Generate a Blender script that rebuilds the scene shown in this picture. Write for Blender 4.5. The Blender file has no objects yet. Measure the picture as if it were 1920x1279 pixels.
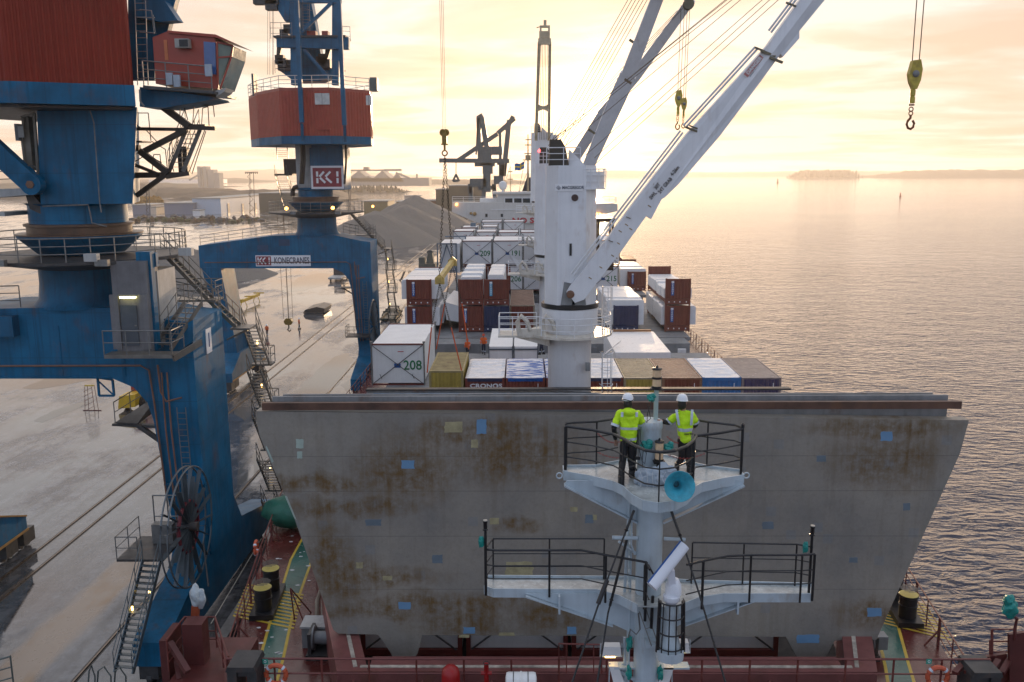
import bpy, bmesh, math, random
from mathutils import Vector as V, Matrix, noise as mnoise
random.seed(7)
S = bpy.context.scene
COL = S.collection
R = math.radians

# ------------------------------------------------------------------ camera
FPX = 1680.0
PITCH = math.atan(313 / FPX)
YAW = R(0.62)
ROLL = R(-0.28)
CAMZ = 26.0
cam_d = bpy.data.cameras.new('camera')
cam = bpy.data.objects.new('camera', cam_d)
COL.objects.link(cam)
S.camera = cam
cam_d.sensor_width = 36
cam_d.lens = 36 * FPX / 1920
cam_d.clip_start = 0.5
cam_d.clip_end = 60000
CM = Matrix.Rotation(YAW, 3, 'Z') @ Matrix.Rotation(math.pi / 2 - PITCH, 3, 'X') @ Matrix.Rotation(ROLL, 3, 'Z')
cam.matrix_world = Matrix.Translation((0, 0, CAMZ)) @ CM.to_4x4()


def ray(px, py):
    return CM @ V(((px - 960) / FPX, -(py - 639.5) / FPX, -1))


def at(px, py, Y):            # photo pixel -> world point in the plane y = Y
    r = ray(px, py)
    return V((0, 0, CAMZ)) + r * (Y / r.y)


def onz(px, py, z):           # photo pixel -> world point at height z
    r = ray(px, py)
    return V((0, 0, CAMZ)) + r * ((z - CAMZ) / r.z)


def onx(px, py, x):
    r = ray(px, py)
    return V((0, 0, CAMZ)) + r * (x / r.x)


# ------------------------------------------------------------------ sky, sun, exposure
SUN_EL, SUN_AZ = R(3.0), R(4.3)      # azimuth clockwise from +Y
W = bpy.data.worlds.new('World')
S.world = W
W.use_nodes = True
nt = W.node_tree
nt.nodes.clear()


def N(t, kind, **kw):
    n = t.nodes.new(kind)
    for k, v in kw.items():
        if k == 'ins':
            for kk, vv in v.items():
                if isinstance(vv, bpy.types.NodeSocket):
                    t.links.new(vv, n.inputs[kk])
                else:
                    n.inputs[kk].default_value = vv
        else:
            setattr(n, k, v)
    return n


def math_(t, op, a, b=None, c=None, clamp=False):
    n = t.nodes.new('ShaderNodeMath')
    n.operation = op
    n.use_clamp = clamp
    for i, x in enumerate((a, b, c)):
        if x is None:
            continue
        if isinstance(x, bpy.types.NodeSocket):
            t.links.new(x, n.inputs[i])
        else:
            n.inputs[i].default_value = x
    return n.outputs[0]


def ramp(t, fac, stops, mode='LINEAR'):
    n = t.nodes.new('ShaderNodeValToRGB')
    n.color_ramp.interpolation = mode
    e = n.color_ramp.elements
    while len(e) < len(stops):
        e.new(0.5)
    for k, (p, c) in enumerate(stops):
        e[k].position = p
        e[k].color = (c, c, c, 1) if isinstance(c, (int, float)) else (*c, 1)
    t.links.new(fac, n.inputs[0])
    return n.outputs[0]


def mixc(t, fac, a, b, mode='MIX'):
    n = t.nodes.new('ShaderNodeMix')
    n.data_type = 'RGBA'
    n.blend_type = mode
    for key, x in ((0, fac), (6, a), (7, b)):
        if isinstance(x, bpy.types.NodeSocket):
            t.links.new(x, n.inputs[key])
        else:
            n.inputs[key].default_value = x if key == 0 else (*x, 1)
    return n.outputs[2]


sky = N(nt, 'ShaderNodeTexSky', sky_type='NISHITA', sun_disc=False, sun_elevation=SUN_EL, sun_rotation=SUN_AZ,
        altitude=0, air_density=1.0, dust_density=2.2, ozone_density=1.0)
tc = N(nt, 'ShaderNodeTexCoord')
sep = N(nt, 'ShaderNodeSeparateXYZ', ins={0: tc.outputs['Generated']})
zc = math_(nt, 'MAXIMUM', sep.outputs[2], 0.0)
den = math_(nt, 'ADD', zc, 0.06)
cu = math_(nt, 'DIVIDE', sep.outputs[0], den)
cv = math_(nt, 'DIVIDE', sep.outputs[1], den)
cvec = N(nt, 'ShaderNodeCombineXYZ', ins={0: cu, 1: math_(nt, 'MULTIPLY', cv, 1.25), 2: 0.0})
n1 = N(nt, 'ShaderNodeTexNoise', ins={'Vector': cvec.outputs[0], 'Scale': 0.55, 'Detail': 7.0, 'Roughness': 0.55, 'Distortion': 0.35})
cl = ramp(nt, n1.outputs[0], [(0.45, 0.0), (0.52, 0.6), (0.62, 1.0)])
# light of the thin cloud deck: cream near the sun, warm tan patches, neutral overhead
dotn = N(nt, 'ShaderNodeVectorMath', operation='DOT_PRODUCT')
nt.links.new(tc.outputs['Generated'], dotn.inputs[0])
dotn.inputs[1].default_value = (math.sin(SUN_AZ) * math.cos(SUN_EL), math.cos(SUN_AZ) * math.cos(SUN_EL), math.sin(SUN_EL))
sd = math_(nt, 'MAXIMUM', dotn.outputs['Value'], 0.0)
g1 = math_(nt, 'POWER', sd, 5.0)
g2 = math_(nt, 'POWER', sd, 60.0)
g3 = math_(nt, 'POWER', sd, 700.0)
side = ramp(nt, math_(nt, 'MULTIPLY_ADD', dotn.outputs['Value'], 0.5, 0.5), [(0.0, (4.3, 5.4, 7.3)), (0.5, (4.8, 5.4, 6.1)), (0.8, (6.7, 6.6, 6.4)), (1.0, (7.3, 6.75, 6.1))])
warm = mixc(nt, math_(nt, 'MULTIPLY', cl, 1.0), side, mixc(nt, 1.0, side, (0.86, 0.70, 0.60), 'MULTIPLY'))
hz = ramp(nt, zc, [(0.0, 1.0), (0.10, 0.55), (0.30, 0.0)])
base = mixc(nt, 0.93, sky.outputs[0], warm)
glow = mixc(nt, g1, (0, 0, 0), (0.4, 0.28, 0.18))
base = mixc(nt, 1.0, base, glow, 'ADD')
base = mixc(nt, 1.0, base, mixc(nt, g2, (0, 0, 0), (2.0, 1.4, 0.7)), 'ADD')
base = mixc(nt, 1.0, base, mixc(nt, g3, (0, 0, 0), (22, 16, 8)), 'ADD')
base = mixc(nt, math_(nt, 'MULTIPLY', hz, 0.5), base, mixc(nt, 1.0, base, (1.03, 0.90, 0.77), 'MULTIPLY'))
base = mixc(nt, ramp(nt, zc, [(0.10, 0.0), (0.40, 1.0)]), base, mixc(nt, 1.0, base, (0.97, 1.01, 1.13), 'MULTIPLY'))
bg = N(nt, 'ShaderNodeBackground', ins={'Color': base, 'Strength': 0.12})
wo = N(nt, 'ShaderNodeOutputWorld')
nt.links.new(bg.outputs[0], wo.inputs[0])

sun_d = bpy.data.lights.new('sun', 'SUN')
sun_d.energy = 3.5
sun_d.angle = R(0.5)
sun_d.color = (1.0, 0.68, 0.40)
sun = bpy.data.objects.new('sun', sun_d)
COL.objects.link(sun)
sdir = V((math.sin(SUN_AZ) * math.cos(SUN_EL), math.cos(SUN_AZ) * math.cos(SUN_EL), math.sin(SUN_EL)))
sun.rotation_euler = sdir.to_track_quat('Z', 'Y').to_euler()
sun.location = (40, 300, 90)

S.view_settings.view_transform = 'Standard'
S.view_settings.look = 'None'
S.view_settings.exposure = 0.3
S.view_settings.gamma = 1.0
S.view_settings.use_curve_mapping = False
S.render.engine = 'CYCLES'
S.cycles.max_bounces = 6
S.cycles.diffuse_bounces = 3
S.cycles.glossy_bounces = 3
S.cycles.volume_bounces = 1
S.cycles.transparent_max_bounces = 6
S.cycles.sample_clamp_indirect = 6

# ------------------------------------------------------------------ materials
MATS = {}


def M(name, col, rough=0.5, metal=0.0, var=0.25, vs=1.5, rust=0.0, rs=1.2, bump=0.0, bs=30.0, spec=0.5, streak=0.0, emit=None, es=1.0, rustcol=(0.13, 0.055, 0.02), seam=0.0):
    if name in MATS:
        return MATS[name]
    m = bpy.data.materials.new(name)
    m.use_nodes = True
    t = m.node_tree
    b = t.nodes['Principled BSDF']
    b.inputs['Roughness'].default_value = rough
    b.inputs['Metallic'].default_value = metal
    b.inputs['Specular IOR Level'].default_value = spec
    tcn = N(t, 'ShaderNodeTexCoord')
    oc = tcn.outputs['Object']
    c = None
    n = N(t, 'ShaderNodeTexNoise', ins={'Vector': oc, 'Scale': vs, 'Detail': 6.0, 'Roughness': 0.6})
    lo = tuple(x * (1 - var) for x in col)
    hi = tuple(min(1, x * (1 + var * 0.7)) for x in col)
    c = mixc(t, ramp(t, n.outputs[0], [(0.3, 0.0), (0.7, 1.0)]), lo, hi)
    if streak:
        mp = N(t, 'ShaderNodeMapping', ins={'Vector': oc, 'Scale': (3.0, 3.0, 0.12)})
        n3 = N(t, 'ShaderNodeTexNoise', ins={'Vector': mp.outputs[0], 'Scale': 2.0, 'Detail': 5.0})
        c = mixc(t, math_(t, 'MULTIPLY', ramp(t, n3.outputs[0], [(0.48, 0.0), (0.72, 1.0)]), streak), c, tuple(x * 0.45 for x in col))
    if seam:
        sx = N(t, 'ShaderNodeSeparateXYZ', ins={0: oc})
        for ax, k in ((0, seam * 1.3), (2, seam)):
            fr = math_(t, 'FRACT', math_(t, 'DIVIDE', math_(t, 'ADD', sx.outputs[ax], 100.37), k))
            c = mixc(t, math_(t, 'MULTIPLY', math_(t, 'LESS_THAN', fr, 0.012), 0.5), c, tuple(x * 0.35 for x in col))
    if rust:
        mp = N(t, 'ShaderNodeMapping', ins={'Vector': oc, 'Scale': (1, 1, 0.45)})
        n2 = N(t, 'ShaderNodeTexNoise', ins={'Vector': mp.outputs[0], 'Scale': rs, 'Detail': 9.0, 'Roughness': 0.68})
        f = math_(t, 'MULTIPLY', ramp(t, n2.outputs[0], [(0.60 - 0.12 * rust, 0.0), (0.74 - 0.1 * rust, 1.0)]), min(1, rust * 1.4))
        c = mixc(t, f, c, rustcol)
    t.links.new(c, b.inputs['Base Color'])
    nr = N(t, 'ShaderNodeTexNoise', ins={'Vector': oc, 'Scale': vs * 2.3, 'Detail': 4.0})
    rr = math_(t, 'MULTIPLY_ADD', nr.outputs[0], 0.3, rough - 0.15, clamp=True)
    t.links.new(rr, b.inputs['Roughness'])
    if bump:
        nb = N(t, 'ShaderNodeTexNoise', ins={'Vector': oc, 'Scale': bs, 'Detail': 5.0})
        bp = N(t, 'ShaderNodeBump', ins={'Strength': bump, 'Distance': 0.05, 'Height': nb.outputs[0]})
        t.links.new(bp.outputs[0], b.inputs['Normal'])
    if emit:
        b.inputs['Emission Color'].default_value = (*emit, 1)
        b.inputs['Emission Strength'].default_value = es
    MATS[name] = m
    return m


blue = M('crane blue paint', (0.001, 0.118, 0.235), 0.48, spec=0.28, var=0.35, vs=0.6, rust=0.32, rs=0.9, streak=0.55, seam=2.3)
bluelt = M('crane blue faded paint', (0.012, 0.11, 0.21), 0.5, spec=0.3, var=0.3, vs=0.5, rust=0.25, streak=0.4, seam=2.3)
crred = M('crane house red cladding', (0.25, 0.030, 0.014), 0.5, spec=0.25, var=0.2, vs=0.4, streak=0.3)
cabred = M('cab red paint', (0.34, 0.045, 0.022), 0.35, var=0.15)
galv = M('galvanised steel', (0.20, 0.20, 0.19), 0.45, 0.5, var=0.3, vs=3, rust=0.25)
darksteel = M('dark grimy steel', (0.055, 0.055, 0.055), 0.5, 0.2, var=0.4, vs=2, rust=0.4)
grey = M('grey paint', (0.22, 0.23, 0.23), 0.5, var=0.25, vs=1, rust=0.25, streak=0.3)
ltgrey = M('light grey paint', (0.42, 0.42, 0.40), 0.5, var=0.25, vs=1, rust=0.2, streak=0.3)
black = M('black paint', (0.012, 0.012, 0.013), 0.35, var=0.4)
rubber = M('black rubber', (0.015, 0.015, 0.015), 0.7)
wcrane = M('ship crane white paint', (0.72, 0.73, 0.74), 0.4, var=0.08, vs=0.7, rust=0.22, rs=1.1, rustcol=(0.30, 0.16, 0.06), streak=0.12)
wpaint = M('white paint', (0.74, 0.74, 0.72), 0.45, var=0.1, rust=0.12, rustcol=(0.28, 0.15, 0.06))
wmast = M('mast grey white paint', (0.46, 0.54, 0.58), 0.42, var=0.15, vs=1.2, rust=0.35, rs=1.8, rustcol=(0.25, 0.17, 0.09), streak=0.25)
wtarp = M('white tarpaulin', (0.80, 0.80, 0.79), 0.32, var=0.06, vs=2, bump=0.6, bs=2.5)
wmod = M('white module wrap', (0.78, 0.78, 0.76), 0.45, var=0.07, vs=0.9, bump=0.25, bs=2.0, streak=0.1)
rred = M('dark red frame', (0.16, 0.030, 0.022), 0.5)
cbrown = M('container brown', (0.17, 0.040, 0.022), 0.5, var=0.2, vs=0.8, rust=0.25, streak=0.3)
cred = M('container red', (0.22, 0.055, 0.035), 0.5, var=0.25, vs=0.8, rust=0.2, streak=0.3)
cyel = M('container yellow', (0.42, 0.31, 0.06), 0.5, var=0.25, vs=0.9, rust=0.35, streak=0.3)
cblue = M('container blue', (0.02, 0.14, 0.36), 0.5, var=0.25, vs=0.9, rust=0.35)
cnavy = M('container navy', (0.028, 0.035, 0.085), 0.5, var=0.25, vs=0.9, rust=0.12)
cpurp = M('container purple', (0.06, 0.045, 0.10), 0.5, var=0.25, vs=0.9, rust=0.15)
hgrey = M('hatch grey', (0.22, 0.225, 0.225), 0.55, var=0.3, vs=0.9, rust=0.45, streak=0.3)
deckred = M('deck red', (0.10, 0.022, 0.018), 0.24, var=0.3, vs=0.8, rust=0.2, bump=0.12, bs=6)
deckgreen = M('deck green', (0.028, 0.105, 0.082), 0.24, var=0.3, vs=0.9, bump=0.12, bs=6)
yline = M('yellow paint', (0.48, 0.33, 0.025), 0.45, var=0.2)
yellow = M('machine yellow', (0.62, 0.38, 0.02), 0.45, var=0.25, rust=0.2)
orange = M('orange sling', (0.62, 0.10, 0.02), 0.6)
rrail = M('ship railing red', (0.15, 0.038, 0.030), 0.45, var=0.3, rust=0.3)
chainm = M('dark chain', (0.05, 0.035, 0.02), 0.45, 0.4)
hookm = M('rusty hook', (0.20, 0.07, 0.02), 0.5, 0.3)
rustbeam = M('rusty beam', (0.11, 0.055, 0.035), 0.55, var=0.5, vs=1.2, rust=0.5)
hiviz = M('hi vis yellow', (0.60, 0.92, 0.015), 0.75, var=0.12, vs=9, bump=0.5, bs=14)
reflect_ = M('reflective tape', (0.62, 0.68, 0.75), 0.3)
trous = M('black trousers', (0.012, 0.012, 0.014), 0.8, bump=0.4, bs=15)
skin = M('skin', (0.40, 0.22, 0.15), 0.55, var=0.1)
hairm = M('dark hair', (0.02, 0.014, 0.01), 0.6)
helmetm = M('helmet white', (0.78, 0.80, 0.82), 0.25, var=0.04)
workor = M('orange workwear', (0.75, 0.13, 0.02), 0.7)
teal = M('teal plastic bag', (0.01, 0.26, 0.22), 0.4, var=0.3, vs=8, bump=0.7, bs=20)
hornm = M('horn turquoise', (0.05, 0.36, 0.46), 0.5, var=0.3, vs=6, rust=0.15)
radarw = M('radar white', (0.75, 0.78, 0.83), 0.3, var=0.04)
bluep = M('blue stripe', (0.01, 0.10, 0.35), 0.4)
glassd = M('dark glass', (0.02, 0.03, 0.035), 0.08, var=0.1, spec=0.8)
greenm = M('dark green cover', (0.012, 0.11, 0.07), 0.5, var=0.3, bump=0.6, bs=4)
whiteletter = M('white lettering', (0.8, 0.8, 0.8), 0.5, var=0.05)
blackletter = M('black lettering', (0.02, 0.02, 0.02), 0.5)
greenletter = M('green lettering', (0.01, 0.16, 0.05), 0.5)
redletter = M('red lettering', (0.45, 0.02, 0.03), 0.5)
kred = M('sign red', (0.26, 0.035, 0.045), 0.4)
lampon = M('lit lamp', (0.9, 0.7, 0.3), 0.4, emit=(1.0, 0.62, 0.18), es=7)
lampyl = M('lit tube lamp', (0.9, 0.9, 0.5), 0.4, emit=(1.0, 0.88, 0.35), es=5)
lampred = M('lit red lamp', (0.9, 0.1, 0.1), 0.4, emit=(1.0, 0.05, 0.05), es=8)
lampbig = M('lit floodlamp', (0.9, 0.6, 0.2), 0.4, emit=(1.0, 0.42, 0.08), es=7)
lampglass = M('lantern glass', (0.72, 0.50, 0.30), 0.15, var=0.2, vs=10)
gravel = M('gravel', (0.17, 0.155, 0.135), 0.95, var=0.35, vs=6, bump=0.8, bs=5)
concretem = M('concrete', (0.30, 0.29, 0.27), 0.8, var=0.3, vs=1)
foliage = M('far foliage', (0.035, 0.038, 0.018), 0.9, var=0.5, vs=0.05)


def extra(name, fn):          # material with a custom graph
    m = bpy.data.materials.new(name)
    m.use_nodes = True
    fn(m.node_tree, m.node_tree.nodes['Principled BSDF'])
    MATS[name] = m
    return m


def g_water(t, b):
    geo = N(t, 'ShaderNodeNewGeometry')
    P = geo.outputs['Position']
    cd = N(t, 'ShaderNodeCameraData')
    m1 = N(t, 'ShaderNodeMapping', ins={'Vector': P, 'Rotation': (0, 0, R(18)), 'Scale': (0.75, 1.6, 1)})
    a = N(t, 'ShaderNodeTexNoise', ins={'Vector': m1.outputs[0], 'Scale': 0.8, 'Detail': 3.0, 'Roughness': 0.5, 'Distortion': 0.4})
    m2 = N(t, 'ShaderNodeMapping', ins={'Vector': P, 'Rotation': (0, 0, R(-12)), 'Scale': (0.8, 1.2, 1)})
    c = N(t, 'ShaderNodeTexNoise', ins={'Vector': m2.outputs[0], 'Scale': 0.16, 'Detail': 3.0, 'Roughness': 0.5})
    h = math_(t, 'ADD', a.outputs[0], math_(t, 'MULTIPLY', c.outputs[0], 1.3))
    wp = N(t, 'ShaderNodeTexNoise', ins={'Vector': m2.outputs[0], 'Scale': 0.012, 'Detail': 4.0, 'Roughness': 0.6, 'Distortion': 1.0})
    dist = math_(t, 'MULTIPLY_ADD', ramp(t, wp.outputs[0], [(0.35, 0.0), (0.65, 1.0)]), 0.45, 0.72)
    sy = N(t, 'ShaderNodeSeparateXYZ', ins={0: P})
    far = math_(t, 'DIVIDE', 170.0, math_(t, 'ADD', 120.0, math_(t, 'MAXIMUM', sy.outputs[1], 20.0)))
    dist = math_(t, 'MULTIPLY', dist, math_(t, 'MINIMUM', far, 1.2))
    bp = N(t, 'ShaderNodeBump', ins={'Strength': 1.0, 'Distance': dist, 'Height': h})
    b.inputs['Base Color'].default_value = (0.03, 0.035, 0.06, 1)
    b.inputs['Roughness'].default_value = 0.05
    b.inputs['IOR'].default_value = 1.33
    t.links.new(bp.outputs[0], b.inputs['Normal'])


water_m = extra('sea water', g_water)


def g_asphalt(t, b):
    geo = N(t, 'ShaderNodeNewGeometry')
    P = geo.outputs['Position']
    m1 = N(t, 'ShaderNodeMapping', ins={'Vector': P, 'Scale': (1.0, 0.5, 1)})
    big = N(t, 'ShaderNodeTexNoise', ins={'Vector': m1.outputs[0], 'Scale': 0.15, 'Detail': 12.0, 'Roughness': 0.74, 'Distortion': 0.15})
    wet = ramp(t, big.outputs[0], [(0.42, 0.0), (0.55, 1.0)])
    fine = N(t, 'ShaderNodeTexNoise', ins={'Vector': P, 'Scale': 1.1, 'Detail': 10.0, 'Roughness': 0.78})
    m3 = N(t, 'ShaderNodeMapping', ins={'Vector': P, 'Scale': (2.2, 0.05, 1)})
    track = N(t, 'ShaderNodeTexNoise', ins={'Vector': m3.outputs[0], 'Scale': 0.8, 'Detail': 4.0})
    c = mixc(t, ramp(t, fine.outputs[0], [(0.35, 0.0), (0.65, 1.0)]), (0.04, 0.042, 0.048), (0.22, 0.228, 0.24))
    c = mixc(t, ramp(t, track.outputs[0], [(0.45, 0.0), (0.6, 0.7)]), c, (0.07, 0.07, 0.07))
    # spilled sand, a tan swath along the quay
    sx = N(t, 'ShaderNodeSeparateXYZ', ins={0: P})
    mp = N(t, 'ShaderNodeMapping', ins={'Vector': P, 'Scale': (1, 0.25, 1)})
    sn = N(t, 'ShaderNodeTexNoise', ins={'Vector': mp.outputs[0], 'Scale': 0.35, 'Detail': 5.0})
    dx = math_(t, 'ABSOLUTE', math_(t, 'ADD', sx.outputs[0], 24.3))
    swath = math_(t, 'SUBTRACT', math_(t, 'MULTIPLY_ADD', sn.outputs[0], 3.2, -0.2), dx)
    swy = ramp(t, math_(t, 'DIVIDE', sx.outputs[1], 60.0), [(0.80, 1.0), (0.98, 0.0)])
    sf = math_(t, 'MULTIPLY', ramp(t, swath, [(0.0, 0.0), (0.5, 0.8)]), swy)
    c = mixc(t, sf, c, (0.42, 0.28, 0.16))
    c = mixc(t, math_(t, 'MULTIPLY', wet, 0.45), c, (0.03, 0.03, 0.03))
    t.links.new(c, b.inputs['Base Color'])
    rg = math_(t, 'MULTIPLY_ADD', wet, -0.30, math_(t, 'MULTIPLY_ADD', fine.outputs[0], 0.22, 0.16))
    t.links.new(math_(t, 'MAXIMUM', math_(t, 'ADD', rg, math_(t, 'MULTIPLY', sf, 0.4)), 0.04), b.inputs['Roughness'])
    t.links.new(math_(t, 'MULTIPLY_ADD', wet, 0.6, 0.4), b.inputs['Specular IOR Level'])
    dry = math_(t, 'SUBTRACT', 1.0, wet)
    bp = N(t, 'ShaderNodeBump', ins={'Strength': math_(t, 'MULTIPLY_ADD', dry, 0.33, 0.02), 'Distance': 0.05, 'Height': fine.outputs[0]})
    t.links.new(bp.outputs[0], b.inputs['Normal'])


asphalt = extra('wet asphalt', g_asphalt)

# ------------------------------------------------------------------ mesh tools


class MB:
    def __init__(s):
        s.v, s.f, s.m = [], [], []
        s.mi = 0

    def add(s, vs, fs):
        o = len(s.v)
        s.v += [V(p) for p in vs]
        s.f += [tuple(i + o for i in f) for f in fs]
        s.m += [s.mi] * len(fs)
        return s

    def box(s, a, b):
        x0, y0, z0 = (min(a[i], b[i]) for i in range(3))
        x1, y1, z1 = (max(a[i], b[i]) for i in range(3))
        return s.add([(x0, y0, z0), (x1, y0, z0), (x1, y1, z0), (x0, y1, z0), (x0, y0, z1), (x1, y0, z1), (x1, y1, z1), (x0, y1, z1)],
                     [(3, 2, 1, 0), (4, 5, 6, 7), (0, 1, 5, 4), (1, 2, 6, 5), (2, 3, 7, 6), (3, 0, 4, 7)])

    def bc(s, c, d):
        return s.box((c[0] - d[0] / 2, c[1] - d[1] / 2, c[2] - d[2] / 2), (c[0] + d[0] / 2, c[1] + d[1] / 2, c[2] + d[2] / 2))

    def prism(s, pts, vec):
        n = len(pts)
        pts = [V(p) for p in pts]
        vec = V(vec)
        return s.add(pts + [p + vec for p in pts],
                     [tuple(range(n)), tuple(range(2 * n - 1, n - 1, -1))] + [(i, i + n, (i + 1) % n + n, (i + 1) % n) for i in range(n)])

    def loft(s, a, b, caps=True):
        n = len(a)
        fs = [(i, (i + 1) % n, (i + 1) % n + n, i + n) for i in range(n)]
        if caps:
            fs += [tuple(range(n - 1, -1, -1)), tuple(range(n, 2 * n))]
        return s.add(list(a) + list(b), fs)

    def frame(s, d, up=None):
        d = d.normalized()
        up = V(up) if up else (V((0, 0, 1)) if abs(d.z) < 0.95 else V((0, 1, 0)))
        x = d.cross(up).normalized()
        return x, x.cross(d).normalized()

    def bar(s, p, q, w, h=None, up=None, w2=None, h2=None):
        p, q = V(p), V(q)
        h = h or w
        w2 = w2 or w
        h2 = h2 or h
        x, y = s.frame(q - p, up)
        A = [p + x * a * w / 2 + y * b * h / 2 for a, b in ((-1, -1), (1, -1), (1, 1), (-1, 1))]
        B = [q + x * a * w2 / 2 + y * b * h2 / 2 for a, b in ((-1, -1), (1, -1), (1, 1), (-1, 1))]
        return s.loft(A, B)

    def tube(s, p, q, r, n=6, r2=None, caps=True):
        p, q = V(p), V(q)
        if (q - p).length < 1e-5:
            return s
        r2 = r if r2 is None else r2
        x, y = s.frame(q - p)
        cs = [(math.cos(2 * math.pi * i / n), math.sin(2 * math.pi * i / n)) for i in range(n)]
        return s.loft([p + (x * c + y * d) * r for c, d in cs], [q + (x * c + y * d) * r2 for c, d in cs], caps)

    def path(s, pts, r, n=6, closed=False):
        pts = [V(p) for p in pts]
        m = len(pts)
        rings = []
        for i, p in enumerate(pts):
            if closed:
                d = pts[(i + 1) % m] - pts[i - 1]
            else:
                d = pts[min(i + 1, m - 1)] - pts[max(i - 1, 0)]
            x, y = s.frame(d)
            rings.append([p + (x * math.cos(2 * math.pi * k / n) + y * math.sin(2 * math.pi * k / n)) * r for k in range(n)])
        vs = [p for rg in rings for p in rg]
        fs = []
        for i in range(m if closed else m - 1):
            j = (i + 1) % m
            for k in range(n):
                fs.append((i * n + k, i * n + (k + 1) % n, j * n + (k + 1) % n, j * n + k))
        if not closed:
            fs += [tuple(range(n - 1, -1, -1)), tuple(range((m - 1) * n, m * n))]
        return s.add(vs, fs)

    def lathe(s, c, prof, n=20, axis=(0, 0, 1), caps=True):
        c = V(c)
        ax = V(axis).normalized()
        x, y = s.frame(ax)
        vs, fs = [], []
        for r, h in prof:
            for k in range(n):
                a = 2 * math.pi * k / n
                vs.append(c + ax * h + (x * math.cos(a) + y * math.sin(a)) * r)
        for i in range(len(prof) - 1):
            for k in range(n):
                fs.append((i * n + k, i * n + (k + 1) % n, (i + 1) * n + (k + 1) % n, (i + 1) * n + k))
        if caps:
            fs += [tuple(range(n - 1, -1, -1)), tuple(range((len(prof) - 1) * n, len(prof) * n))]
        return s.add(vs, fs)

    def torus(s, c, axis, Rr, r, n=20, k=6):
        c = V(c)
        x, y = s.frame(V(axis))
        return s.path([c + (x * math.cos(2 * math.pi * i / n) + y * math.sin(2 * math.pi * i / n)) * Rr for i in range(n)], r, k, True)

    def blob(s, c, rad, seed=0, amp=0.2, n=10, sub=2, fr=1.5):
        bm = bmesh.new()
        bmesh.ops.create_icosphere(bm, subdivisions=sub, radius=1)
        o = V((seed * 3.1, seed * 1.7, seed))
        vs = []
        for v in bm.verts:
            k = 1 + amp * mnoise.noise(v.co * fr + o) * 2
            vs.append(V(c) + V((v.co.x * rad[0], v.co.y * rad[1], v.co.z * rad[2])) * k)
        fs = [tuple(v.index for v in f.verts) for f in bm.faces]
        bm.free()
        return s.add(vs, fs)

    def corr(s, p, q, z0, z1, pitch=0.28, dep=0.04):
        p, q = V((p[0], p[1], 0)), V((q[0], q[1], 0))
        L = (q - p).length
        d = (q - p) / L
        nrm = V((d.y, -d.x, 0))
        n = max(2, int(L / pitch))
        pts = []
        for i in range(n):
            a = i * L / n
            w = L / n
            for fr_, o in ((0, 0), (0.35, 0), (0.5, 1), (0.85, 1)):
                pts.append(p + d * (a + fr_ * w) + nrm * (o * dep))
        pts.append(q)
        vs = [(a.x, a.y, z0) for a in pts] + [(a.x, a.y, z1) for a in pts]
        k = len(pts)
        return s.add(vs, [(i, i + 1, i + 1 + k, i + k) for i in range(k - 1)])

    def nx(s):                # start a new piece
        s.cuts = getattr(s, 'cuts', []) + [(len(s.v), len(s.f))]
        return s

    def pieces(s, name, mat, parent=None):
        cuts = [(0, 0)] + getattr(s, 'cuts', []) + [(len(s.v), len(s.f))]
        for (v0, f0), (v1, f1) in zip(cuts, cuts[1:]):
            if f1 > f0:
                m = MB()
                m.v = s.v[v0:v1]
                m.f = [tuple(i - v0 for i in f) for f in s.f[f0:f1]]
                m.m = s.m[f0:f1]
                m.build(name, mat, parent)

    def build(s, name, mat, parent=None, label=None, smooth=False):
        me = bpy.data.meshes.new(name)
        off = OFF.get(parent.name, V((0, 0, 0))) if parent else V((0, 0, 0))
        me.from_pydata([tuple(p - off) for p in s.v], [], s.f)
        mats = mat if isinstance(mat, (list, tuple)) else [mat]
        for m in mats:
            me.materials.append(m)
        if len(mats) > 1:
            me.polygons.foreach_set('material_index', s.m)
        bm = bmesh.new()
        bm.from_mesh(me)
        bmesh.ops.recalc_face_normals(bm, faces=bm.faces)
        bm.to_mesh(me)
        bm.free()
        if smooth:
            me.shade_smooth()
            try:
                me.set_sharp_from_angle(angle=R(40))
            except Exception:
                pass
        o = bpy.data.objects.new(name, me)
        COL.objects.link(o)
        if parent:
            o.parent = parent
            OFF[o.name] = off
        if label:
            o['label'] = label
        return o


OFF = {}


def tag(o, label, cat, group=None):
    o['label'] = label
    o['category'] = cat
    if group:
        o['group'] = group
    return o


def thing(name, label, cat, loc=(0, 0, 0), group=None):
    o = bpy.data.objects.new(name, None)
    o.empty_display_size = 0.3
    COL.objects.link(o)
    o.location = loc
    OFF[o.name] = V(loc)
    return tag(o, label, cat, group)


def struct(o):
    o['kind'] = 'structure'
    return o


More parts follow.
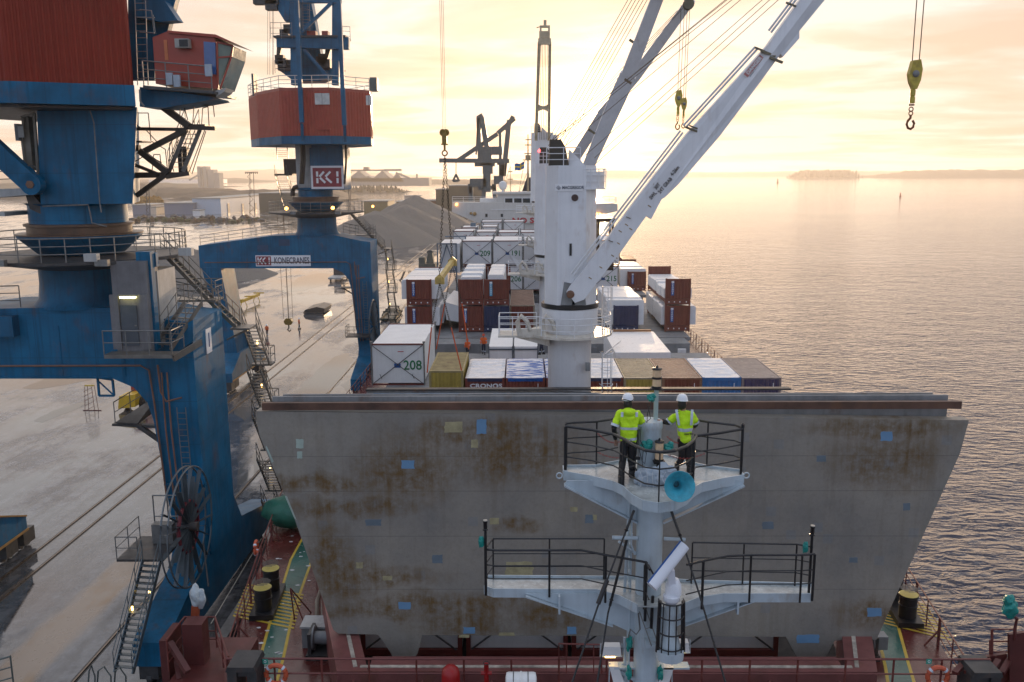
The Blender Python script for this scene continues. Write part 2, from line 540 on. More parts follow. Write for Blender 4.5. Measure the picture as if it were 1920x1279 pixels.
def text(body, name, mat, parent, p, size, xdir=(1, 0, 0), ydir=(0, 0, 1), ext=0.01, align='LEFT', bold=0.0, shear=0, sx=1.0):
    cu = bpy.data.curves.new('t', 'FONT')
    cu.body = body
    cu.size = size
    cu.extrude = ext
    cu.offset = bold
    cu.align_x = align
    cu.align_y = 'CENTER'
    cu.shear = shear
    cu.resolution_u = 3
    to = bpy.data.objects.new('t', cu)
    COL.objects.link(to)
    bpy.context.view_layer.update()
    me = bpy.data.meshes.new_from_object(to.evaluated_get(bpy.context.evaluated_depsgraph_get()))
    COL.objects.unlink(to)
    bpy.data.objects.remove(to)
    bpy.data.curves.remove(cu)
    x = V(xdir).normalized()
    y = V(ydir).normalized()
    z = x.cross(y)
    off = OFF.get(parent.name, V((0, 0, 0))) if parent else V((0, 0, 0))
    for v in me.vertices:
        v.co = V(p) + x * (v.co.x * sx) + y * v.co.y + z * v.co.z - off
    me.materials.clear()
    me.materials.append(mat)
    me.name = name
    o = bpy.data.objects.new(name, me)
    COL.objects.link(o)
    if parent:
        o.parent = parent
    return o


def railing(mb, pts, h=1.05, nr=2, step=1.6, r=0.022, posts=True, closed=False):
    pts = [V(p) for p in pts]
    if closed:
        pts = pts + [pts[0]]
    for k in range(1, nr + 2):
        z = V((0, 0, h * k / (nr + 1)))
        for a, b in zip(pts, pts[1:]):
            mb.tube(a + z, b + z, r if k <= nr else r * 1.3, 5, caps=False)
    if posts:
        mb.tube(pts[0], pts[0] + V((0, 0, h)), r * 1.2, 5)
        for a, b in zip(pts, pts[1:]):
            n = max(1, round((b - a).length / step))
            for i in range(1, n + 1):
                p = a.lerp(b, i / n)
                mb.tube(p, p + V((0, 0, h)), r * 1.2, 5)
    return mb


def stairs(root, p, q, w, side, mat=None, rail=True, rmat=None):
    """flight from p (low) to q (high); side = horizontal unit vector across the flight"""
    mat = mat or galv
    p, q, side = V(p), V(q), V(side)
    mb = MB()
    n = max(3, int(abs(q.z - p.z) / 0.22))
    for sgn in (-1, 1):
        o = side * (w / 2 * sgn)
        mb.bar(p + o, q + o, 0.05, 0.2)
    run = V((q.x - p.x, q.y - p.y, 0)).normalized()
    for i in range(1, n):
        c = p.lerp(q, i / n)
        mb.bar(c - side * (w / 2), c + side * (w / 2), 0.22, 0.03, up=(0, 0, 1))
    mb.build('stair_flight', mat, root)
    if rail:
        mr = MB()
        for sgn in (-1, 1):
            o = side * (w / 2 * sgn)
            for z in (0.5, 1.0):
                mr.tube(p + o + V((0, 0, z)), q + o + V((0, 0, z)), 0.022, 5)
            for i in range(0, 5):
                c = p.lerp(q, i / 4) + o
                mr.tube(c, c + V((0, 0, 1.0)), 0.022, 5)
        mr.build('stair_rail', rmat or mat, root)


def ladder(mb, p, q, w=0.45, side=(1, 0, 0), r=0.02, cage=False, out=(0, -1, 0)):
    p, q, side, out = V(p), V(q), V(side), V(out)
    for sg in (-1, 1):
        mb.tube(p + side * w / 2 * sg, q + side * w / 2 * sg, r, 5)
    n = int((q - p).length / 0.3)
    for i in range(1, n):
        c = p.lerp(q, i / n)
        mb.tube(c - side * w / 2, c + side * w / 2, r * 0.7, 4)
    if cage:
        L = (q - p).length
        m = max(2, int(L / 0.9))
        for i in range(m + 1):
            c = p.lerp(q, i / m)
            mb.path([c + side * (w * 0.75) * math.cos(a) + out * (w * 1.5) * math.sin(a) for a in [math.pi * k / 8 for k in range(9)]], r * 0.8, 4)
        for k in (2, 4, 6):
            a = math.pi * k / 8
            o = side * (w * 0.75) * math.cos(a) + out * (w * 1.5) * math.sin(a)
            mb.tube(p + o, q + o, r * 0.7, 4)


# ------------------------------------------------------------------ the setting
QZ = 2.3      # quay surface
QX = -15.3    # quay edge
mb = MB()
mb.add([(-8600, -400, 0), (8600, -400, 0), (8600, 8600, 0), (-8600, 8600, 0)], [(0, 1, 2, 3)])
struct(mb.build('water', water_m))
mb = MB()
land = [(QX, -80), (QX, 560), (-70, 590), (-130, 640), (-260, 760), (-420, 1050), (-900, 1180), (-3200, 1180), (-3200, -80)]
mb.prism([(x, y, QZ) for x, y in land], (0, 0, -4))
struct(mb.build('quay', asphalt))
mb = MB()
mb.box((QX - 0.6, -60, QZ + 0.004), (QX, 555, QZ + 0.22))
tag(mb.build('quay_kerb', concretem), 'low concrete kerb running along the edge of the quay', 'kerb')


def terrain(name, x0, x1, y0, y1, hgt, mat, nx=60, ny=14, sc=0.01, seed=0, z0=0.0, jag=0.0):
    vs, fs = [], []
    for j in range(ny + 1):
        for i in range(nx + 1):
            u, w = i / nx, j / ny
            x = x0 + (x1 - x0) * u
            y = y0 + (y1 - y0) * w
            e = min(1, 8 * u * (1 - u) * 1.2) * (math.sin(math.pi * w) ** 0.6 if 0 < w < 1 else 0)
            e = min(e, 1)
            k = 0.72 + 0.5 * mnoise.noise(V((x * sc, y * sc, seed)))
            z = z0 - 0.3 + max(0, e * hgt * k + jag * e * mnoise.noise(V((x * sc * 9, y * sc * 9, seed))))
            vs.append((x, y, z))
    for j in range(ny):
        for i in range(nx):
            a = j * (nx + 1) + i
            fs.append((a, a + 1, a + nx + 2, a + nx + 1))
    return MB().add(vs, fs)


soil = M('dark soil', (0.10, 0.075, 0.05), 0.9, var=0.4, vs=0.05)
farland = M('far woodland', (0.03, 0.033, 0.022), 0.95, var=0.4, vs=0.01)
# far shore all along the horizon
struct(terrain('hills', -7500, -600, 6800, 8300, 85, farland, 160, 8, 0.0012, 3, jag=8).build('hills', farland))
struct(terrain('hills', -700, 8200, 7300, 8400, 52, farland, 200, 8, 0.0011, 5, jag=7).build('hills', farland))
# spoil heaps and low banks left of the town
for (px0, px1, py, hh, Y, sd) in ((210, 420, 352, 15, 1000, 1), (300, 640, 366, 11, 880, 2), (-150, 260, 358, 16, 940, 4)):
    a, b = onz(px0, py + 18, QZ), onz(px1, py + 18, QZ)
    struct(terrain('hills', (px0 - 978) / FPX * Y, (px1 - 978) / FPX * Y, Y, Y + 140, hh, soil, 70, 10, 0.006, sd, z0=QZ, jag=1).build('hills', soil))
# low land beyond the inlets
for (px0, px1, Y, dY, hh, sd) in ((-400, 400, 1900, 300, 12, 11), (-400, 520, 3300, 500, 20, 12), (600, 1010, 2500, 500, 14, 13), (400, 760, 1290, 160, 6, 14)):
    struct(terrain('terrain', (px0 - 978) / FPX * Y, (px1 - 978) / FPX * Y, Y, Y + dY, hh, farland, 90, 8, 0.004, sd, jag=3).build('terrain', farland))


def treeline(px0, px1, Y, dY, h, n, name, label, seed, base=0.3):
    random.seed(seed)
    mb = MB()
    for i in range(n):
        u = random.random()
        x = ((px0 + (px1 - px0) * u) - 978) / FPX * Y
        edge = min(1, 6 * u * (1 - u) + 0.25)
        y = Y + dY * random.random()
        hh = h * edge * random.uniform(0.65, 1.1)
        r = hh * random.uniform(0.16, 0.26)
        n_ = 6
        prof = [(r * 0.5, base), (r, hh * 0.3), (r * 0.75, hh * 0.62), (r * 0.25, hh * 0.9), (0.1, hh)]
        prof = [(a * random.uniform(0.8, 1.25), b) for a, b in prof]
        mb.lathe((x, y, 0), prof, n_)
    o = mb.build(name, foliage)
    o['label'] = label
    o['category'] = 'woodland'
    o['kind'] = 'stuff'
    return o


treeline(560, 757, 1300, 90, 11, 220, 'woodland', 'low trees on the hazy peninsula behind the gravel piles', 5, 1)
treeline(1490, 1608, 4300, 220, 40, 260, 'woodland', 'small wooded island out on the bright sea', 6, 0)
struct(terrain('hills', (1628 - 978) / FPX * 4400, (2400 - 978) / FPX * 4400, 4400, 5000, 46, farland, 120, 8, 0.003, 9, jag=16).build('hills', farland))
struct(terrain('hills', (1488 - 978) / FPX * 4300, (1610 - 978) / FPX * 4300, 4280, 4550, 10, farland, 30, 6, 0.003, 10).build('hills', farland))

# rails set in the quay
railm = M('rail steel', (0.16, 0.12, 0.09), 0.3, 0.8, var=0.3)
groove = M('rail groove', (0.02, 0.018, 0.016), 0.5)


def track(xs, y0, y1, label, cat='rail'):
    mb = MB()
    for x in xs:
        mb.mi = 1
        mb.box((x - 0.16, y0, QZ - 0.05), (x + 0.16, y1, QZ + 0.005))
        mb.mi = 0
        mb.box((x - 0.045, y0, QZ), (x + 0.045, y1, QZ + 0.05))
    tag(mb.build('rail_track', [railm, groove]), label, cat)


track([-17.6], -40, 540, 'crane rail nearest the edge of the quay')
track([-21.4], -40, 540, 'single rail in the asphalt inside the crane portals')
track([-29.7, -31.2], -40, 540, 'pair of railway rails running under the landward crane legs')

# puddles
pudm = bpy.data.materials.new('puddle water')
pudm.use_nodes = True
pudm.node_tree.nodes['Principled BSDF'].inputs['Base Color'].default_value = (0.03, 0.03, 0.03, 1)
pudm.node_tree.nodes['Principled BSDF'].inputs['Roughness'].default_value = 0.03
for pl in ([(512, 760), (560, 728), (600, 690), (628, 668), (652, 662), (662, 672), (650, 700), (600, 752), (560, 800), (500, 860), (470, 890), (482, 830)],
           [(62, 790), (90, 774), (140, 757), (162, 754), (150, 764), (110, 780), (80, 792)], [(560, 520), (600, 512), (640, 515), (620, 530), (570, 545), (530, 548)],
           [(90, 708), (160, 706), (172, 712), (120, 722), (70, 730), (40, 728)], [(300, 850), (330, 838), (352, 836), (330, 852), (306, 862)], [(640, 722), (665, 706), (672, 712), (650, 735)]):
    vs = []
    for i, (x, y) in enumerate(pl):
        a, b = onz(x, y, QZ + 0.009), onz(*pl[(i + 1) % len(pl)], QZ + 0.009)
        for k in range(5):
            p = a.lerp(b, k / 5)
            j = (b - a).length * 0.07
            vs.append((p.x + j * mnoise.noise(p * 0.8), p.y + j * 2 * mnoise.noise(p * 0.8 + V((9, 9, 9))), QZ + 0.009))
    struct(MB().add(vs, [tuple(range(len(vs)))]).build('puddle', pudm))

# gravel piles


def pile(c, r, h, label, seed):
    vs, fs = [], []
    nr_, na = 26, 84
    for j in range(nr_ + 1):
        rr = j / nr_
        for i in range(na):
            a = 2 * math.pi * i / na
            k = 1 + 0.10 * mnoise.noise(V((math.cos(a) * 1.5, math.sin(a) * 1.5, seed)))
            x = c[0] + r[0] * rr * k * math.cos(a)
            y = c[1] + r[1] * rr * k * math.sin(a)
            z = QZ - 0.15 + h * max(0, 1 - (rr ** 1.12)) + (0.9 * mnoise.noise(V((x * 0.16, y * 0.16, seed))) + 0.35 * mnoise.noise(V((x * 0.6, y * 0.6, seed)))) * min(1, 2.2 * (1 - rr))
            vs.append((x, y, z))
    for j in range(nr_):
        for i in range(na):
            fs.append((j * na + i, j * na + (i + 1) % na, (j + 1) * na + (i + 1) % na, (j + 1) * na + i))
    o = MB().add(vs, fs).build('gravel_pile', gravel, smooth=True)
    tag(o, label, 'gravel pile')


pile((-52, 322, 0), (24, 30), 11.5, 'gravel pile with the lowest peak nearest the blue portal crane', 1)
pile((-45, 352, 0), (24, 30), 12.6, 'middle gravel pile of the three beside the quay', 2)
pile((-46, 392, 0), (30, 34), 15.0, 'tallest and farthest gravel pile of the three beside the quay', 3)
pile((-80, 215, 0), (20, 22), 7.2, 'dark rounded gravel pile seen left of the blue portal', 4)
pile((-23.5, 455, 0), (8, 9), 3.0, 'small gravel heap under the ship bridge wing', 5)
# ------------------------------------------------------------------ the ship
DZ = 8.6          # main deck
CX = 2.4          # ship centre line


def hb(y):
    k = [(-8, 0.3), (0, 5), (10, 9.2), (20, 12.0), (28, 12.8), (36, 14.0), (45, 15.2), (58, 15.8), (400, 15.8)]
    for (a, b), (c, d) in zip(k, k[1:]):
        if y <= c:
            return b + (d - b) * (y - a) / (c - a)
    return 15.8


ship = thing('cargo_ship', 'long cargo ship with a red deck moored at the quay, loaded with white modules', 'cargo ship', (CX, 30, 0))
ys = [-8, -4, 0, 5, 10, 15, 20, 24, 28, 32, 36, 40, 45, 52, 58, 80, 110, 150, 178, 196]
hullp = M('hull paint dark red', (0.10, 0.028, 0.022), 0.5, var=0.3, rust=0.3)
mb = MB()
L = [(CX - hb(y), y) for y in ys]
Rr = [(CX + hb(y), y) for y in ys]
out = L + Rr[::-1]
n = len(out)
mb.add([(x, y, DZ) for x, y in out] + [(CX + (x - CX) * 0.93, y + (4 if y < 20 else 0), -3) for x, y in out], [(i, (i + 1) % n, (i + 1) % n + n, i + n) for i in range(n)])
mb.build('hull', hullp, ship)
mb = MB()
mb.add([(x, y, DZ) for x, y in out], [tuple(range(n))])
mb.build('main_deck', deckred, ship)


def onpoly(pts, z):
    return [onz(x, y, z) for x, y in pts]


def strip(mb, cl, w0, z):     # ribbon along world points
    cl = [V(p) for p in cl]
    vs = []
    for i, p in enumerate(cl):
        d = cl[min(i + 1, len(cl) - 1)] - cl[max(i - 1, 0)]
        s_ = V((d.y, -d.x, 0)).normalized() * (w0 / 2)
        vs += [V((p.x, p.y, z)) + s_, V((p.x, p.y, z)) - s_]
    return mb.add(vs, [(2 * i, 2 * i + 1, 2 * i + 3, 2 * i + 2) for i in range(len(cl) - 1)])


la = [(478, 1279), (489, 1229), (507, 1165), (528, 1105), (545, 1050), (567, 1010), (600, 930)]
lb = [(517, 1285), (531, 1235), (548, 1155), (567, 1100), (584, 1052), (604, 1010), (640, 930)]
A_ = onpoly(la, DZ)
B_ = onpoly(lb, DZ)
mb = MB()
mb.add([(p.x, p.y, DZ + 0.004) for p in A_ + B_], [(i, i + 1, i + 8, i + 7) for i in range(6)])
mb.build('green_walkway', deckgreen, ship)
mb = MB()
strip(mb, A_, 0.11, DZ + 0.008).nx()
strip(mb, B_, 0.11, DZ + 0.008).nx()
ra = [(1640, 1140), (1652, 1215), (1660, 1250), (1668, 1300)]
rb = [(1672, 1130), (1686, 1182), (1702, 1240), (1720, 1300)]
A2 = onpoly(ra, DZ)
B2 = onpoly(rb, DZ)
strip(mb, A2, 0.11, DZ + 0.008).nx()
strip(mb, B2, 0.11, DZ + 0.008)
mb.pieces('yellow_deck_line', yline, ship)
mb = MB()
mb.add([(p.x, p.y, DZ + 0.004) for p in A2 + B2], [(i, i + 1, i + 5, i + 4) for i in range(3)])
mb.build('green_walkway', deckgreen, ship)
# puddles and pale spots on the deck
mb = MB()
random.seed(3)
for i in range(46):
    t_ = random.random()
    p = onz(480 + 90 * t_ + random.uniform(-60, 50), 1250 - 260 * t_ + random.uniform(-20, 20), DZ)
    if abs(p.x - CX) > hb(p.y) - 0.5:
        continue
    r_ = random.uniform(0.03, 0.10)
    mb.add([(p.x + r_ * random.uniform(0.8, 1.6) * math.cos(a), p.y + r_ * random.uniform(0.6, 1) * math.sin(a), DZ + 0.012) for a in [k * math.pi / 4 for k in range(8)]], [tuple(range(8))])
mb.build('chipped_paint_spot', M('bare chips', (0.55, 0.58, 0.58), 0.3), ship)
# chequered zones round the bollards
mb = MB()


def zebra(c, w, l, ang):
    d = V((math.cos(ang), math.sin(ang), 0))
    e = V((-d.y, d.x, 0))
    nn = int(w / 0.14)
    for i in range(-nn, nn + 1):
        x0 = i * 0.28
        pts = []
        # diagonal stripe clipped to the rectangle
        for s_, t2 in ((-1, 0), (1, 0), (1, 0.13), (-1, 0.13)):
            yy = s_ * l / 2
            xx = x0 + yy * 0.5 + t2
            pts.append([xx, yy])
        if pts[0][0] < -w / 2 or pts[1][0] > w / 2:
            continue
        mb.add([V((c[0], c[1], DZ + 0.014)) + d * x_ + e * y_ for x_, y_ in pts], [(0, 1, 2, 3)])


bl1 = onz(495, 1152, DZ)
bl2 = onz(1700, 1166, DZ)
zebra((bl1.x, bl1.y + 0.7, 0), 4.6, 2.6, R(96))
mb.nx()
zebra((bl2.x, bl2.y + 0.7, 0), 4.4, 2.6, R(84))
mb.pieces('hazard_marking', yline, ship)
# forecastle and its aft bulkhead
mb = MB()
FZ = 10.6
fp = [(CX - hb(y) * 1.06 - 0.2, y) for y in (-8, 0, 8, 16, 22.4)] + [(CX + hb(y) * 1.06 + 0.2, y) for y in (22.4, 16, 8, 0, -8)]
mb.prism([(x, y, FZ) for x, y in fp], (0, 0, -2.2))
mb.build('forecastle_deck', M('dark deck red', (0.07, 0.02, 0.018), 0.45, var=0.4), ship)
# hatch coaming of the first hold
HX0, HX1, HY0, HY1 = -8.9, 14.9, 25.9, 47.2
CZ = 10.5
salmon = M('coaming salmon', (0.20, 0.07, 0.062), 0.5, var=0.25, rust=0.3)
mb = MB()
CL = [(-5.9, 26.0), (-7.3, 30.6), (-8.9, 36.0), (-8.9, HY1)]
CRt = [(11.2, 26.0), (12.6, 30.6), (14.6, 36.0), (14.9, HY1)]
for P_, w in ((CL, 1.0), (CRt, -1.0)):
    for a, b in zip(P_, P_[1:]):
        mb.prism([(a[0], a[1], DZ), (b[0], b[1], DZ), (b[0] + w, b[1], DZ), (a[0] + w, a[1], DZ)], (0, 0, CZ - DZ))
mb.box((-4.9, 26.0, DZ), (10.2, 26.9, CZ))
mb.box((-7.9, HY1 - 0.8, DZ), (13.9, HY1, CZ))
for i in range(8):
    mb.box((-5.4 + i * 2.2, 25.7, DZ), (-5.35 + i * 2.2, 25.998, CZ - 0.3))
mb.build('hatch_coaming', salmon, ship)
mb = MB()
for P_, w in ((CL, 0.55), (CRt, -0.55)):
    for a, b in zip(P_, P_[1:]):
        mb.bar((a[0] + w, a[1] + 0.25, CZ + 0.012), (b[0] + w, b[1] + 0.25, CZ + 0.012), 0.13, 0.02, up=(0, 0, 1))
mb.box((-5.2, 26.2, CZ + 0.003), (10.5, 26.33, CZ + 0.03))
mb.build('sealing_track', M('worn seal', (0.45, 0.40, 0.33), 0.5, var=0.5, vs=3, rust=0.4), ship)
MB().box((-9.5, 25.3, DZ), (15, 25.65, 10.15)).build('shadow_plate', M('breakwater dark', (0.03, 0.022, 0.024), 0.5), ship)  # dark plate added for the shadow and forecastle structures before the coaming
# later coamings and hatch covers (flush deck the cargo stands on)
HC = 10.8
mb = MB()
for (y0, y1) in ((53.6, 75.5), (83.5, 106), (113.5, 136.5), (145, 162)):
    mb.box((HX0 - 0.6, y0, DZ), (HX1 + 0.6, y1, HC - 0.35))
    mb.box((HX0 - 1.0, y0 - 0.25, HC - 0.35), (HX1 + 1.0, y1 + 0.25, HC))
    for i in range(14):
        x = HX0 - 0.3 + i * 1.87
        mb.box((x, y0 - 0.22, DZ), (x + 0.12, y0 - 0.002, HC - 0.352))
mb.build('hatch_cover', hgrey, ship)
# athwartship deck house between second and third hold
mb = MB()
mb.box((-8.5, 79.6, DZ), (15.2, 82.4, 10.9))
for x in (5.2, 9.6):
    mb.box((x, 79.45, DZ + 0.5), (x + 1.6, 79.598, 10.6))
mb.box((13.5, 79.0, DZ), (15.4, 79.596, 9.4))
mb.build('deck_house', grey, ship)
mb = MB()
# white winch post near right rail
p = V((14.3, 78.4, DZ))
mb.box((p.x - 0.35, p.y, DZ), (p.x + 0.35, p.y + 0.3, DZ + 2.0))
mb.build('winch_post', wpaint, ship)


# railings of the ship sides
def ship_rail(side, y0, y1, label, z=DZ, h=1.1, heavy=0.035):
    pts = []
    y = y0
    while y <= y1 + 0.01:
        pts.append(V((CX + side * (hb(y) - 0.12), y, z)))
        y += (y1 - y0) / max(2, round((y1 - y0) / 3.0))
    mb = MB()
    railing(mb, pts, h, 2, 1.6, 0.022)
    for p in pts:
        mb.bar(p, p + V((0, 0, h)), 0.08, 0.08)
        mb.bar(p + V((-side * 0.02, 0, h * 0.55)), p + V((-side * 0.5, 0, 0.0)), 0.05)
    return tag(mb.build('ship_railing', rrail), label, 'railing')


ship_rail(-1, 25, 47, 'dusty red railing on the quay side of the foredeck beside the bollards')
ship_rail(1, 25, 46, 'red railing on the sea side of the foredeck, its top rail lit orange')
ship_rail(1, 62, 112, 'thin railing along the sea side of the ship beside the brown flat racks')
ship_rail(-1, 50, 78, 'thin railing along the quay side of the ship behind the big hatch cover')

# ------------------------------------------------------------------ the raised hatch cover
cover = thing('hatch_cover', 'huge rust-stained grey hatch cover standing upright across the foredeck', 'hatch cover', (3.2, 28.5, CZ))


def g_hatch(t, b):
    tcn = N(t, 'ShaderNodeTexCoord')
    oc = tcn.outputs['Object']
    n = N(t, 'ShaderNodeTexNoise', ins={'Vector': oc, 'Scale': 0.35, 'Detail': 9.0, 'Roughness': 0.68})
    c = mixc(t, ramp(t, n.outputs[0], [(0.35, 0.0), (0.65, 1.0)]), (0.195, 0.185, 0.165), (0.285, 0.26, 0.215))
    fine = N(t, 'ShaderNodeTexNoise', ins={'Vector': oc, 'Scale': 9.0, 'Detail': 8.0, 'Roughness': 0.75})
    c = mixc(t, ramp(t, fine.outputs[0], [(0.48, 0.0), (0.75, 0.35)]), c, (0.13, 0.10, 0.065))
    mv = N(t, 'ShaderNodeMapping', ins={'Vector': oc, 'Scale': (2.6, 1, 0.16)})
    vn = N(t, 'ShaderNodeTexNoise', ins={'Vector': mv.outputs[0], 'Scale': 1.6, 'Detail': 7.0, 'Roughness': 0.65})
    c = mixc(t, ramp(t, vn.outputs[0], [(0.52, 0.0), (0.75, 0.35)]), c, (0.14, 0.11, 0.07))
    vor = N(t, 'ShaderNodeTexVoronoi', distance='CHEBYCHEV', ins={'Vector': oc, 'Scale': 0.8, 'Randomness': 1.0})
    pf = math_(t, 'MULTIPLY', math_(t, 'LESS_THAN', vor.outputs['Distance'], 0.13), 0.2)
    c = mixc(t, pf, c, (0.13, 0.19, 0.25))
    # weld seams
    sx = N(t, 'ShaderNodeSeparateXYZ', ins={0: oc})
    for zz in (1.72, 3.62, 5.2, 6.4):
        d = math_(t, 'ABSOLUTE', math_(t, 'SUBTRACT', sx.outputs[2], zz))
        c = mixc(t, math_(t, 'MULTIPLY', math_(t, 'LESS_THAN', d, 0.012), 0.4), c, (0.075, 0.07, 0.065))
    # rust blooms with their own shapes
    wn = N(t, 'ShaderNodeTexNoise', ins={'Vector': oc, 'Scale': 0.9, 'Detail': 7.0, 'Roughness': 0.6})
    wv = N(t, 'ShaderNodeVectorMath', operation='MULTIPLY_ADD')
    t.links.new(wn.outputs[1], wv.inputs[0])
    wv.inputs[1].default_value = (1.3, 0.0, 1.3)
    wv.inputs[2].default_value = (-0.65, 0.0, -0.65)
    warp = N(t, 'ShaderNodeVectorMath', operation='ADD')
    t.links.new(oc, warp.inputs[0])
    t.links.new(wv.outputs[0], warp.inputs[1])
    acc = None
    for (px, py, rx, rz) in ((760, 880, 1.1, 0.8), (960, 850, 1.6, 0.7), (900, 810, 2.0, 0.35), (600, 905, 1.5, 0.22), (660, 950, 1.6, 0.22), (640, 1080, 0.9, 0.6), (700, 1080, 1.5, 0.25),
                             (830, 1130, 2.6, 0.30), (870, 1165, 1.2, 0.45), (1040, 1150, 1.0, 0.5), (1660, 860, 1.2, 0.7), (1650, 800, 1.6, 0.25), (1630, 1150, 0.8, 0.35), (700, 1145, 1.3, 0.2), (620, 1040, 0.5, 0.9), (970, 985, 0.5, 0.2)):
        q = at(px, py, 28.3) - OFF[cover.name]
        s_ = N(t, 'ShaderNodeVectorMath', operation='SUBTRACT')
        t.links.new(warp.outputs[0], s_.inputs[0])
        s_.inputs[1].default_value = tuple(q)
        m_ = N(t, 'ShaderNodeVectorMath', operation='MULTIPLY')
        t.links.new(s_.outputs[0], m_.inputs[0])
        m_.inputs[1].default_value = (0.5 / rx, 0, 0.5 / rz)
        l_ = N(t, 'ShaderNodeVectorMath', operation='LENGTH')
        t.links.new(m_.outputs[0], l_.inputs[0])
        g = math_(t, 'SUBTRACT', 1.0, l_.outputs['Value'], clamp=True)
        acc = g if acc is None else math_(t, 'MAXIMUM', acc, g)
    rn = N(t, 'ShaderNodeTexNoise', ins={'Vector': oc, 'Scale': 3.5, 'Detail': 8.0, 'Roughness': 0.7})
    rf = math_(t, 'MULTIPLY', ramp(t, acc, [(0.0, 0.0), (0.65, 1.0)]), ramp(t, math_(t, 'ADD', math_(t, 'MULTIPLY', rn.outputs[0], 0.6), math_(t, 'MULTIPLY', vn.outputs[0], 0.4)), [(0.40, 0.12), (0.58, 0.95)]))
    c = mixc(t, rf, c, mixc(t, rn.outputs[0], (0.04, 0.022, 0.004), (0.19, 0.105, 0.025)))
    t.links.new(c, b.inputs['Base Color'])
    b.inputs['Roughness'].default_value = 0.55
    bp = N(t, 'ShaderNodeBump', ins={'Strength': 0.25, 'Distance': 0.05, 'Height': fine.outputs[0]})
    t.links.new(bp.outputs[0], b.inputs['Normal'])


hatchm = extra('stained hatch paint', g_hatch)
pblue = M('primer patch blue', (0.14, 0.28, 0.44), 0.5, var=0.12)
pyel = M('primer patch buff', (0.36, 0.32, 0.18), 0.55, var=0.3, vs=4, rust=0.4)
ppale = M('primer patch pale', (0.36, 0.44, 0.38), 0.55, var=0.2)
PY = 28.2
mb = MB()
outl = [(480, 771), (1817, 788), (1800, 850), (1643, 1200), (1565, 1201), (1545, 1240), (1530, 1262), (1512, 1262), (1492, 1228), (1474, 1194),
        (792, 1191), (783, 1225), (760, 1262), (748, 1262), (733, 1225), (716, 1200), (708, 1190), (634, 1188), (625, 1181), (552, 972), (487, 818), (481, 793)]
pts = [at(x, y, PY) for x, y in outl]
mb.prism(pts, (0, 0.45, 0))


def patch(mi, pl):
    mb.mi = mi
    mb.prism([at(x, y, PY) - V((0, 0.006, 0)) for x, y in pl], (0, 0.005, 0))


def rp(mi, cx, cy, w, h):
    pts_ = []
    for k in range(16):
        a = 2 * math.pi * k / 16
        sx_, sy_ = math.cos(a), math.sin(a)
        m_ = max(abs(sx_), abs(sy_))
        j = random.uniform(0.9, 1.06)
        pts_.append((cx + w / 2 * sx_ / m_ * j, cy + h / 2 * sy_ / m_ * j))
    patch(mi, pts_)


for (x, y, w, h) in ((903, 800, 19, 28), (765, 871, 24, 15), (1662, 818, 22, 18), (759, 1136, 23, 14), (880, 1182, 22, 12), (1072, 1182, 18, 14), (1515, 1198, 42, 16), (1640, 1148, 27, 16)):
    rp(1, x, y, w, h)
for (x, y, w, h) in ((850, 801, 33, 20), (890, 832, 13, 15), (974, 1066, 52, 26), (927, 977, 18, 12), (674, 1060, 13, 11), (726, 1084, 18, 8), (1076, 955, 14, 9), (870, 1193, 20, 5), (950, 1189, 30, 6), (1115, 970, 8, 10)):
    rp(2, x, y, w, h)
for (x, y, w, h) in ((562, 832, 14, 17), (562, 853, 10, 13), (700, 980, 30, 12), (820, 1048, 20, 16), (1440, 985, 22, 14), (1600, 1050, 16, 10), (1105, 973, 16, 16), (1270, 930, 18, 12), (1700, 950, 14, 14), (1540, 860, 18, 12)):
    rp(3 if x < 600 else 4, x, y, w, h)
patch(3, [(498, 838), (500, 836), (513, 865), (510, 868)])
patch(3, [(534, 930), (538, 930), (556, 975), (552, 972)])
pgrey = M('primer patch slate', (0.13, 0.17, 0.20), 0.5, var=0.2)
mb.build('cover_panel', [hatchm, pblue, pyel, ppale, pgrey], cover)
mb = MB()
a, b = at(492, 770, PY), at(1800, 786, PY)
mb.box((a.x, PY - 0.04, a.z + 0.02), (b.x, PY + 0.12, a.z + 0.26))
mb.build('top_flange', rustbeam, cover)
mb = MB()
mb.box((a.x + 0.2, PY + 0.50, a.z - 0.5), (b.x - 0.2, PY + 0.60, a.z + 0.34))
mb.box((a.x + 0.5, PY + 0.72, a.z - 0.5), (b.x - 0.6, PY + 0.80, a.z + 0.36))
mb.build('folded_leaf', hgrey, cover)
mb = MB()
for (x0, x1) in ((714, 792), (1474, 1565)):
    p = at((x0 + x1) / 2, 1245, PY)
    mb.tube(p - V((0.35, 0.25, 0)), p + V((0.35, -0.25, 0)), 0.16, 10)
    mb.box((p.x - 0.5, PY + 0.46, CZ + 0.02), (p.x + 0.5, PY + 1.2, p.z + 1.6))
mb.build('hinge_arm', darksteel, cover)

# aft pair of covers of the same hold, folded lower
cov2 = thing('hatch_cover', 'low folded grey hatch cover with faded blue bands behind the tall one', 'hatch cover', (3.1, 48.3, CZ))
mb = MB()
a, b = at(690, 729, 47.7), at(1478, 740, 47.7)
mb.prism([at(690, 731, 47.7), at(1474, 741, 47.7), at(1492, 760, 47.7), at(1492, 860, 47.7), at(680, 860, 47.7), at(680, 752, 47.7)], (0, 0.3, 0))
for (x0, x1) in ((700, 862), (925, 950), (955, 1180), (1250, 1330), (1400, 1470)):
    mb.mi = 1
    p, q = at(x0, 737, 47.7), at(x1, 746, 47.7)
    mb.box((p.x, 47.695, q.z), (q.x, 47.699, p.z))
mb.mi = 0
mb.build('cover_panel', [hgrey, M('faded blue band', (0.07, 0.16, 0.25), 0.5, var=0.4, vs=1)], cov2)
mb = MB()
mb.box((a.x - 0.1, 47.62, a.z - 0.12), (b.x + 0.1, 48.05, a.z - 0.02))
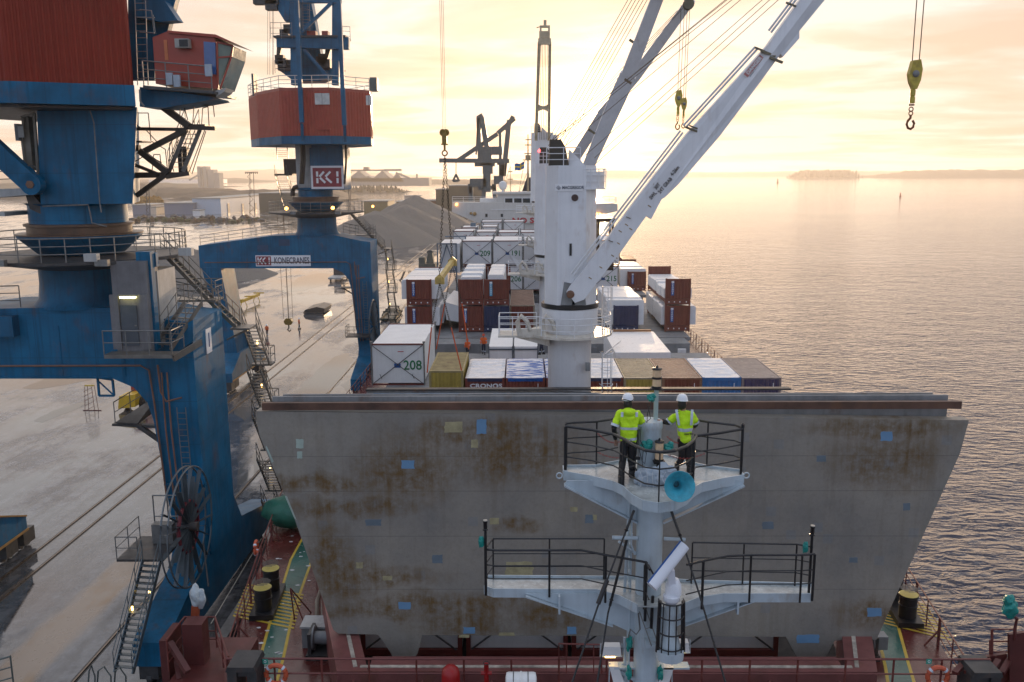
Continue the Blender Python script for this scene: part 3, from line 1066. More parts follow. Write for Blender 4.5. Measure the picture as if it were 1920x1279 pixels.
mb.build('top_flange', darksteel, cov2)
mb = MB()
mb.box((a.x - 0.6, 47.3, 13.0), (b.x + 0.9, 47.5, 13.2))
mb.box((a.x - 0.8, 46.9, 12.75), (b.x + 1.2, 47.05, 12.95))
mb.build('side_beam', rustbeam, cov2)


# ------------------------------------------------------------------ bollards
def bollard(p, q, label):
    o = thing('mooring_bollard', label, 'bollard', (p[0], p[1], DZ), 'double mooring bollards on the foredeck')
    p, q = V((p[0], p[1], DZ)), V((q[0], q[1], DZ))
    mb = MB()
    d = (q - p).normalized()
    mb.bar(p - d * 0.55 + V((0, 0, 0.12)), q + d * 0.55 + V((0, 0, 0.12)), 0.95, 0.22)
    mb.build('base', black, o)
    for c in (p, q):
        mb = MB()
        mb.lathe(c + V((0, 0, 0.23)), [(0.33, 0), (0.33, 0.85), (0.37, 0.88), (0.37, 0.93), (0.36, 0.94)], 24)
        for s_ in (0.5,):
            mb.torus(c + V((0, 0, 0.75)), (0, 0, 1), 0.335, 0.03, 24, 5)
        po = mb.build('post', black, o, smooth=True)
        mb = MB()
        mb.lathe(c + V((0, 0, 1.171)), [(0.355, 0), (0.355, 0.012)], 24)
        for k in range(-3, 4):
            mb.mi = 1
            w = math.sqrt(max(0, 0.34 ** 2 - (k * 0.1) ** 2))
            mb.box((c.x - w, c.y + k * 0.1 - 0.028, DZ + 1.402), (c.x + w, c.y + k * 0.1 + 0.028, DZ + 1.408))
            mb.mi = 0
        mb.v = [V((v.x, v.y, v.z)) for v in mb.v]
        cap = mb.build('striped_cap', [M('cap yellow', (0.55, 0.45, 0.10), 0.5), black], po)
    return o


bollard((bl1.x, bl1.y), (bl1.x - 0.15, bl1.y + 1.75), 'black double bollard with yellow striped caps on the left deck beside the green walkway')
bollard((bl2.x, bl2.y), (bl2.x + 0.18, bl2.y + 1.75), 'black double bollard with yellow striped caps on the right deck by the sea')


# ------------------------------------------------------------------ foreground forecastle fittings
def lifebuoy(c, axis, label, stand=True):
    c = V(c)
    o = thing('lifebuoy', label, 'lifebuoy', tuple(c))
    mb = MB()
    mb.torus(c, axis, 0.30, 0.075, 28, 8)
    mb.build('ring', M('lifebuoy orange', (0.55, 0.10, 0.04), 0.55, var=0.2), o, smooth=True)
    mb = MB()
    x, y = mb.frame(V(axis))
    for k in range(4):
        a = math.pi / 4 + k * math.pi / 2
        pp = [c + (x * math.cos(a + e) + y * math.sin(a + e)) * 0.30 for e in (-0.12, 0, 0.12)]
        mb.path(pp, 0.080, 8)
    mb.build('band', reflect_, o)
    return o


fr0, fr1 = onz(425, 1235, 11.55), onz(1872, 1252, 11.55)
FY = fr0.y
mb = MB()
zt, zb = 11.55, FZ
nposts = 13
xs_ = [fr0.x + (fr1.x - fr0.x) * i / nposts for i in range(nposts + 1)]
railing(mb, [(fr0.x, FY, zb - 1.0), (fr1.x, FY, zb - 1.0)], zt - zb + 1.0, 3, 1.45, 0.028)
tag(mb.build('forecastle_railing', rrail), 'red railing across the foot of the picture in front of the raised cover', 'railing')
lb1 = onz(518, 1264, 11.1)
lifebuoy((lb1.x, FY - 0.12, 11.1), (0, 1, 0), 'orange lifebuoy hanging on the red railing at lower left')
lb2 = onz(1770, 1280, 11.1)
lifebuoy((lb2.x, FY - 0.12, 11.05), (0, 1, 0), 'orange lifebuoy hanging on the red railing at lower right')
lb3 = at(476, 1027, 38.2)
lifebuoy((lb3.x + 0.1, 38.2, lb3.z), (1, 0.1, 0), 'small orange lifebuoy on the railing beside the crane foot')
for (px, lab) in ((497, 'small green lifebuoy sign on the railing beside the left lifebuoy'), (1742, 'small green lifebuoy sign on the railing beside the right lifebuoy')):
    p = at(px, 1240, FY - 0.06)
    o = thing('safety_sign', lab, 'sign', tuple(p))
    MB().box((p.x - 0.08, p.y, p.z - 0.09), (p.x + 0.08, p.y + 0.01, p.z + 0.07)).build('plate', M('sign green', (0.02, 0.30, 0.22), 0.4), o)
    mb = MB()
    mb.torus((p.x, p.y - 0.004, p.z - 0.01), (0, 1, 0), 0.035, 0.008, 12, 4)
    mb.build('ring_symbol', whiteletter, o)

# hold cargo seen under the cover: braced white modules
for i, (x0, x1) in enumerate(((-5.9, -2.2), (-2.05, 1.65), (1.8, 5.5), (5.65, 9.3))):
    o = thing('cargo_module', ['white braced module in the open hold below the cover, left end', 'white braced module in the open hold, just left of the mast', 'white braced module in the open hold, behind the mast foot', 'white braced module in the open hold, right end of the row'][i],
              'cargo module', (x0, 31, 6.5), 'modules stowed in the open hold')
    mb = MB()
    mb.box((x0, 30.2, 8.95), (x1, 40, 10.9))
    mb.build('wrapped_body', wmod, o)
    mb = MB()
    for s_ in (x0 + 0.08, x1 - 0.08):
        mb.box((s_ - 0.08, 30.08, 8.64), (s_ + 0.08, 30.198, 10.9))
    mb.box((x0 + 0.16, 30.08, 8.7), (x1 - 0.16, 30.198, 8.93))
    mb.build('frame', rred, o)
    mb = MB()
    mb.tube((x0 + 0.2, 30.02, 9.0), (x1 - 0.2, 30.02, 11.6), 0.035, 5)
    mb.tube((x0 + 0.2, 29.95, 11.6), (x1 - 0.2, 29.95, 9.0), 0.035, 5)
    mb.build('cross_brace', darksteel, o)
holdm = M('hold dark', (0.02, 0.018, 0.018), 0.8)  # near-black sheet laid on the deck, shade of the open hold as colour
mb = MB()
mb.add([(-4.9, 26.9, DZ + 0.02), (10.2, 26.9, DZ + 0.02), (11.6, 30.6, DZ + 0.02), (13.9, HY1 - 0.8, DZ + 0.02), (-7.9, HY1 - 0.8, DZ + 0.02), (-6.3, 30.6, DZ + 0.02)], [(0, 1, 2, 3, 4, 5)])
mb.build('hold_shade_sheet', holdm, ship)


def winch(p, label, s=1.0):
    o = thing('deck_winch', label, 'winch', tuple(p))
    p = V(p)
    mb = MB()
    mb.box((p.x - 0.7 * s, p.y - 0.5 * s, p.z), (p.x + 0.7 * s, p.y + 0.5 * s, p.z + 0.2))
    mb.box((p.x - 0.62 * s, p.y - 0.45 * s, p.z + 0.2), (p.x - 0.5 * s, p.y + 0.45 * s, p.z + 1.0 * s))
    mb.box((p.x + 0.5 * s, p.y - 0.45 * s, p.z + 0.2), (p.x + 0.62 * s, p.y + 0.45 * s, p.z + 1.0 * s))
    mb.build('frame', darksteel, o)
    mb = MB()
    mb.lathe((p.x - 0.5 * s, p.y, p.z + 0.65 * s), [(0.45 * s, 0), (0.45 * s, 0.06), (0.24 * s, 0.07), (0.24 * s, 0.93 * s), (0.45 * s, 0.94 * s), (0.45 * s, 1.0 * s)], 20, axis=(1, 0, 0))
    mb.build('drum', grey, o, smooth=True)
    mb = MB()
    mb.box((p.x + 0.63 * s, p.y - 0.2 * s, p.z + 0.3), (p.x + 1.1 * s, p.y + 0.3 * s, p.z + 0.9 * s))
    mb.build('motor', grey, o)
    return o


wl = onz(600, 1262, DZ)
winch((wl.x, wl.y + 1.3, DZ), 'grey winch by the left corner of the open hold')
wr = onz(1632, 1262, DZ)
winch((wr.x, wr.y + 1.2, DZ), 'dark winch by the right corner of the open hold', 0.9)
# hydraulic pipe stand and cabinet on the left
o = thing('deck_cabinet', 'grey deck cabinet with bent pipes beside the left edge of the cover', 'cabinet', tuple(onz(592, 1200, DZ)))
p = onz(594, 1205, DZ)
mb = MB()
mb.box((p.x - 0.45, p.y - 0.4, DZ), (p.x + 0.45, p.y + 0.4, DZ + 0.8))
mb.build('body', grey, o)
mb = MB()
mb.box((p.x - 0.5, p.y - 0.45, DZ + 0.8), (p.x + 0.5, p.y + 0.45, DZ + 0.88))
mb.build('lid', ltgrey, o)
mb = MB()
for k in (0, 0.22):
    mb.path([(p.x - 0.1 + k, p.y + 0.5, DZ + 0.2), (p.x - 0.2 + k, p.y + 1.2, DZ + 1.1), (p.x - 0.1 + k, p.y + 2.4, DZ + 1.6), (p.x + 0.3 + k, p.y + 4.6, DZ + 1.7)], 0.09, 8)
mb.build('pipe', M('pipe buff', (0.22, 0.18, 0.13), 0.5, var=0.3, rust=0.3), o, smooth=True)
# green covered box
p = onz(540, 992, DZ)
mb = MB()
mb.blob((p.x + 0.2, p.y, DZ + 1.0), (1.35, 1.0, 0.85), 4, 0.12, sub=3)
o = thing('covered_machine', 'dark green tarpaulin covered machine on the left deck behind the lifebuoy', 'covered machine', (p.x, p.y, DZ))
mb.build('cover', greenm, o, smooth=True)
mb = MB()
for a_ in (-0.8, 0.9):
    mb.box((p.x + a_, p.y - 0.5, DZ), (p.x + a_ + 0.1, p.y - 0.4, DZ + 0.6))
mb.build('leg', darksteel, o)
# tripod stand on deck
p = onz(552, 1160, DZ)
mb = MB()
for dx_, dy_ in ((0, 0), (0.5, -0.4), (0.55, 0.5)):
    mb.tube((p.x + dx_, p.y + dy_, DZ), (p.x - 0.1, p.y, DZ + 1.3), 0.03, 5)
tag(mb.build('tripod_stand', rrail), 'thin red tripod stand on the green walkway of the left deck', 'stand')
# oxblood platform with tank at lower left
p0 = onz(300, 1235, 10.4)
o = thing('bow_platform', 'dark red bow bulwark and gangway platform at the lower left corner', 'bulwark', (p0.x, p0.y, DZ))
oxb = M('oxblood paint', (0.095, 0.02, 0.017), 0.45, var=0.3, rust=0.2)
mb = MB()
for (x0, y0, x1, y1, z0, z1, yy, dd) in ((298, 1202, 320, 1290, 8.6, 0, 26.5, 1.2),):
    a, b = at(x0, y0, yy), at(x1, y1, yy)
    mb.box((a.x, yy, b.z), (b.x, yy + dd, a.z))
a, b = at(340, 1172, 26.8), at(383, 1245, 26.8)
mb.box((a.x, 26.8, b.z - 1), (b.x, 27.4, a.z))
a, b = at(320, 1262, 26), at(426, 1330, 26)
mb.box((a.x, 24, 9.4), (b.x + 0.3, 28.6, a.z - 0.2))
mb.bar(at(318, 1205, 26.6), at(352, 1260, 26.0), 0.18)
mb.bar(at(330, 1240, 26.6), at(336, 1275, 26.0), 0.14)
mb.build('bulwark', oxb, o)
mb = MB()
c1, c2, c3, c4 = at(312, 1200, 26.2), at(346, 1157, 27.5), at(403, 1157, 27.5), at(428, 1232, 25.6)
mb.path([c1, c2, c3, c4], 0.035, 6)
for f_ in (0.5, 0.8):
    mb.path([c1 - V((0, 0, f_)), c2 - V((0, 0, f_)), c3 - V((0, 0, f_)), c4 - V((0, 0, f_))], 0.022, 6)
for c_ in (c1, c2, c3, c3.lerp(c4, 0.5), c4):
    mb.tube(c_, c_ - V((0, 0, 1.1)), 0.03, 6)
mb.build('guard_rail', rrail, o)
o = thing('wrapped_lamp', 'lamp wrapped in pale plastic on an orange post in front of the crane foot', 'lamp', tuple(at(364, 1160, 28)))
mb = MB()
mb.blob(at(371, 1120, 28), (0.24, 0.22, 0.38), 2, 0.25, sub=3)
mb.build('plastic_wrap', M('pale plastic', (0.45, 0.52, 0.55), 0.3, bump=0.8, bs=12), o, smooth=True)
MB().bar(at(367, 1135, 28), at(364, 1185, 28), 0.22).build('post', M('post orange', (0.30, 0.06, 0.02), 0.5), o)


def hatch_box(px, py, Y, w, h, label):
    c = at(px, py, Y)
    o = thing('vent_box', label, 'vent box', tuple(c))
    mb = MB()
    for s_ in (-1, 1):
        mb.box((c.x + s_ * w * 0.33 - w * 0.16, Y, c.z - h), (c.x + s_ * w * 0.33 + w * 0.16, Y + 0.8, c.z - 0.1))
    mb.box((c.x - w * 0.17, Y + 0.1, c.z - 0.35), (c.x + w * 0.17, Y + 0.7, c.z - 0.1))
    mb.build('body', darksteel, o)
    mb = MB()
    mb.prism([(c.x - w / 2, Y - 0.1, c.z - 0.1), (c.x + w / 2, Y - 0.1, c.z - 0.1), (c.x + w * 0.44, Y - 0.1, c.z + 0.06), (c.x - w * 0.44, Y - 0.1, c.z + 0.06)], (0, 1.0, 0))
    mb.build('lid', darksteel, o)


hatch_box(452, 1252, 24.3, 0.9, 1.6, 'dark vent box with a sloped lid beside the left lifebuoy')
hatch_box(1850, 1262, 24.3, 0.9, 1.6, 'dark vent box with a sloped lid beside the right lifebuoy')
# right bulwark
o = thing('bow_bulwark', 'dark red bulwark plating with ribs at the lower right corner', 'bulwark', tuple(onz(1850, 1240, 10.4)))
mb = MB()
a, b, c, d = at(1808, 1240, 25.5), at(1888, 1222, 26.5), at(1925, 1222, 26.5), at(1990, 1400, 22)
mb.prism([at(1812, 1238, 25.2), at(1888, 1226, 25.2), at(1892, 1300, 25.2), at(1800, 1300, 25.2)], (0, 0.12, 0))
mb.prism([at(1893, 1190, 25.0), at(1990, 1178, 25.0), at(2000, 1320, 25.0), at(1893, 1320, 25.0)], (0, 0.12, 0))
for k in range(5):
    mb.bar(at(1790 + k * 22, 1262, 24.6), at(1812 + k * 20, 1238, 25.1), 0.16, 0.10)
mb.build('plating', oxb, o)
mb = MB()
g1_, g2_ = at(1860, 1180, 25.4), at(1860, 1245, 25.4)
mb.tube(g1_, g2_, 0.045, 6)
mb.tube(at(1856, 1200, 25.4), at(1856, 1255, 25.4), 0.03, 6)
for f_ in (0, 0.4, 0.75):
    mb.tube(g1_ - V((0, 0, f_)), at(1900, 1180, 25.4) - V((0, 0, f_)), 0.025, 6)
mb.build('guard_rail', rrail, o)
o = thing('wrapped_lamp', 'lamp bagged in teal plastic on a bent post at the right edge above the water', 'lamp', tuple(at(1898, 1178, 25)))
mb = MB()
mb.blob(at(1892, 1125, 25), (0.16, 0.14, 0.18), 3, 0.25, sub=3)
mb.blob(at(1893, 1142, 25), (0.24, 0.16, 0.26), 5, 0.25, sub=3)
mb.build('plastic_bag', teal, o, smooth=True)
mb = MB()
mb.path([at(1893, 1150, 25), at(1907, 1160, 25), at(1903, 1180, 25), at(1903, 1200, 25)], 0.05, 7)
mb.build('post', oxb, o)
# liferaft canister and red vents near the bottom
p = at(977, 1272, 23.5)
o = thing('liferaft_canister', 'white liferaft canister lying at the bottom edge left of the mast', 'liferaft', tuple(p))
mb = MB()
mb.lathe((p.x - 0.45, 23.5, p.z - 0.10), [(0.12, 0), (0.25, 0.03), (0.27, 0.1), (0.27, 0.42), (0.29, 0.43), (0.29, 0.47), (0.27, 0.48), (0.27, 0.8), (0.25, 0.87), (0.12, 0.9)], 20, axis=(1, 0, 0))
mb.build('canister', wpaint, o, smooth=True)
mb = MB()
for x_ in (-0.22, 0.2):
    mb.torus((p.x + x_, 23.5, p.z - 0.1), (1, 0, 0), 0.275, 0.012, 20, 4)
mb.box((p.x - 0.4, 23.3, p.z - 1.6), (p.x + 0.4, 23.7, p.z - 0.37))
mb.build('strap', darksteel, o)
p = at(845, 1262, 24.0)
o = thing('mushroom_vent', 'bright red domed vent standing behind the red railing', 'vent', tuple(p))
mb = MB()
mb.lathe((p.x, 24.0, p.z - 1.3), [(0.27, 0), (0.27, 1.25), (0.24, 1.42), (0.14, 1.52), (0.02, 1.56)], 20)
mb.build('hood', M('vent red', (0.30, 0.008, 0.008), 0.4), o, smooth=True)
MB().lathe((p.x, 24.0, p.z - 1.7), [(0.4, 0), (0.4, 0.1), (0.3, 0.1), (0.3, 0.4)], 16).build('flange', darksteel, o)
p = at(912, 1262, 24.2)
o = thing('fire_hydrant', 'small red deck hydrant right of the red vent', 'hydrant', tuple(p))
mb = MB()
mb.tube(p - V((0, 0, 1.2)), p + V((0, 0, 0.3)), 0.07, 8)
mb.tube(p - V((0.16, 0, 0)), p + V((0.16, 0, 0)), 0.06, 8)
mb.build('pipe', M('vent red', (0.30, 0.008, 0.008), 0.4), o)
mb = MB()
mb.torus(p + V((0, 0, 0.32)), (0, 0, 1), 0.09, 0.015, 12, 4)
mb.build('hand_wheel', black, o)
# deck clutter on the forecastle: pipes and gate frame
o = thing('gate_frame', 'red tubular gate frame standing behind the forecastle railing left of the mast', 'gate', tuple(at(1080, 1240, 24.8)))
mb = MB()
c = [at(1048, 1262, 24.9), at(1048, 1207, 24.9), at(1128, 1209, 24.9), at(1128, 1262, 24.9)]
mb.path(c, 0.03, 6)
mb.tube(at(1050, 1232, 24.9), at(1127, 1234, 24.9), 0.02, 5)
for x_ in (1062, 1113):
    mb.tube(at(x_, 1208, 24.9), at(x_, 1262, 24.9), 0.02, 5)
mb.build('frame', rrail, o)
for i in range(9):
    x_ = -6.5 + i * 2.1
    mb = MB()
    mb.tube((x_, 23.3, FZ), (x_, 23.3, FZ + 0.5), 0.09, 8)
    mb.lathe((x_, 23.3, FZ + 0.5), [(0.16, 0), (0.16, 0.06), (0.05, 0.14)], 10)
    tag(mb.build('pipe_vent', [oxb, darksteel][i % 2]), 'small pipe vent in a row at the aft edge of the dark forecastle deck', 'vent', 'pipe vents along the forecastle edge')
# ------------------------------------------------------------------ cargo on deck
def container(x0, x1, y0, y1, z0, z1, m, label, top=None, topz=0.0, group='containers in the front row', deco=None, name='shipping_container', topm=None):
    o = thing(name, label, 'container', ((x0 + x1) / 2, y0, z0), group)
    mb = MB()
    mb.box((x0 + 0.06, y0 + 0.05, z0 + 0.02), (x1 - 0.06, y1 - 0.05, z1 - 0.05))
    mb.corr((x0 + 0.12, y0 + 0.045), (x1 - 0.12, y0 + 0.045), z0 + 0.15, z1 - 0.13, 0.22, 0.035)
    mb.corr((x1 - 0.055, y0 + 0.15), (x1 - 0.055, y1 - 0.15), z0 + 0.15, z1 - 0.13, 0.28, 0.035)
    mb.corr((x0 + 0.055, y1 - 0.15), (x0 + 0.055, y0 + 0.15), z0 + 0.15, z1 - 0.13, 0.28, 0.035)
    mb.build('shell', m, o)
    mb = MB()
    for x in (x0, x1 - 0.14):
        for y in (y0, y1 - 0.14):
            mb.box((x, y, z0), (x + 0.14, y + 0.14, z1))
    for z in (z0, z1 - 0.12):
        for y in (y0 + 0.012, y1 - 0.092):
            mb.box((x0 + 0.142, y, z + 0.004), (x1 - 0.142, y + 0.08, z + 0.116))
        for x in (x0 + 0.012, x1 - 0.082):
            mb.box((x, y0 + 0.142, z + 0.004), (x + 0.07, y1 - 0.142, z + 0.116))
    mb.build('corner_frame', m if topm is None else topm, o)
    # roof ribs
    if top is None:
        mb = MB()
        n = 18
        for i in range(n):
            y = y0 + 0.25 + (y1 - y0 - 0.5) * i / (n - 1)
            mb.box((x0 + 0.12, y - 0.09, z1 - 0.051), (x1 - 0.12, y + 0.09, z1 - 0.022))
        mb.build('roof_ribs', topm or m, o)
    else:
        mb = MB()
        nx, ny = 12, 20
        sd = random.random() * 50
        vs = []
        for j in range(ny + 1):
            for i in range(nx + 1):
                x = x0 + 0.02 + (x1 - x0 - 0.04) * i / nx
                y = y0 - 0.01 + (y1 - y0 + 0.02) * j / ny
                sag = 0.03 * math.cos(2 * math.pi * j / ny * 7) + 0.06 * mnoise.noise(V((x * 1.3, y * 1.3, sd)))
                e = 0 if 0 < i < nx and 0 < j < ny else -0.03
                vs.append((x, y, z1 + 0.03 + topz + sag * (e == 0) + e))
        fs = [(j * (nx + 1) + i, j * (nx + 1) + i + 1, (j + 1) * (nx + 1) + i + 1, (j + 1) * (nx + 1) + i) for j in range(ny) for i in range(nx)]
        mb.add(vs, fs)
        mb.box((x0 + 0.15, y0 - 0.03, z1 - 0.22), (x1 - 0.15, y0 - 0.015, z1 + 0.0))
        mb.box((x1 + 0.003, y0 + 0.1, z1 - 0.3), (x1 + 0.02, y1 - 0.1, z1 + 0.0))
        mb.m = [0 if k < len(fs) else 1 for k in range(len(mb.f))]
        mb.build('tarpaulin', [top, deco or top], o, smooth=False)
    return o


def fx(px, Yd):
    return (px - 978) / FPX * Yd


T2 = 13.38
dz_ = 56.5
btarp = M('blue tarpaulin', (0.02, 0.10, 0.36), 0.22, var=0.3, vs=3, bump=0.9, bs=3)
wtop = M('wet container roof', (0.36, 0.30, 0.20), 0.28, var=0.35, vs=1.4, rust=0.5, rs=2)


def g_bw(t, b):
    tcn = N(t, 'ShaderNodeTexCoord')
    mp = N(t, 'ShaderNodeMapping', ins={'Vector': tcn.outputs['Object'], 'Scale': (0.6, 3.0, 1)})
    n = N(t, 'ShaderNodeTexNoise', ins={'Vector': mp.outputs[0], 'Scale': 1.4, 'Detail': 5.0})
    c = mixc(t, ramp(t, n.outputs[0], [(0.47, 0.0), (0.53, 1.0)]), (0.02, 0.11, 0.38), (0.72, 0.74, 0.78))
    t.links.new(c, b.inputs['Base Color'])
    b.inputs['Roughness'].default_value = 0.25
    nb = N(t, 'ShaderNodeTexNoise', ins={'Vector': tcn.outputs['Object'], 'Scale': 4.0, 'Detail': 5.0})
    bp = N(t, 'ShaderNodeBump', ins={'Strength': 0.7, 'Distance': 0.05, 'Height': nb.outputs[0]})
    t.links.new(bp.outputs[0], b.inputs['Normal'])


bwt = extra('blue and white tarpaulin', g_bw)
wtarp2 = M('glossy white tarpaulin', (0.72, 0.73, 0.75), 0.22, var=0.12, vs=3, bump=0.9, bs=3)
lift = 0.22
yc = container(fx(803, 56), fx(869, 56.5), 55, 61.05, HC + 0.45, T2 + lift + 0.25, cyel, 'dirty yellow container with a ribbed roof hanging on orange slings', topm=M('ribbed yellow roof', (0.34, 0.27, 0.12), 0.5, var=0.35, vs=1.5, rust=0.5), group=None)
c1 = container(fx(872, dz_), fx(946, dz_), 55, 61.05, HC, T2, cred, 'brown container under a white tarpaulin, white lettering on its end', top=wtarp2, deco=cnavy)
text('CRONOS', 'lettering', whiteletter, c1, (fx(881, dz_), 54.955, T2 - 0.5), 0.36, bold=0.012, sx=1.35)
c2 = container(fx(948, dz_), fx(1022, dz_), 55, 61.05, HC, T2, cred, 'brown container under a shiny blue tarpaulin just left of the crane pedestal', top=bwt, deco=btarp)
c2b = container(fx(1024, dz_), fx(1094, dz_), 55, 61.05, HC, T2, cred, 'container behind the white crane pedestal, only a strip of its blue tarpaulin showing', top=bwt, deco=btarp)
c3 = container(fx(1096, dz_), fx(1168, dz_), 55, 61.05, HC, T2, cred, 'brown container with white tarpaulin behind the caged ladder of the pedestal', top=wtarp2, deco=cnavy)
c4 = container(fx(1169, dz_), fx(1240, dz_), 55, 61.05, HC, T2, cyel, 'olive yellow container right of the caged ladder', topm=wtop)
c5 = container(fx(1241, dz_), fx(1315, dz_), 55, 61.05, HC, T2, cbrown, 'rust brown container with a wet brown roof behind the mast lantern', topm=M('wet brown roof', (0.30, 0.17, 0.11), 0.25, var=0.45, vs=1.4, rust=0.5, rs=2))
c6 = container(fx(1316, dz_), fx(1388, dz_), 55, 61.05, HC, T2, cblue, 'bright blue container with a white tarpaulin roof', top=wtarp2, deco=cblue)
c7 = container(fx(1389, dz_), fx(1463, dz_), 55, 61.05, HC, T2, cpurp, 'dark purple container at the sea end of the front row', topm=M('wet purple roof', (0.24, 0.19, 0.18), 0.22, var=0.3, vs=1.4))
for (c_, px) in ((c1, 931), (c2, 1008), (c3, 1155), (c5, 1300), (c6, 1374), (c7, 1447)):
    mb = MB()
    p = fx(px, dz_)
    mb.box((p, 54.93, T2 - 0.75), (p + 0.04, 54.945, T2 - 0.35))
    mb.build('marking', whiteletter, c_)


# white project modules with steel frames and crossed braces
def module(x0, x1, y0, y1, z0, z1, num, label, numpx=None, group='white braced modules', frame=rred, sub=True, cat='cargo module', braces=True):
    o = thing('cargo_module', label, cat, ((x0 + x1) / 2, y0, z0), group)
    w = x1 - x0
    mb = MB()
    nx, ny = 10, 12
    mb.box((x0 + 0.12, y0 + 0.06, z0 + 0.16), (x1 - 0.12, y1 - 0.06, z1 - 0.06))
    mb.build('wrapped_body', wmod, o)
    mb = MB()
    for z in (z0, z1 - 0.10):
        for y in (y0, y1 - 0.1):
            mb.box((x0 + 0.102, y, z), (x1 - 0.102, y + 0.1, z + 0.1)).nx()
    mb.pieces('frame_rail', frame, o)
    mb = MB()
    for x in (x0, x1 - 0.1):
        for y in (y0 - 0.003, y1 - 0.1):
            mb.box((x, y, z0), (x + 0.1, y + 0.1, z1 + 0.06))
            mb.box((x - 0.04, y - 0.04, z1 + 0.062), (x + 0.14, y + 0.14, z1 + 0.16))
            mb.nx()
    mb.pieces('corner_post', galv, o)
    if braces:
        mb = MB()
        mb.tube((x0 + 0.12, y0 - 0.02, z0 + 0.12), (x1 - 0.12, y0 - 0.02, z1 - 0.1), 0.028, 5)
        mb.tube((x0 + 0.12, y0 - 0.08, z1 - 0.1), (x1 - 0.12, y0 - 0.08, z0 + 0.12), 0.028, 5)
        for f_ in (0.2, 0.8):
            mb.bar((x0 + w * f_, y0 - 0.1, z0 + 0.5), (x0 + w * f_ - 0.14, y0 - 0.1, z0 + 0.85), 0.03)
        mb.build('cross_brace', darksteel, o)
    mb = MB()
    mb.box((x0 + w * 0.43, y0 + 0.04, z0 + (z1 - z0) * 0.42), (x0 + w * 0.55, y0 + 0.058, z0 + (z1 - z0) * 0.52))
    mb.build('blue_label', bluep if sub else bluep, o)
    mb = MB()
    mb.box((x0 + w * 0.5, y0 + 0.04, z1 - 0.62), (x0 + w * 0.61, y0 + 0.058, z1 - 0.57))
    mb.build('red_label', redletter, o)
    if num:
        text(num, 'number', greenletter, o, (x0 + w * 0.60, y0 + 0.045, z0 + (z1 - z0) * 0.47), w * 0.25, bold=0.012, sx=0.92)
    return o


module(fx(697.5, 66), fx(798, 66), 64, 73, HC, HC + 3.1, '208', 'big white module numbered 208 in green at the quay side', group='white braced modules')
# loose offset modules just aft of the front row
for k, (p0, p1) in enumerate(((917, 961), (964, 1008))):
    x0, x1 = fx(p0, 66), fx(p1, 66)
    o = thing('cargo_crate', ['low white crate with grey corner posts beside the crane pedestal, the left one', 'low white crate with grey corner posts half hidden by the crane platform'][k], 'crate', (x0, 64.5, HC), 'low white crates aft of the front row')
    mb = MB()
    mb.box((x0, 64.6, HC + 0.05), (x1, 72.5, 13.55))
    mb.build('wrapped_body', wmod, o)
    mb = MB()
    for x in (x0, x1):
        mb.box((x - 0.03, 64.52, HC), (x + 0.03, 64.58, 13.6))
    mb.box((x0 + 0.031, 64.52, 13.3), (x1 - 0.031, 64.58, 13.4))
    mb.build('brace_frame', M('brace slate', (0.08, 0.10, 0.12), 0.5), o)
x0, x1 = fx(1150, 66), fx(1252, 66)
o = thing('cargo_crate', 'wide white tarpaulined crate behind the olive and brown containers', 'crate', (x0, 64, HC))
mb = MB()
mb.prism([(x0, 63.5, 13.3), (x1, 63.5, 13.3), (x1 - 0.1, 71.5, 13.42), (x0 - 0.1, 71.5, 13.42)], (0, 0, -2.4))
mb.build('tarpaulin', wtarp, o)
mb = MB()
mb.box((x0 + 0.2, 71.4, 13.43), (x1 - 0.3, 71.55, 13.6))
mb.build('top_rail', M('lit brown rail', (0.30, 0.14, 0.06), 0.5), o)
mb = MB()
la_, lb_ = at(1128, 668, 62.5), at(1164, 640, 66)
ladder(mb, la_, lb_, 0.4, (0.2, 1, 0), 0.03)
tag(mb.build('aluminium_ladder', M('aluminium', (0.6, 0.6, 0.62), 0.3, 0.8)), 'aluminium ladder leaning across the containers behind the pedestal', 'ladder')


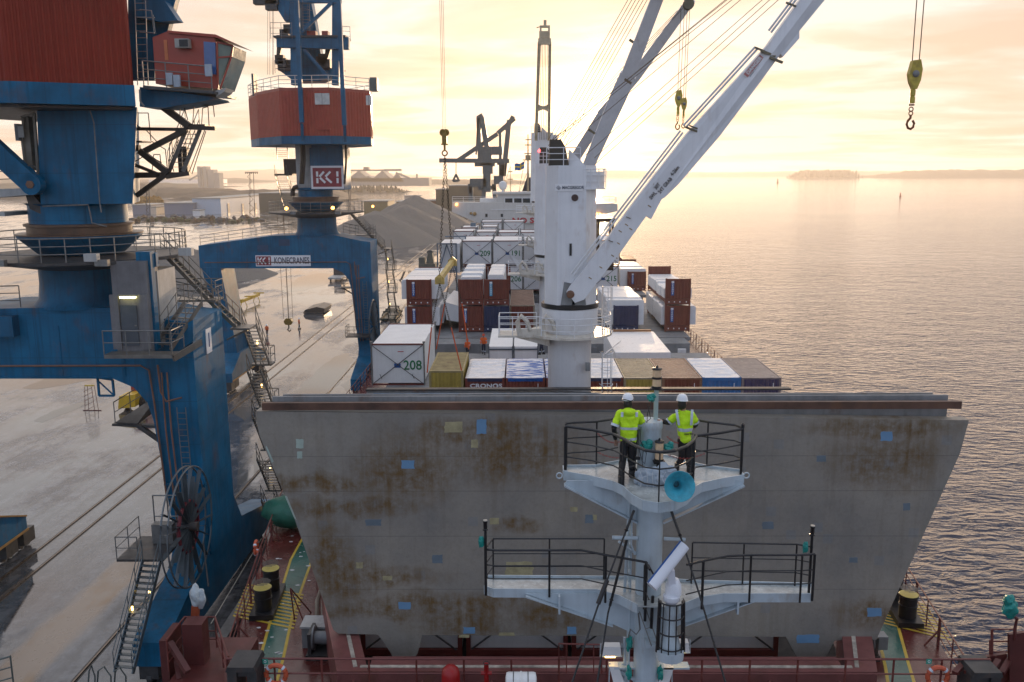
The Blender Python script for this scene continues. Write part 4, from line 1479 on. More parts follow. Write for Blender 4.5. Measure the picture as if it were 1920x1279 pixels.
# flat racks: end walls at both ends, wrapped cargo between
def flatrack(x0, y0, z0, m, label, letter='CRONOS', plate=bluep, cargo=True, L=12.19, ov=(0.5, 0.5), ch=2.0, group='flat racks with wrapped cargo', one=False):
    x1 = x0 + 2.44
    o = thing('flat_rack', label, 'flat rack', ((x0 + x1) / 2, y0, z0), group)
    for k, y in enumerate((y0, y0 + L - 0.25)):
        mb = MB()
        mb.box((x0 + 0.15, y + 0.06, z0 + 0.62), (x1 - 0.15, y + 0.2, z0 + 2.55))
        mb.corr((x0 + 0.15, y + 0.055), (x1 - 0.15, y + 0.055), z0 + 0.62, z0 + 2.5, 0.3, 0.03)
        for x in (x0, x1 - 0.15):
            mb.box((x, y, z0), (x + 0.15, y + 0.25, z0 + 2.59))
        w_ = mb.build('end_wall', m, o)
        if k == 0:
            if letter:
                mbp = MB()
                mbp.box((x0 + 0.55, y + 0.0, z0 + 0.95), (x0 + 0.82, y + 0.02, z0 + 2.35))
                pl = mbp.build('name_plate', plate, o)
                for i, ch_ in enumerate(letter):
                    text(ch_, 'lettering', whiteletter, o, (x0 + 0.685, y - 0.006, z0 + 2.06 - i * 0.185), 0.2, align='CENTER', bold=0.008)
                mbp = MB()
                mbp.box((x0 + 0.56, y - 0.004, z0 + 2.17), (x0 + 0.81, y - 0.001, z0 + 2.33))
                mbp.build('logo_square', whiteletter, o)
    mb = MB()
    mb.box((x0 + 0.15, y0 + 0.02, z0 + 0.08), (x1 - 0.15, y0 + L - 0.02, z0 + 0.58))
    mb.build('floor_frame', m, o)
    mb = MB()
    for f_ in (0.1, 0.35, 0.6, 0.9):
        mb.box((x0 + 0.15 + 2.1 * f_ - 0.05, y0 - 0.004, z0 + 0.25), (x0 + 0.15 + 2.1 * f_ + 0.05, y0 + 0.015, z0 + 0.38))
    mb.build('marking', whiteletter, o)
    if cargo:
        c = thing('wrapped_cargo', 'white wrapped bundle on the ' + label, 'wrapped cargo', ((x0 + x1) / 2, y0 + 1, z0 + 0.6), 'white wrapped bundles on flat racks')
        mb = MB()
        sd = random.random() * 30
        y = y0 + 0.5
        while y < y0 + L - 1.0:
            l_ = random.uniform(1.4, 2.6)
            e = random.uniform(-0.06, 0.10)
            h_ = ch + random.uniform(-0.12, 0.1)
            a = [(x0 - ov[0] - e, y, z0 + 0.62), (x1 + ov[1] + e, y, z0 + 0.62), (x1 + ov[1] + e * 0.5, y, z0 + 0.6 + h_ - 0.1), (x1 + ov[1] - 0.15, y, z0 + 0.6 + h_), (x0 - ov[0] + 0.15, y, z0 + 0.6 + h_), (x0 - ov[0] - e * 0.5, y, z0 + 0.6 + h_ - 0.1)]
            mb.prism(a, (0, min(l_, y0 + L - 0.4 - y) - 0.03, 0))
            y += l_
        mb.build('bundle', wtarp, c)
    return o


Y1 = 86.3
FR = 2.62
xl = fx(766, 88.5)
flatrack(xl, Y1, HC, cbrown, 'lower brown flat rack of the quay side stack', ov=(0.3, 0.7), ch=1.8)
flatrack(xl, Y1, HC + FR, cbrown, 'upper brown flat rack of the quay side stack', ov=(0.5, 0.6), ch=1.85)
xm = fx(861.5, 88.5)
flatrack(xm, Y1, HC, cbrown, 'lower brown flat rack left of the dark blue one', ov=(0.0, 0.0), ch=1.6)
flatrack(xm, Y1, HC + FR, cbrown, 'upper plain brown flat rack without a name plate', letter=None, ov=(-0.2, -0.2), ch=2.25)
xm2 = xm + 2.5
flatrack(xm2, Y1, HC, cnavy, 'dark blue flat rack at the bottom beside the crane ladder', letter=None, ov=(0, 0), ch=1.6)
flatrack(xm2, Y1, HC + FR, cbrown, 'upper brown flat rack with a light blue name plate', plate=M('light blue plate', (0.05, 0.35, 0.55), 0.4), ov=(-0.4, -0.5), ch=2.3)
xm3 = xm2 + 2.5
container(xm3, xm3 + 2.44, Y1 + 0.4, Y1 + 12.4, HC, HC + 2.6, cbrown, 'long brown container with wooden slatted roof behind the crane ladder', topm=M('weathered wood', (0.30, 0.24, 0.17), 0.6, var=0.4, vs=2), group=None)
xr = fx(1243, 88.5)
flatrack(xr, Y1, HC, cbrown, 'lower brown flat rack of the sea side stack', ov=(0.25, 0.6), ch=1.9)
flatrack(xr, Y1, HC + FR, cbrown, 'upper brown flat rack of the sea side stack', ov=(0.1, 0.2), ch=1.1)
xr2 = fx(1148, 88.5)
flatrack(xr2, Y1, HC, cnavy, 'navy blue flat rack right of the crane tower', letter=None, ov=(0.6, 0.55), ch=2.5)
flatrack(fx(1172.6, 120), 117, HC, cbrown, 'farther brown flat rack beyond the module numbered 215', ov=(0.9, 0.0), ch=2.3)
container(fx(1160, 140), fx(1184, 140), 134, 140, HC, HC + 2.6, cbrown, 'small far brown container end just right of the farther flat rack', group=None)
# tilted white bundle between the stacks
o = thing('wrapped_cargo', 'tilted white bundle leaning between the two brown stacks', 'wrapped cargo', tuple(at(845, 590, 90)))
mb = MB()
a, b, c, d = at(833, 566, 88), at(861, 574, 88), at(861, 604, 88), at(837, 600, 88)
mb.prism([a, b, c, d], (0.3, 9, 0))
mb.prism([at(813, 572, 89), at(838, 570, 89), at(832, 606, 89), at(814, 606, 89)], (0.2, 8, 0))
mb.build('bundle', wtarp, o)

Y2 = 114.2
MW = 3.86
xs0 = fx(868.3, 116)
nums_top = ['209', '191', None, None]
lab_top = ['white module numbered 209 in green', 'white module numbered 191 in green with a loose flap of wrapping', 'white module partly hidden by the white crane towers, beside 191', 'white module mostly hidden behind crane tower 1']
for i in range(4):
    x = xs0 + i * (MW + 0.05)
    module(x, x + MW, Y2, Y2 + 9, HC + 3.78, HC + 6.9, nums_top[i], lab_top[i])
nums_low = [None, '206', None, None]
lab_low = ['white module under the one numbered 209', 'white module numbered 206 in green below 191', 'white module below the crane ladder behind the front crane', 'lower white module hidden behind crane tower 1']
xb = fx(946 - 0, 116)
for i in range(4):
    x = xs0 + i * (MW + 0.05)
    module(x, x + MW, Y2, Y2 + 9, HC + 0.5, HC + 3.62, nums_low[i], lab_low[i])
x215 = fx(1102, 116)
module(x215, x215 + MW, Y2, Y2 + 9, HC + 0.5, HC + 3.62, '215', 'white module numbered 215 in green right of the crane tower')
module(x215 + 0.15, x215 + 4.0, Y2, Y2 + 9, HC + 3.78, HC + 6.9, None, 'white module on top of the one numbered 215')
# loose flap
o = thing('loose_wrapping', 'torn white wrapping flapping from the module numbered 191', 'wrapping', tuple(at(960, 490, 114)))
mb = MB()
mb.prism([at(954, 475, 114.0), at(960, 478, 113.8), at(984, 502, 113.4), at(982, 506, 113.4), at(972, 503, 113.6), at(961, 486, 113.8)], (0, 0.06, 0))
mb.build('flap', wtarp, o)
# V framed crate left of 209
x0, x1 = fx(822, 114), fx(857, 114)
o = thing('cargo_crate', 'white crate behind a grey steel frame with V braces left of module 209', 'crate', (x0, 113, HC))
mb = MB()
mb.box((x0 + 0.3, 113.6, HC + 2.9), (x1 + 0.4, 121, HC + 6.6))
mb.build('wrapped_body', wmod, o)
mb = MB()
zt_, zb_ = HC + 6.6, HC
for x in (x0, x1):
    mb.bar((x, 113.2, zb_), (x, 113.2, zt_), 0.16)
mb.bar((x0 - 0.08, 113.2, zt_), (x1 + 0.08, 113.2, zt_), 0.16)
mb.bar((x0 - 0.08, 113.2, zb_ + 3.2), (x1 + 0.08, 113.2, zb_ + 3.2), 0.14)
mb.bar((x0 + 0.2, 113.2, zb_ + 3.3), ((x0 + x1) / 2, 113.2, zt_ - 0.1), 0.14)
mb.bar((x1 - 0.1, 113.2, zb_ + 3.3), ((x0 + x1) / 2, 113.2, zt_ - 0.1), 0.14)
mb.bar((x1 + 0.9, 118, zb_), (x1 + 0.9, 118, zt_ + 0.6), 0.16)
mb.bar((x0 + 0.6, 118, zt_ + 0.6), (x1 + 0.9, 118, zt_ + 0.6), 0.16)
mb.build('steel_frame', M('blue grey steel', (0.14, 0.18, 0.22), 0.5), o)
# farther modules toward the bridge
k = 0
labs = ['far white module at the quay edge of the row in front of the bridge', 'second far white module in the row in front of the bridge', 'third far white module in the row in front of the bridge', 'fourth far white module in front of the bridge, beside the crane tower', 'raised far white module under the bridge lettering, left one', 'raised far white module under the bridge lettering, right one', 'white module on the nearer far row, quay end', 'white module on the nearer far row beside the dark davit']
for (px0, px1, Yy, zt_) in ((852, 893, 131, 17.9), (894, 934, 131, 17.8), (935, 975, 131, 17.7), (976, 1012, 131, 17.7), (904, 944, 153, 18.1), (945, 985, 153, 18.1), (868, 900, 142, 17.8), (905, 936, 142, 17.9)):
    x0, x1 = fx(px0, Yy + 2), fx(px1, Yy + 2)
    module(x0, x1 - 0.1, Yy, Yy + 6, zt_ - 3.1, zt_, None, labs[k], group='far white modules')
    k += 1
o = thing('cargo_crate', 'small blue grey box on top of the far modules below the bridge wing', 'crate', tuple(at(886, 424, 145)))
p, q = at(882, 418, 145), at(892, 431, 145)
mb = MB()
mb.box((p.x, 145, q.z), (q.x, 146, p.z))
mb.box((p.x + 0.2, 144.95, q.z + 0.2), (q.x - 0.2, 144.99, p.z - 0.2))
mb.build('box', M('blue grey steel', (0.14, 0.18, 0.22), 0.5), o)

# ------------------------------------------------------------------ bridge and accommodation
br = thing('ship_bridge', 'cream ship bridge with wings and red lettering across its front', 'bridge house', (3, 168, DZ))
YB = 168
bm_ = M('bridge cream paint', (0.62, 0.60, 0.55), 0.5, var=0.06, rust=0.15, streak=0.15, rustcol=(0.3, 0.16, 0.06))
mb = MB()
mb.prism([at(899, 418, YB), at(1110, 420, YB), at(1110, 407, YB), at(1158, 396, YB), at(1158, 383, YB), at(1148, 381, YB), at(1050, 381, YB), at(848, 379, YB), at(847, 397, YB), at(893, 417, YB)], (0, 3.2, 0))
mb.box((fx(902, YB), YB + 0.3, DZ), (fx(1108, YB), YB + 14, at(900, 418, YB).z - 0.02))
mb.build('front', bm_, br)
mb = MB()
a, b = at(932, 364, YB + 1), at(1100, 384, YB + 1)
mb.box((a.x, YB + 0.6, b.z), (b.x, YB + 9, a.z))
mb.box((a.x - 0.9, YB + 0.2, a.z), (b.x + 0.9, YB + 9.5, a.z + 0.35))
mb.build('wheelhouse', bm_, br)
for (u0, u1) in ((947, 961), (964, 978), (980.5, 994), (997, 1010), (1030, 1044), (1047, 1061), (1064, 1078)):
    a, b = at(u0, 372, YB + 0.5), at(u1, 382, YB + 0.5)
    f_ = MB().box((a.x - 0.15, YB + 0.45, b.z - 0.12), (b.x + 0.15, YB + 0.58, a.z + 0.12)).build('window_frame', wpaint, br)
    MB().box((a.x, YB + 0.40, b.z), (b.x, YB + 0.44, a.z)).build('pane', glassd, f_)
for (u, v_) in ((912, 404), (941, 404)):
    a = at(u, v_, YB)
    MB().box((a.x - 0.22, YB - 0.04, a.z - 0.3), (a.x + 0.22, YB - 0.005, a.z + 0.3)).build('port_window', glassd, br)
for (u, v_, r_) in ((883, 400, 0.28), (890, 401, 0.36)):
    a = at(u, v_, YB)
    mb = MB()
    mb.lathe((a.x, YB - 0.05, a.z), [(r_, 0), (r_ * 0.8, -0.3), (r_ * 0.3, -0.4)], 14, axis=(0, 1, 0))
    mb.build('floodlight', M('lamp brass', (0.35, 0.22, 0.08), 0.3), br, smooth=True)
for (u, v_) in ((856, 383.5),):
    a = at(u, v_, YB - 0.3)
    mb = MB().blob(a, (0.25, 0.2, 0.25), 1, 0, sub=1).build('lit_lamp', lampbig, br)
for (u, v_) in ((1119, 402), (1124, 402)):
    a = at(u, v_, YB - 0.3)
    mb = MB().blob(a, (0.25, 0.2, 0.25), 1, 0, sub=1).build('lit_lamp', lampbig, br)
a = at(960, 414, YB)
text('NO SMOKING', 'lettering', redletter, br, (a.x, YB - 0.02, a.z), 1.35, bold=0.045, sx=1.3)
mb = MB()
a, b = at(848, 379, YB), at(930, 380, YB)
railing(mb, [(a.x, YB + 0.3, a.z), (b.x, YB + 0.3, b.z)], 1.0, 2, 2.0, 0.03)
c_ = at(1156, 381, YB)
railing(mb, [(c_.x - 2.6, YB + 0.3, c_.z), (c_.x, YB + 0.3, c_.z), (c_.x, YB + 3, c_.z)], 1.2, 1, 1.6, 0.03)
a = at(902, 364, YB)
mb.build('wing_rail', wpaint, br)
mb = MB()
a, b = at(900, 374, YB + 3), at(936, 381, YB + 3)
mb.box((a.x, YB + 2, b.z), (b.x, YB + 5, a.z + 0.2))
a = at(905, 393, YB - 0.1)
mb.box((a.x + 1.6, YB - 0.1, a.z - 0.1), (a.x + 9.5, YB - 0.006, a.z + 0.05))
mb.build('deck_box', wpaint, br)
mb = MB()
f0, f1, f2, f3 = at(978, 362, YB + 12), at(1000, 362, YB + 12), at(1000, 330, YB + 12), at(988, 333, YB + 12)
mb.prism([f0, f1 + V((8, 0, 0)), f2 + V((8, 0, 0)), f3], (0, 6, 0))
mb.build('funnel', M('funnel black', (0.03, 0.03, 0.04), 0.5), br)
mb = MB()
a = at(943, 360, YB + 4)
mb.lathe((a.x, YB + 4, a.z - 0.6), [(0.25, 0), (0.25, 0.9), (0.62, 1.2), (0.8, 1.8), (0.62, 2.4), (0.2, 2.65)], 14)
mb.build('radome', wpaint, br, smooth=True)
mb = MB()
for (u, v0, v1, w) in ((990, 252, 364, 0.22), (957, 310, 364, 0.08), (946, 305, 364, 0.06), (1000, 270, 364, 0.1)):
    a, b = at(u, v1, YB + 6), at(u, v0, YB + 6)
    mb.tube(a, b, w, 6, r2=w * 0.4)
for (u0, u1, v_) in ((984, 998, 272), (983, 999, 288), (980, 1000, 300), (985, 996, 262), (953, 961, 322), (951, 962, 336)):
    mb.tube(at(u0, v_, YB + 6), at(u1, v_, YB + 6), 0.1, 5)
mb.tube(at(990, 320, YB + 6), at(972, 364, YB + 6), 0.04, 4)
mb.tube(at(957, 312, YB + 6), at(940, 364, YB + 6), 0.04, 4)
mb.box(at(985, 300, YB + 6), at(995, 291, YB + 7))
mb.build('radar_mast', M('mast buff', (0.40, 0.30, 0.18), 0.5), br)
a = at(962, 368, YB + 5)
fl = thing('flag', 'blue flag with a yellow cross flying beside the radar mast', 'flag', tuple(at(973, 310, YB + 2)))
mb = MB()
p00, p10 = at(983, 304, YB + 2), at(965, 308, YB + 2)
vs, fs = [], []
NX, NY = 16, 10
for j in range(NY + 1):
    for i in range(NX + 1):
        u, w = i / NX, j / NY
        p = p00.lerp(p10, u)
        vs.append((p.x, YB + 2 + 0.16 * math.sin(u * 9), p.z - w * 1.25 + 0.10 * math.sin(u * 8 + 1)))
for j in range(NY):
    for i in range(NX):
        fs.append((j * (NX + 1) + i, j * (NX + 1) + i + 1, (j + 1) * (NX + 1) + i + 1, (j + 1) * (NX + 1) + i))
mb.add(vs, fs)
mb.m = [1 if (j in (4, 5) or i in (5, 6)) else 0 for j in range(NY) for i in range(NX)]
mb.build('cloth', [M('flag blue', (0.02, 0.12, 0.35), 0.7), M('flag yellow', (0.75, 0.50, 0.02), 0.7)], fl)
mb = MB()
mb.tube(at(984, 300, YB + 2), at(972, 364, YB + 5), 0.04, 4)
mb.build('halyard', darksteel, fl)


# ------------------------------------------------------------------ ship cranes
def ship_crane(Y, xc, ring_z, top_z, r0, label, num=None, left_plat=True, jib=None):
    o = thing('deck_crane', label, 'deck crane', (xc, Y, DZ), 'white deck cranes of the ship')
    mb = MB()
    mb.lathe((xc, Y, DZ), [(1.25, 0), (1.25, ring_z - DZ - 1.7), (1.6, ring_z - DZ - 1.0), (1.6, ring_z - DZ)], 32)
    mb.build('pedestal', wcrane, o, smooth=True)
    mb = MB()
    mb.lathe((xc, Y, ring_z + 0.003), [(1.52, 0), (1.64, 0.02), (1.64, 0.26), (1.55, 0.28)], 40)
    mb.build('slewing_ring', black, o, smooth=True)
    mb = MB()
    rb, rt = r0 * 1.06, r0

    def octo(r, z, dx=0):
        k = r * 0.42
        return [V((xc + dx + a, Y + b, z)) for a, b in ((-r, -k), (-k * 1.3, -r), (k * 1.3, -r), (r, -k), (r, k), (k, r), (-k, r), (-r, k))]
    mb.loft(octo(rb, ring_z + 0.285), octo(rt, top_z))
    mb.build('tower', wcrane, o)
    mb = MB()
    # raised winch housing and fin at the top
    mb.blob((xc - 0.75, Y - 0.2, top_z + 0.55), (0.5, 0.6, 0.75), 2, 0.08, sub=2)
    mb.prism([(xc - 1.25, Y - 0.9, top_z + 0.003), (xc - 0.15, Y - 0.9, top_z + 0.003), (xc - 0.35, Y - 0.9, top_z + 1.0), (xc - 0.6, Y - 0.9, top_z + 1.4), (xc - 1.2, Y - 0.9, top_z + 1.4)], (0, 1.2, 0))
    mb.build('winch_cover', M('winch cover black', (0.035, 0.03, 0.022), 0.5), o)
    mb = MB()
    mb.prism([(xc - 0.15, Y - 0.5, top_z + 0.003), (xc + 0.75, Y - 0.5, top_z + 0.003), (xc + 0.55, Y - 0.5, top_z + 0.25), (xc - 0.1, Y - 0.5, top_z + 0.85)], (0, 1.0, 0))
    mb.lathe((xc + r0 * 0.6, Y - 0.3, top_z - 1.2), [(r0 * 0.72, 0), (r0 * 0.72, 0.85)], 24)
    mb.lathe((xc + r0 * 0.6, Y - 0.3, top_z - 1.3), [(r0 * 0.80, 0), (r0 * 0.80, 0.1)], 24)
    mb.build('top_housing', wcrane, o)
    mb = MB()
    railing(mb, [(xc - r0, Y - r0 * 0.9, top_z), (xc + 0.45, Y - r0 * 0.95, top_z)], 0.95, 2, 0.8, 0.022)
    pts = [(xc + r0 * 0.6 + r0 * 0.8 * math.cos(a), Y - 0.3 + r0 * 0.8 * math.sin(a), top_z - 1.2) for a in [-2.3 + i * 0.45 for i in range(7)]]
    railing(mb, pts, 1.0, 2, 0.8, 0.022)
    mb.build('top_railing', wcrane, o)
    # platform ring with railing
    pz = ring_z - 1.55
    mb = MB()
    mb.lathe((xc, Y, pz), [(1.27, 0), (2.45, 0), (2.45, 0.12), (1.27, 0.12)], 36, caps=False)
    mb.prism([(xc - 4.1, Y - 1.4, pz), (xc - 1.7, Y - 1.4, pz), (xc - 1.7, Y + 0.3, pz), (xc - 4.1, Y + 0.3, pz)], (0, 0, 0.115))
    mb.prism([(xc - 3.2, Y - 1.2, pz - 0.003), (xc - 1.2, Y - 1.2, pz - 0.003), (xc - 1.2, Y - 1.2, pz - 0.55)], (0, 1.3, 0))
    mb.build('platform', M('rusty white platform', (0.62, 0.58, 0.50), 0.5, var=0.2, rust=0.5, rs=1.5, rustcol=(0.28, 0.15, 0.05)), o)
    mb = MB()
    pts = [(xc + 2.38 * math.cos(a), Y + 2.38 * math.sin(a), pz + 0.12) for a in [-2.35 + i * 0.42 for i in range(12)]]
    railing(mb, pts, 1.05, 2, 0.8, 0.022)
    railing(mb, [(xc - 1.75, Y - 1.35, pz + 0.12), (xc - 4.05, Y - 1.35, pz + 0.12), (xc - 4.05, Y + 0.25, pz + 0.12), (xc - 1.9, Y + 0.25, pz + 0.12)], 1.05, 2, 0.9, 0.022)
    mb.build('platform_railing', wcrane, o)
    mb = MB()
    for x_ in (xc - 2.9, xc - 1.5):
        mb.path([(x_, Y - 1.4, pz + 0.1), (x_ - 0.1, Y - 1.4, pz + 0.9), (x_ + 0.1, Y - 1.4, pz + 1.25), (x_ + 0.45, Y - 1.4, pz + 0.9), (x_ + 0.6, Y - 1.4, pz + 0.4)], 0.13, 8)
    mb.box((xc - 2.9, Y - 1.42, pz + 0.12), (xc - 1.5, Y - 1.36, pz + 0.5))
    mb.build('hoop_guard', M('rusty white platform', (0.62, 0.58, 0.50)), o, smooth=True)
    # caged ladders
    mb = MB()
    ladder(mb, (xc + 2.05, Y - 1.0, DZ), (xc + 2.05, Y - 1.0, pz - 0.9), 0.5, (1, 0, 0), 0.025, True)
    ladder(mb, (xc + 2.2, Y + 0.9, pz), (xc + 2.2, Y + 0.9, pz + 2.6), 0.5, (1, 0, 0), 0.03, True)
    mb.build('caged_ladder', wcrane, o)
    mb = MB()
    for z in (ring_z - 3.5,):
        mb.box((xc + 0.85, Y - 1.35, z), (xc + 1.1, Y - 1.1, z + 0.45))
    # jib foot brackets
    for x_ in (-0.35, 0.28):
        mb.prism([(xc + x_ - 0.25, Y - r0 - 0.02, ring_z + 0.3), (xc + x_ + 0.55, Y - r0 - 0.02, ring_z + 0.3), (xc + x_ + 0.4, Y - r0 - 0.02, ring_z + 1.5), (xc + x_ - 0.05, Y - r0 - 0.02, ring_z + 1.6)], (0, -0.1, 0))
    mb.build('jib_bracket', grey, o)
    return o


def jib_tip_pulleys(mb, p, r=0.35):
    for k in (-0.25, 0, 0.25):
        mb.lathe(p + V((0, k - 0.05, 0)), [(r, 0), (r * 0.8, 0.05), (r, 0.1)], 14, axis=(0, 1, 0))


CR1 = ship_crane(51, 2.78, 18.5, 26.45, 1.38, 'nearest white deck crane, black number 1 on its tower')
text('1', 'number', blackletter, CR1, (2.72, 51 - 1.48, 21.85), 0.9, align='CENTER', bold=0.03, sx=0.85)
a = at(1067, 352, 49.55)
MB().box((a.x - 0.76, 49.56, a.z - 0.18), (a.x + 0.76, 49.585, a.z + 0.2)).build('sign_plate', whiteletter, CR1)
text('MACGREGOR', 'lettering', M('sign slate letters', (0.10, 0.12, 0.15), 0.5), CR1, (a.x - 0.38, 49.55, a.z), 0.235, bold=0.006, sx=0.82)
mb = MB()
mb.torus((a.x - 0.58, 49.55, a.z), (0, 1, 0), 0.10, 0.018, 4, 4)
mb.torus((a.x - 0.53, 49.54, a.z - 0.02), (0, 1, 0), 0.07, 0.015, 4, 4)
mb.build('logo_mark', M('sign slate letters', (0.10, 0.12, 0.15), 0.5), CR1)
a = at(1078, 371, 49.5)
mb = MB()
mb.lathe((a.x, 49.62, a.z), [(0.19, 0), (0.19, -0.06)], 20, axis=(0, 1, 0))
for k in range(-3, 4):
    mb.bar((a.x - 0.14, 49.54, a.z + k * 0.045), (a.x + 0.14, 49.54, a.z + k * 0.045), 0.02)
mb.build('vent_grille', M('grille brown', (0.10, 0.06, 0.05), 0.5), CR1)
# operator cab on the far right side of the tower
a, b = at(1119, 415, 52.2), at(1148, 500, 52.2)
mb = MB()
for x_ in (a.x, b.x - 0.12):
    mb.box((x_, 51.6, b.z), (x_ + 0.12, 51.75, a.z))
    mb.box((x_, 53.2, b.z), (x_ + 0.12, 53.35, a.z))
mb.box((a.x - 0.1, 51.5, a.z), (b.x + 0.1, 53.4, a.z + 0.2))
mb.box((a.x, 51.5, b.z - 0.15), (b.x, 53.4, b.z))
mb.box((a.x + 0.12, 51.64, b.z + 0.0), (b.x - 0.12, 51.70, b.z + 1.1))
mb.bar((a.x + 0.2, 51.4, b.z - 0.2), (a.x - 0.6, 51.4, b.z - 1.1), 0.08)
mb.build('operator_cab', M('cab dark brown', (0.05, 0.03, 0.015), 0.5), CR1)
CR2 = ship_crane(81.5, fx(1037, 82), 18.6, 26.9, 1.62, 'second white deck crane, just showing left of crane tower 1')
CR3 = ship_crane(111, fx(1034, 111), 18.9, 27.0, 1.6, 'third white deck crane, hidden behind the first two except its slanting jib')
CR4 = ship_crane(141, fx(1017, 141), 21.6, 32.2, 1.70, 'farthest white deck crane with its ladder-like jib raised upright')
for (u, v_, Yy, c_) in ((1011, 283, 79, CR2),):
    MB().blob(at(u, v_, Yy), (0.12, 0.12, 0.16), 0, 0, sub=1).build('red_lamp', lampred, c_)


def jib(outl, y0, y1, px0, px1, thick, name, root, mat=wcrane):
    pts = [at(x, y, y0 + (y1 - y0) * (x - px0) / (px1 - px0)) for x, y in outl]
    mb = MB()
    mb.prism(pts, (0, thick, 0))
    return mb.build(name, mat, root)


def jy(x):
    return 49.3 + (44.5 - 49.3) * (x - 1063) / (1740 - 1063)


outl = [(1062, 548), (1068, 538), (1135, 453), (1200, 364), (1290, 249), (1440, 84), (1500, 0), (1570, -85), (1728, -300), (1752, -300), (1756, -285), (1640, -110), (1540, 8), (1499, 58), (1499, 72), (1468, 107), (1464, 101),
        (1425, 155), (1350, 255), (1272, 346), (1246, 371), (1241, 373), (1221, 411), (1212, 405), (1165, 471), (1095, 562), (1078, 568)]
jib(outl, 49.3, 44.5, 1063, 1740, 0.6, 'jib', CR1)
# walkway and pipes on the upper edge of the jib
mb = MB()
for (q0, q1, off_) in (((1080, 520), (1285, 252), 0), ((1290, 243), (1425, 95), 0), ((1450, 65), (1560, -80), 0)):
    for k in (6, 12):
        mb.tube(at(q0[0] - k * 0.75, q0[1] - k * 0.6, jy(q0[0])), at(q1[0] - k * 0.75, q1[1] - k * 0.6, jy(q1[0])), 0.06, 6)
mb.build('jib_pipe', wcrane, CR1)
mb = MB()
for (u, v_, s_) in ((1296, 242, 1.0), (1300, 238, 0.7), (1440, 100, 1.2), (1424, 92, 0.8), (1455, 112, 1.1), (1483, 8, 0.8), (1178, 408, 0.4), (1145, 452, 0.4)):
    p = at(u, v_, jy(u) - 0.08)
    mb.bar(p + V((-0.3 * s_, 0, 0.1 * s_)), p + V((0.3 * s_, 0, -0.13 * s_)), 0.15 * s_, 0.1 * s_)
    mb.nx()
mb.pieces('sheave_bracket', M('bracket dark', (0.14, 0.12, 0.07), 0.5, rust=0.6), CR1)
mb = MB()
for (u, v_) in ((1146, 478), (1157, 455), (1160, 432), (1172, 420), (1180, 428), (1215, 385), (1124, 500), (1104, 520), (1225, 345)):
    p = at(u, v_, jy(u) - 0.03)
    mb.bar(p, p + V((0.34, 0, -0.2)), 0.03, 0.05)
mb.build('step_rung', M('rung rust', (0.30, 0.19, 0.07), 0.6), CR1)
jd = (at(1500, 0, jy(1500)) - at(1200, 364, jy(1200))).normalized()
ju = V((0, -1, 0)).cross(jd).normalized()
ju = ju if ju.z > 0 else -ju
ink = M('faded black ink', (0.10, 0.09, 0.085), 0.6)
jo = at(1221, 374, jy(1222) - 0.04)
for body, dd, uu, sz in (('SWL', 0.0, 0.06, 0.27), ('30T', 0.55, 0.2, 0.27), ('24T GRAB', 0.52, -0.1, 0.27), ('4-26m', 1.62, 0.0, 0.27)):
    text(body, 'load_lettering', ink, CR1, jo + jd * dd + ju * uu, sz, xdir=jd, ydir=ju, bold=0.006, sx=0.82)
# warning sign
c_ = at(1418, 128, jy(1418) - 0.05)


def quad_on(mb, c, u, v_, w, h, th=0.015):
    n_ = V((0, -1, 0))
    mb.prism([c - u * w / 2 - v_ * h / 2, c + u * w / 2 - v_ * h / 2, c + u * w / 2 + v_ * h / 2, c - u * w / 2 + v_ * h / 2], n_ * th)


mb = MB()
quad_on(mb, c_ + V((0, 0.03, 0)), jd, ju, 1.25, 0.66)
mb.build('sign_plate', whiteletter, CR1)
mb = MB()
quad_on(mb, c_ + ju * 0.17 + V((0, 0.012, 0)), jd, ju, 1.18, 0.26)
mb.build('warning_band', M('faded red', (0.50, 0.20, 0.18), 0.5), CR1)
text('DANGER', 'warning_lettering', whiteletter, CR1, c_ - jd * 0.48 + ju * 0.17 - V((0, 0.02, 0)), 0.25, xdir=jd, ydir=ju, bold=0.01)
text('KEEP OUT OF', 'warning_lettering', ink, CR1, c_ - jd * 0.5 - ju * 0.06 - V((0, 0.02, 0)), 0.15, xdir=jd, ydir=ju, bold=0.004)
text('WORKING AREA', 'warning_lettering', ink, CR1, c_ - jd * 0.55 - ju * 0.2 - V((0, 0.02, 0)), 0.15, xdir=jd, ydir=ju, bold=0.004)
mb = MB()
p = at(1070, 553, 49.0)
mb.lathe((p.x, 49.4, p.z), [(0.22, 0), (0.22, -0.22), (0.12, -0.25)], 16, axis=(0, 1, 0))
mb.build('pivot_pin', M('rusty pin', (0.18, 0.09, 0.05), 0.5, rust=0.6), CR1)
tip = at(1735, -290, 44.6)
mb = MB()
for (u, v_) in ((1028, 273), (1034, 264), (1041, 259), (1061, 273), (1098, 291), (1115, 296), (1115, 309)):
    k_ = 0.9 if v_ < 285 else 0.0
    mb.tube(at(u, v_, 50.6), at(1690 + (v_ - 259) * 0.8, -268 + (v_ - 259) * 0.5, 45.2), 0.017, 5)
mb.build('luffing_wire', M('wire', (0.14, 0.09, 0.05), 0.5, 0.3), CR1)


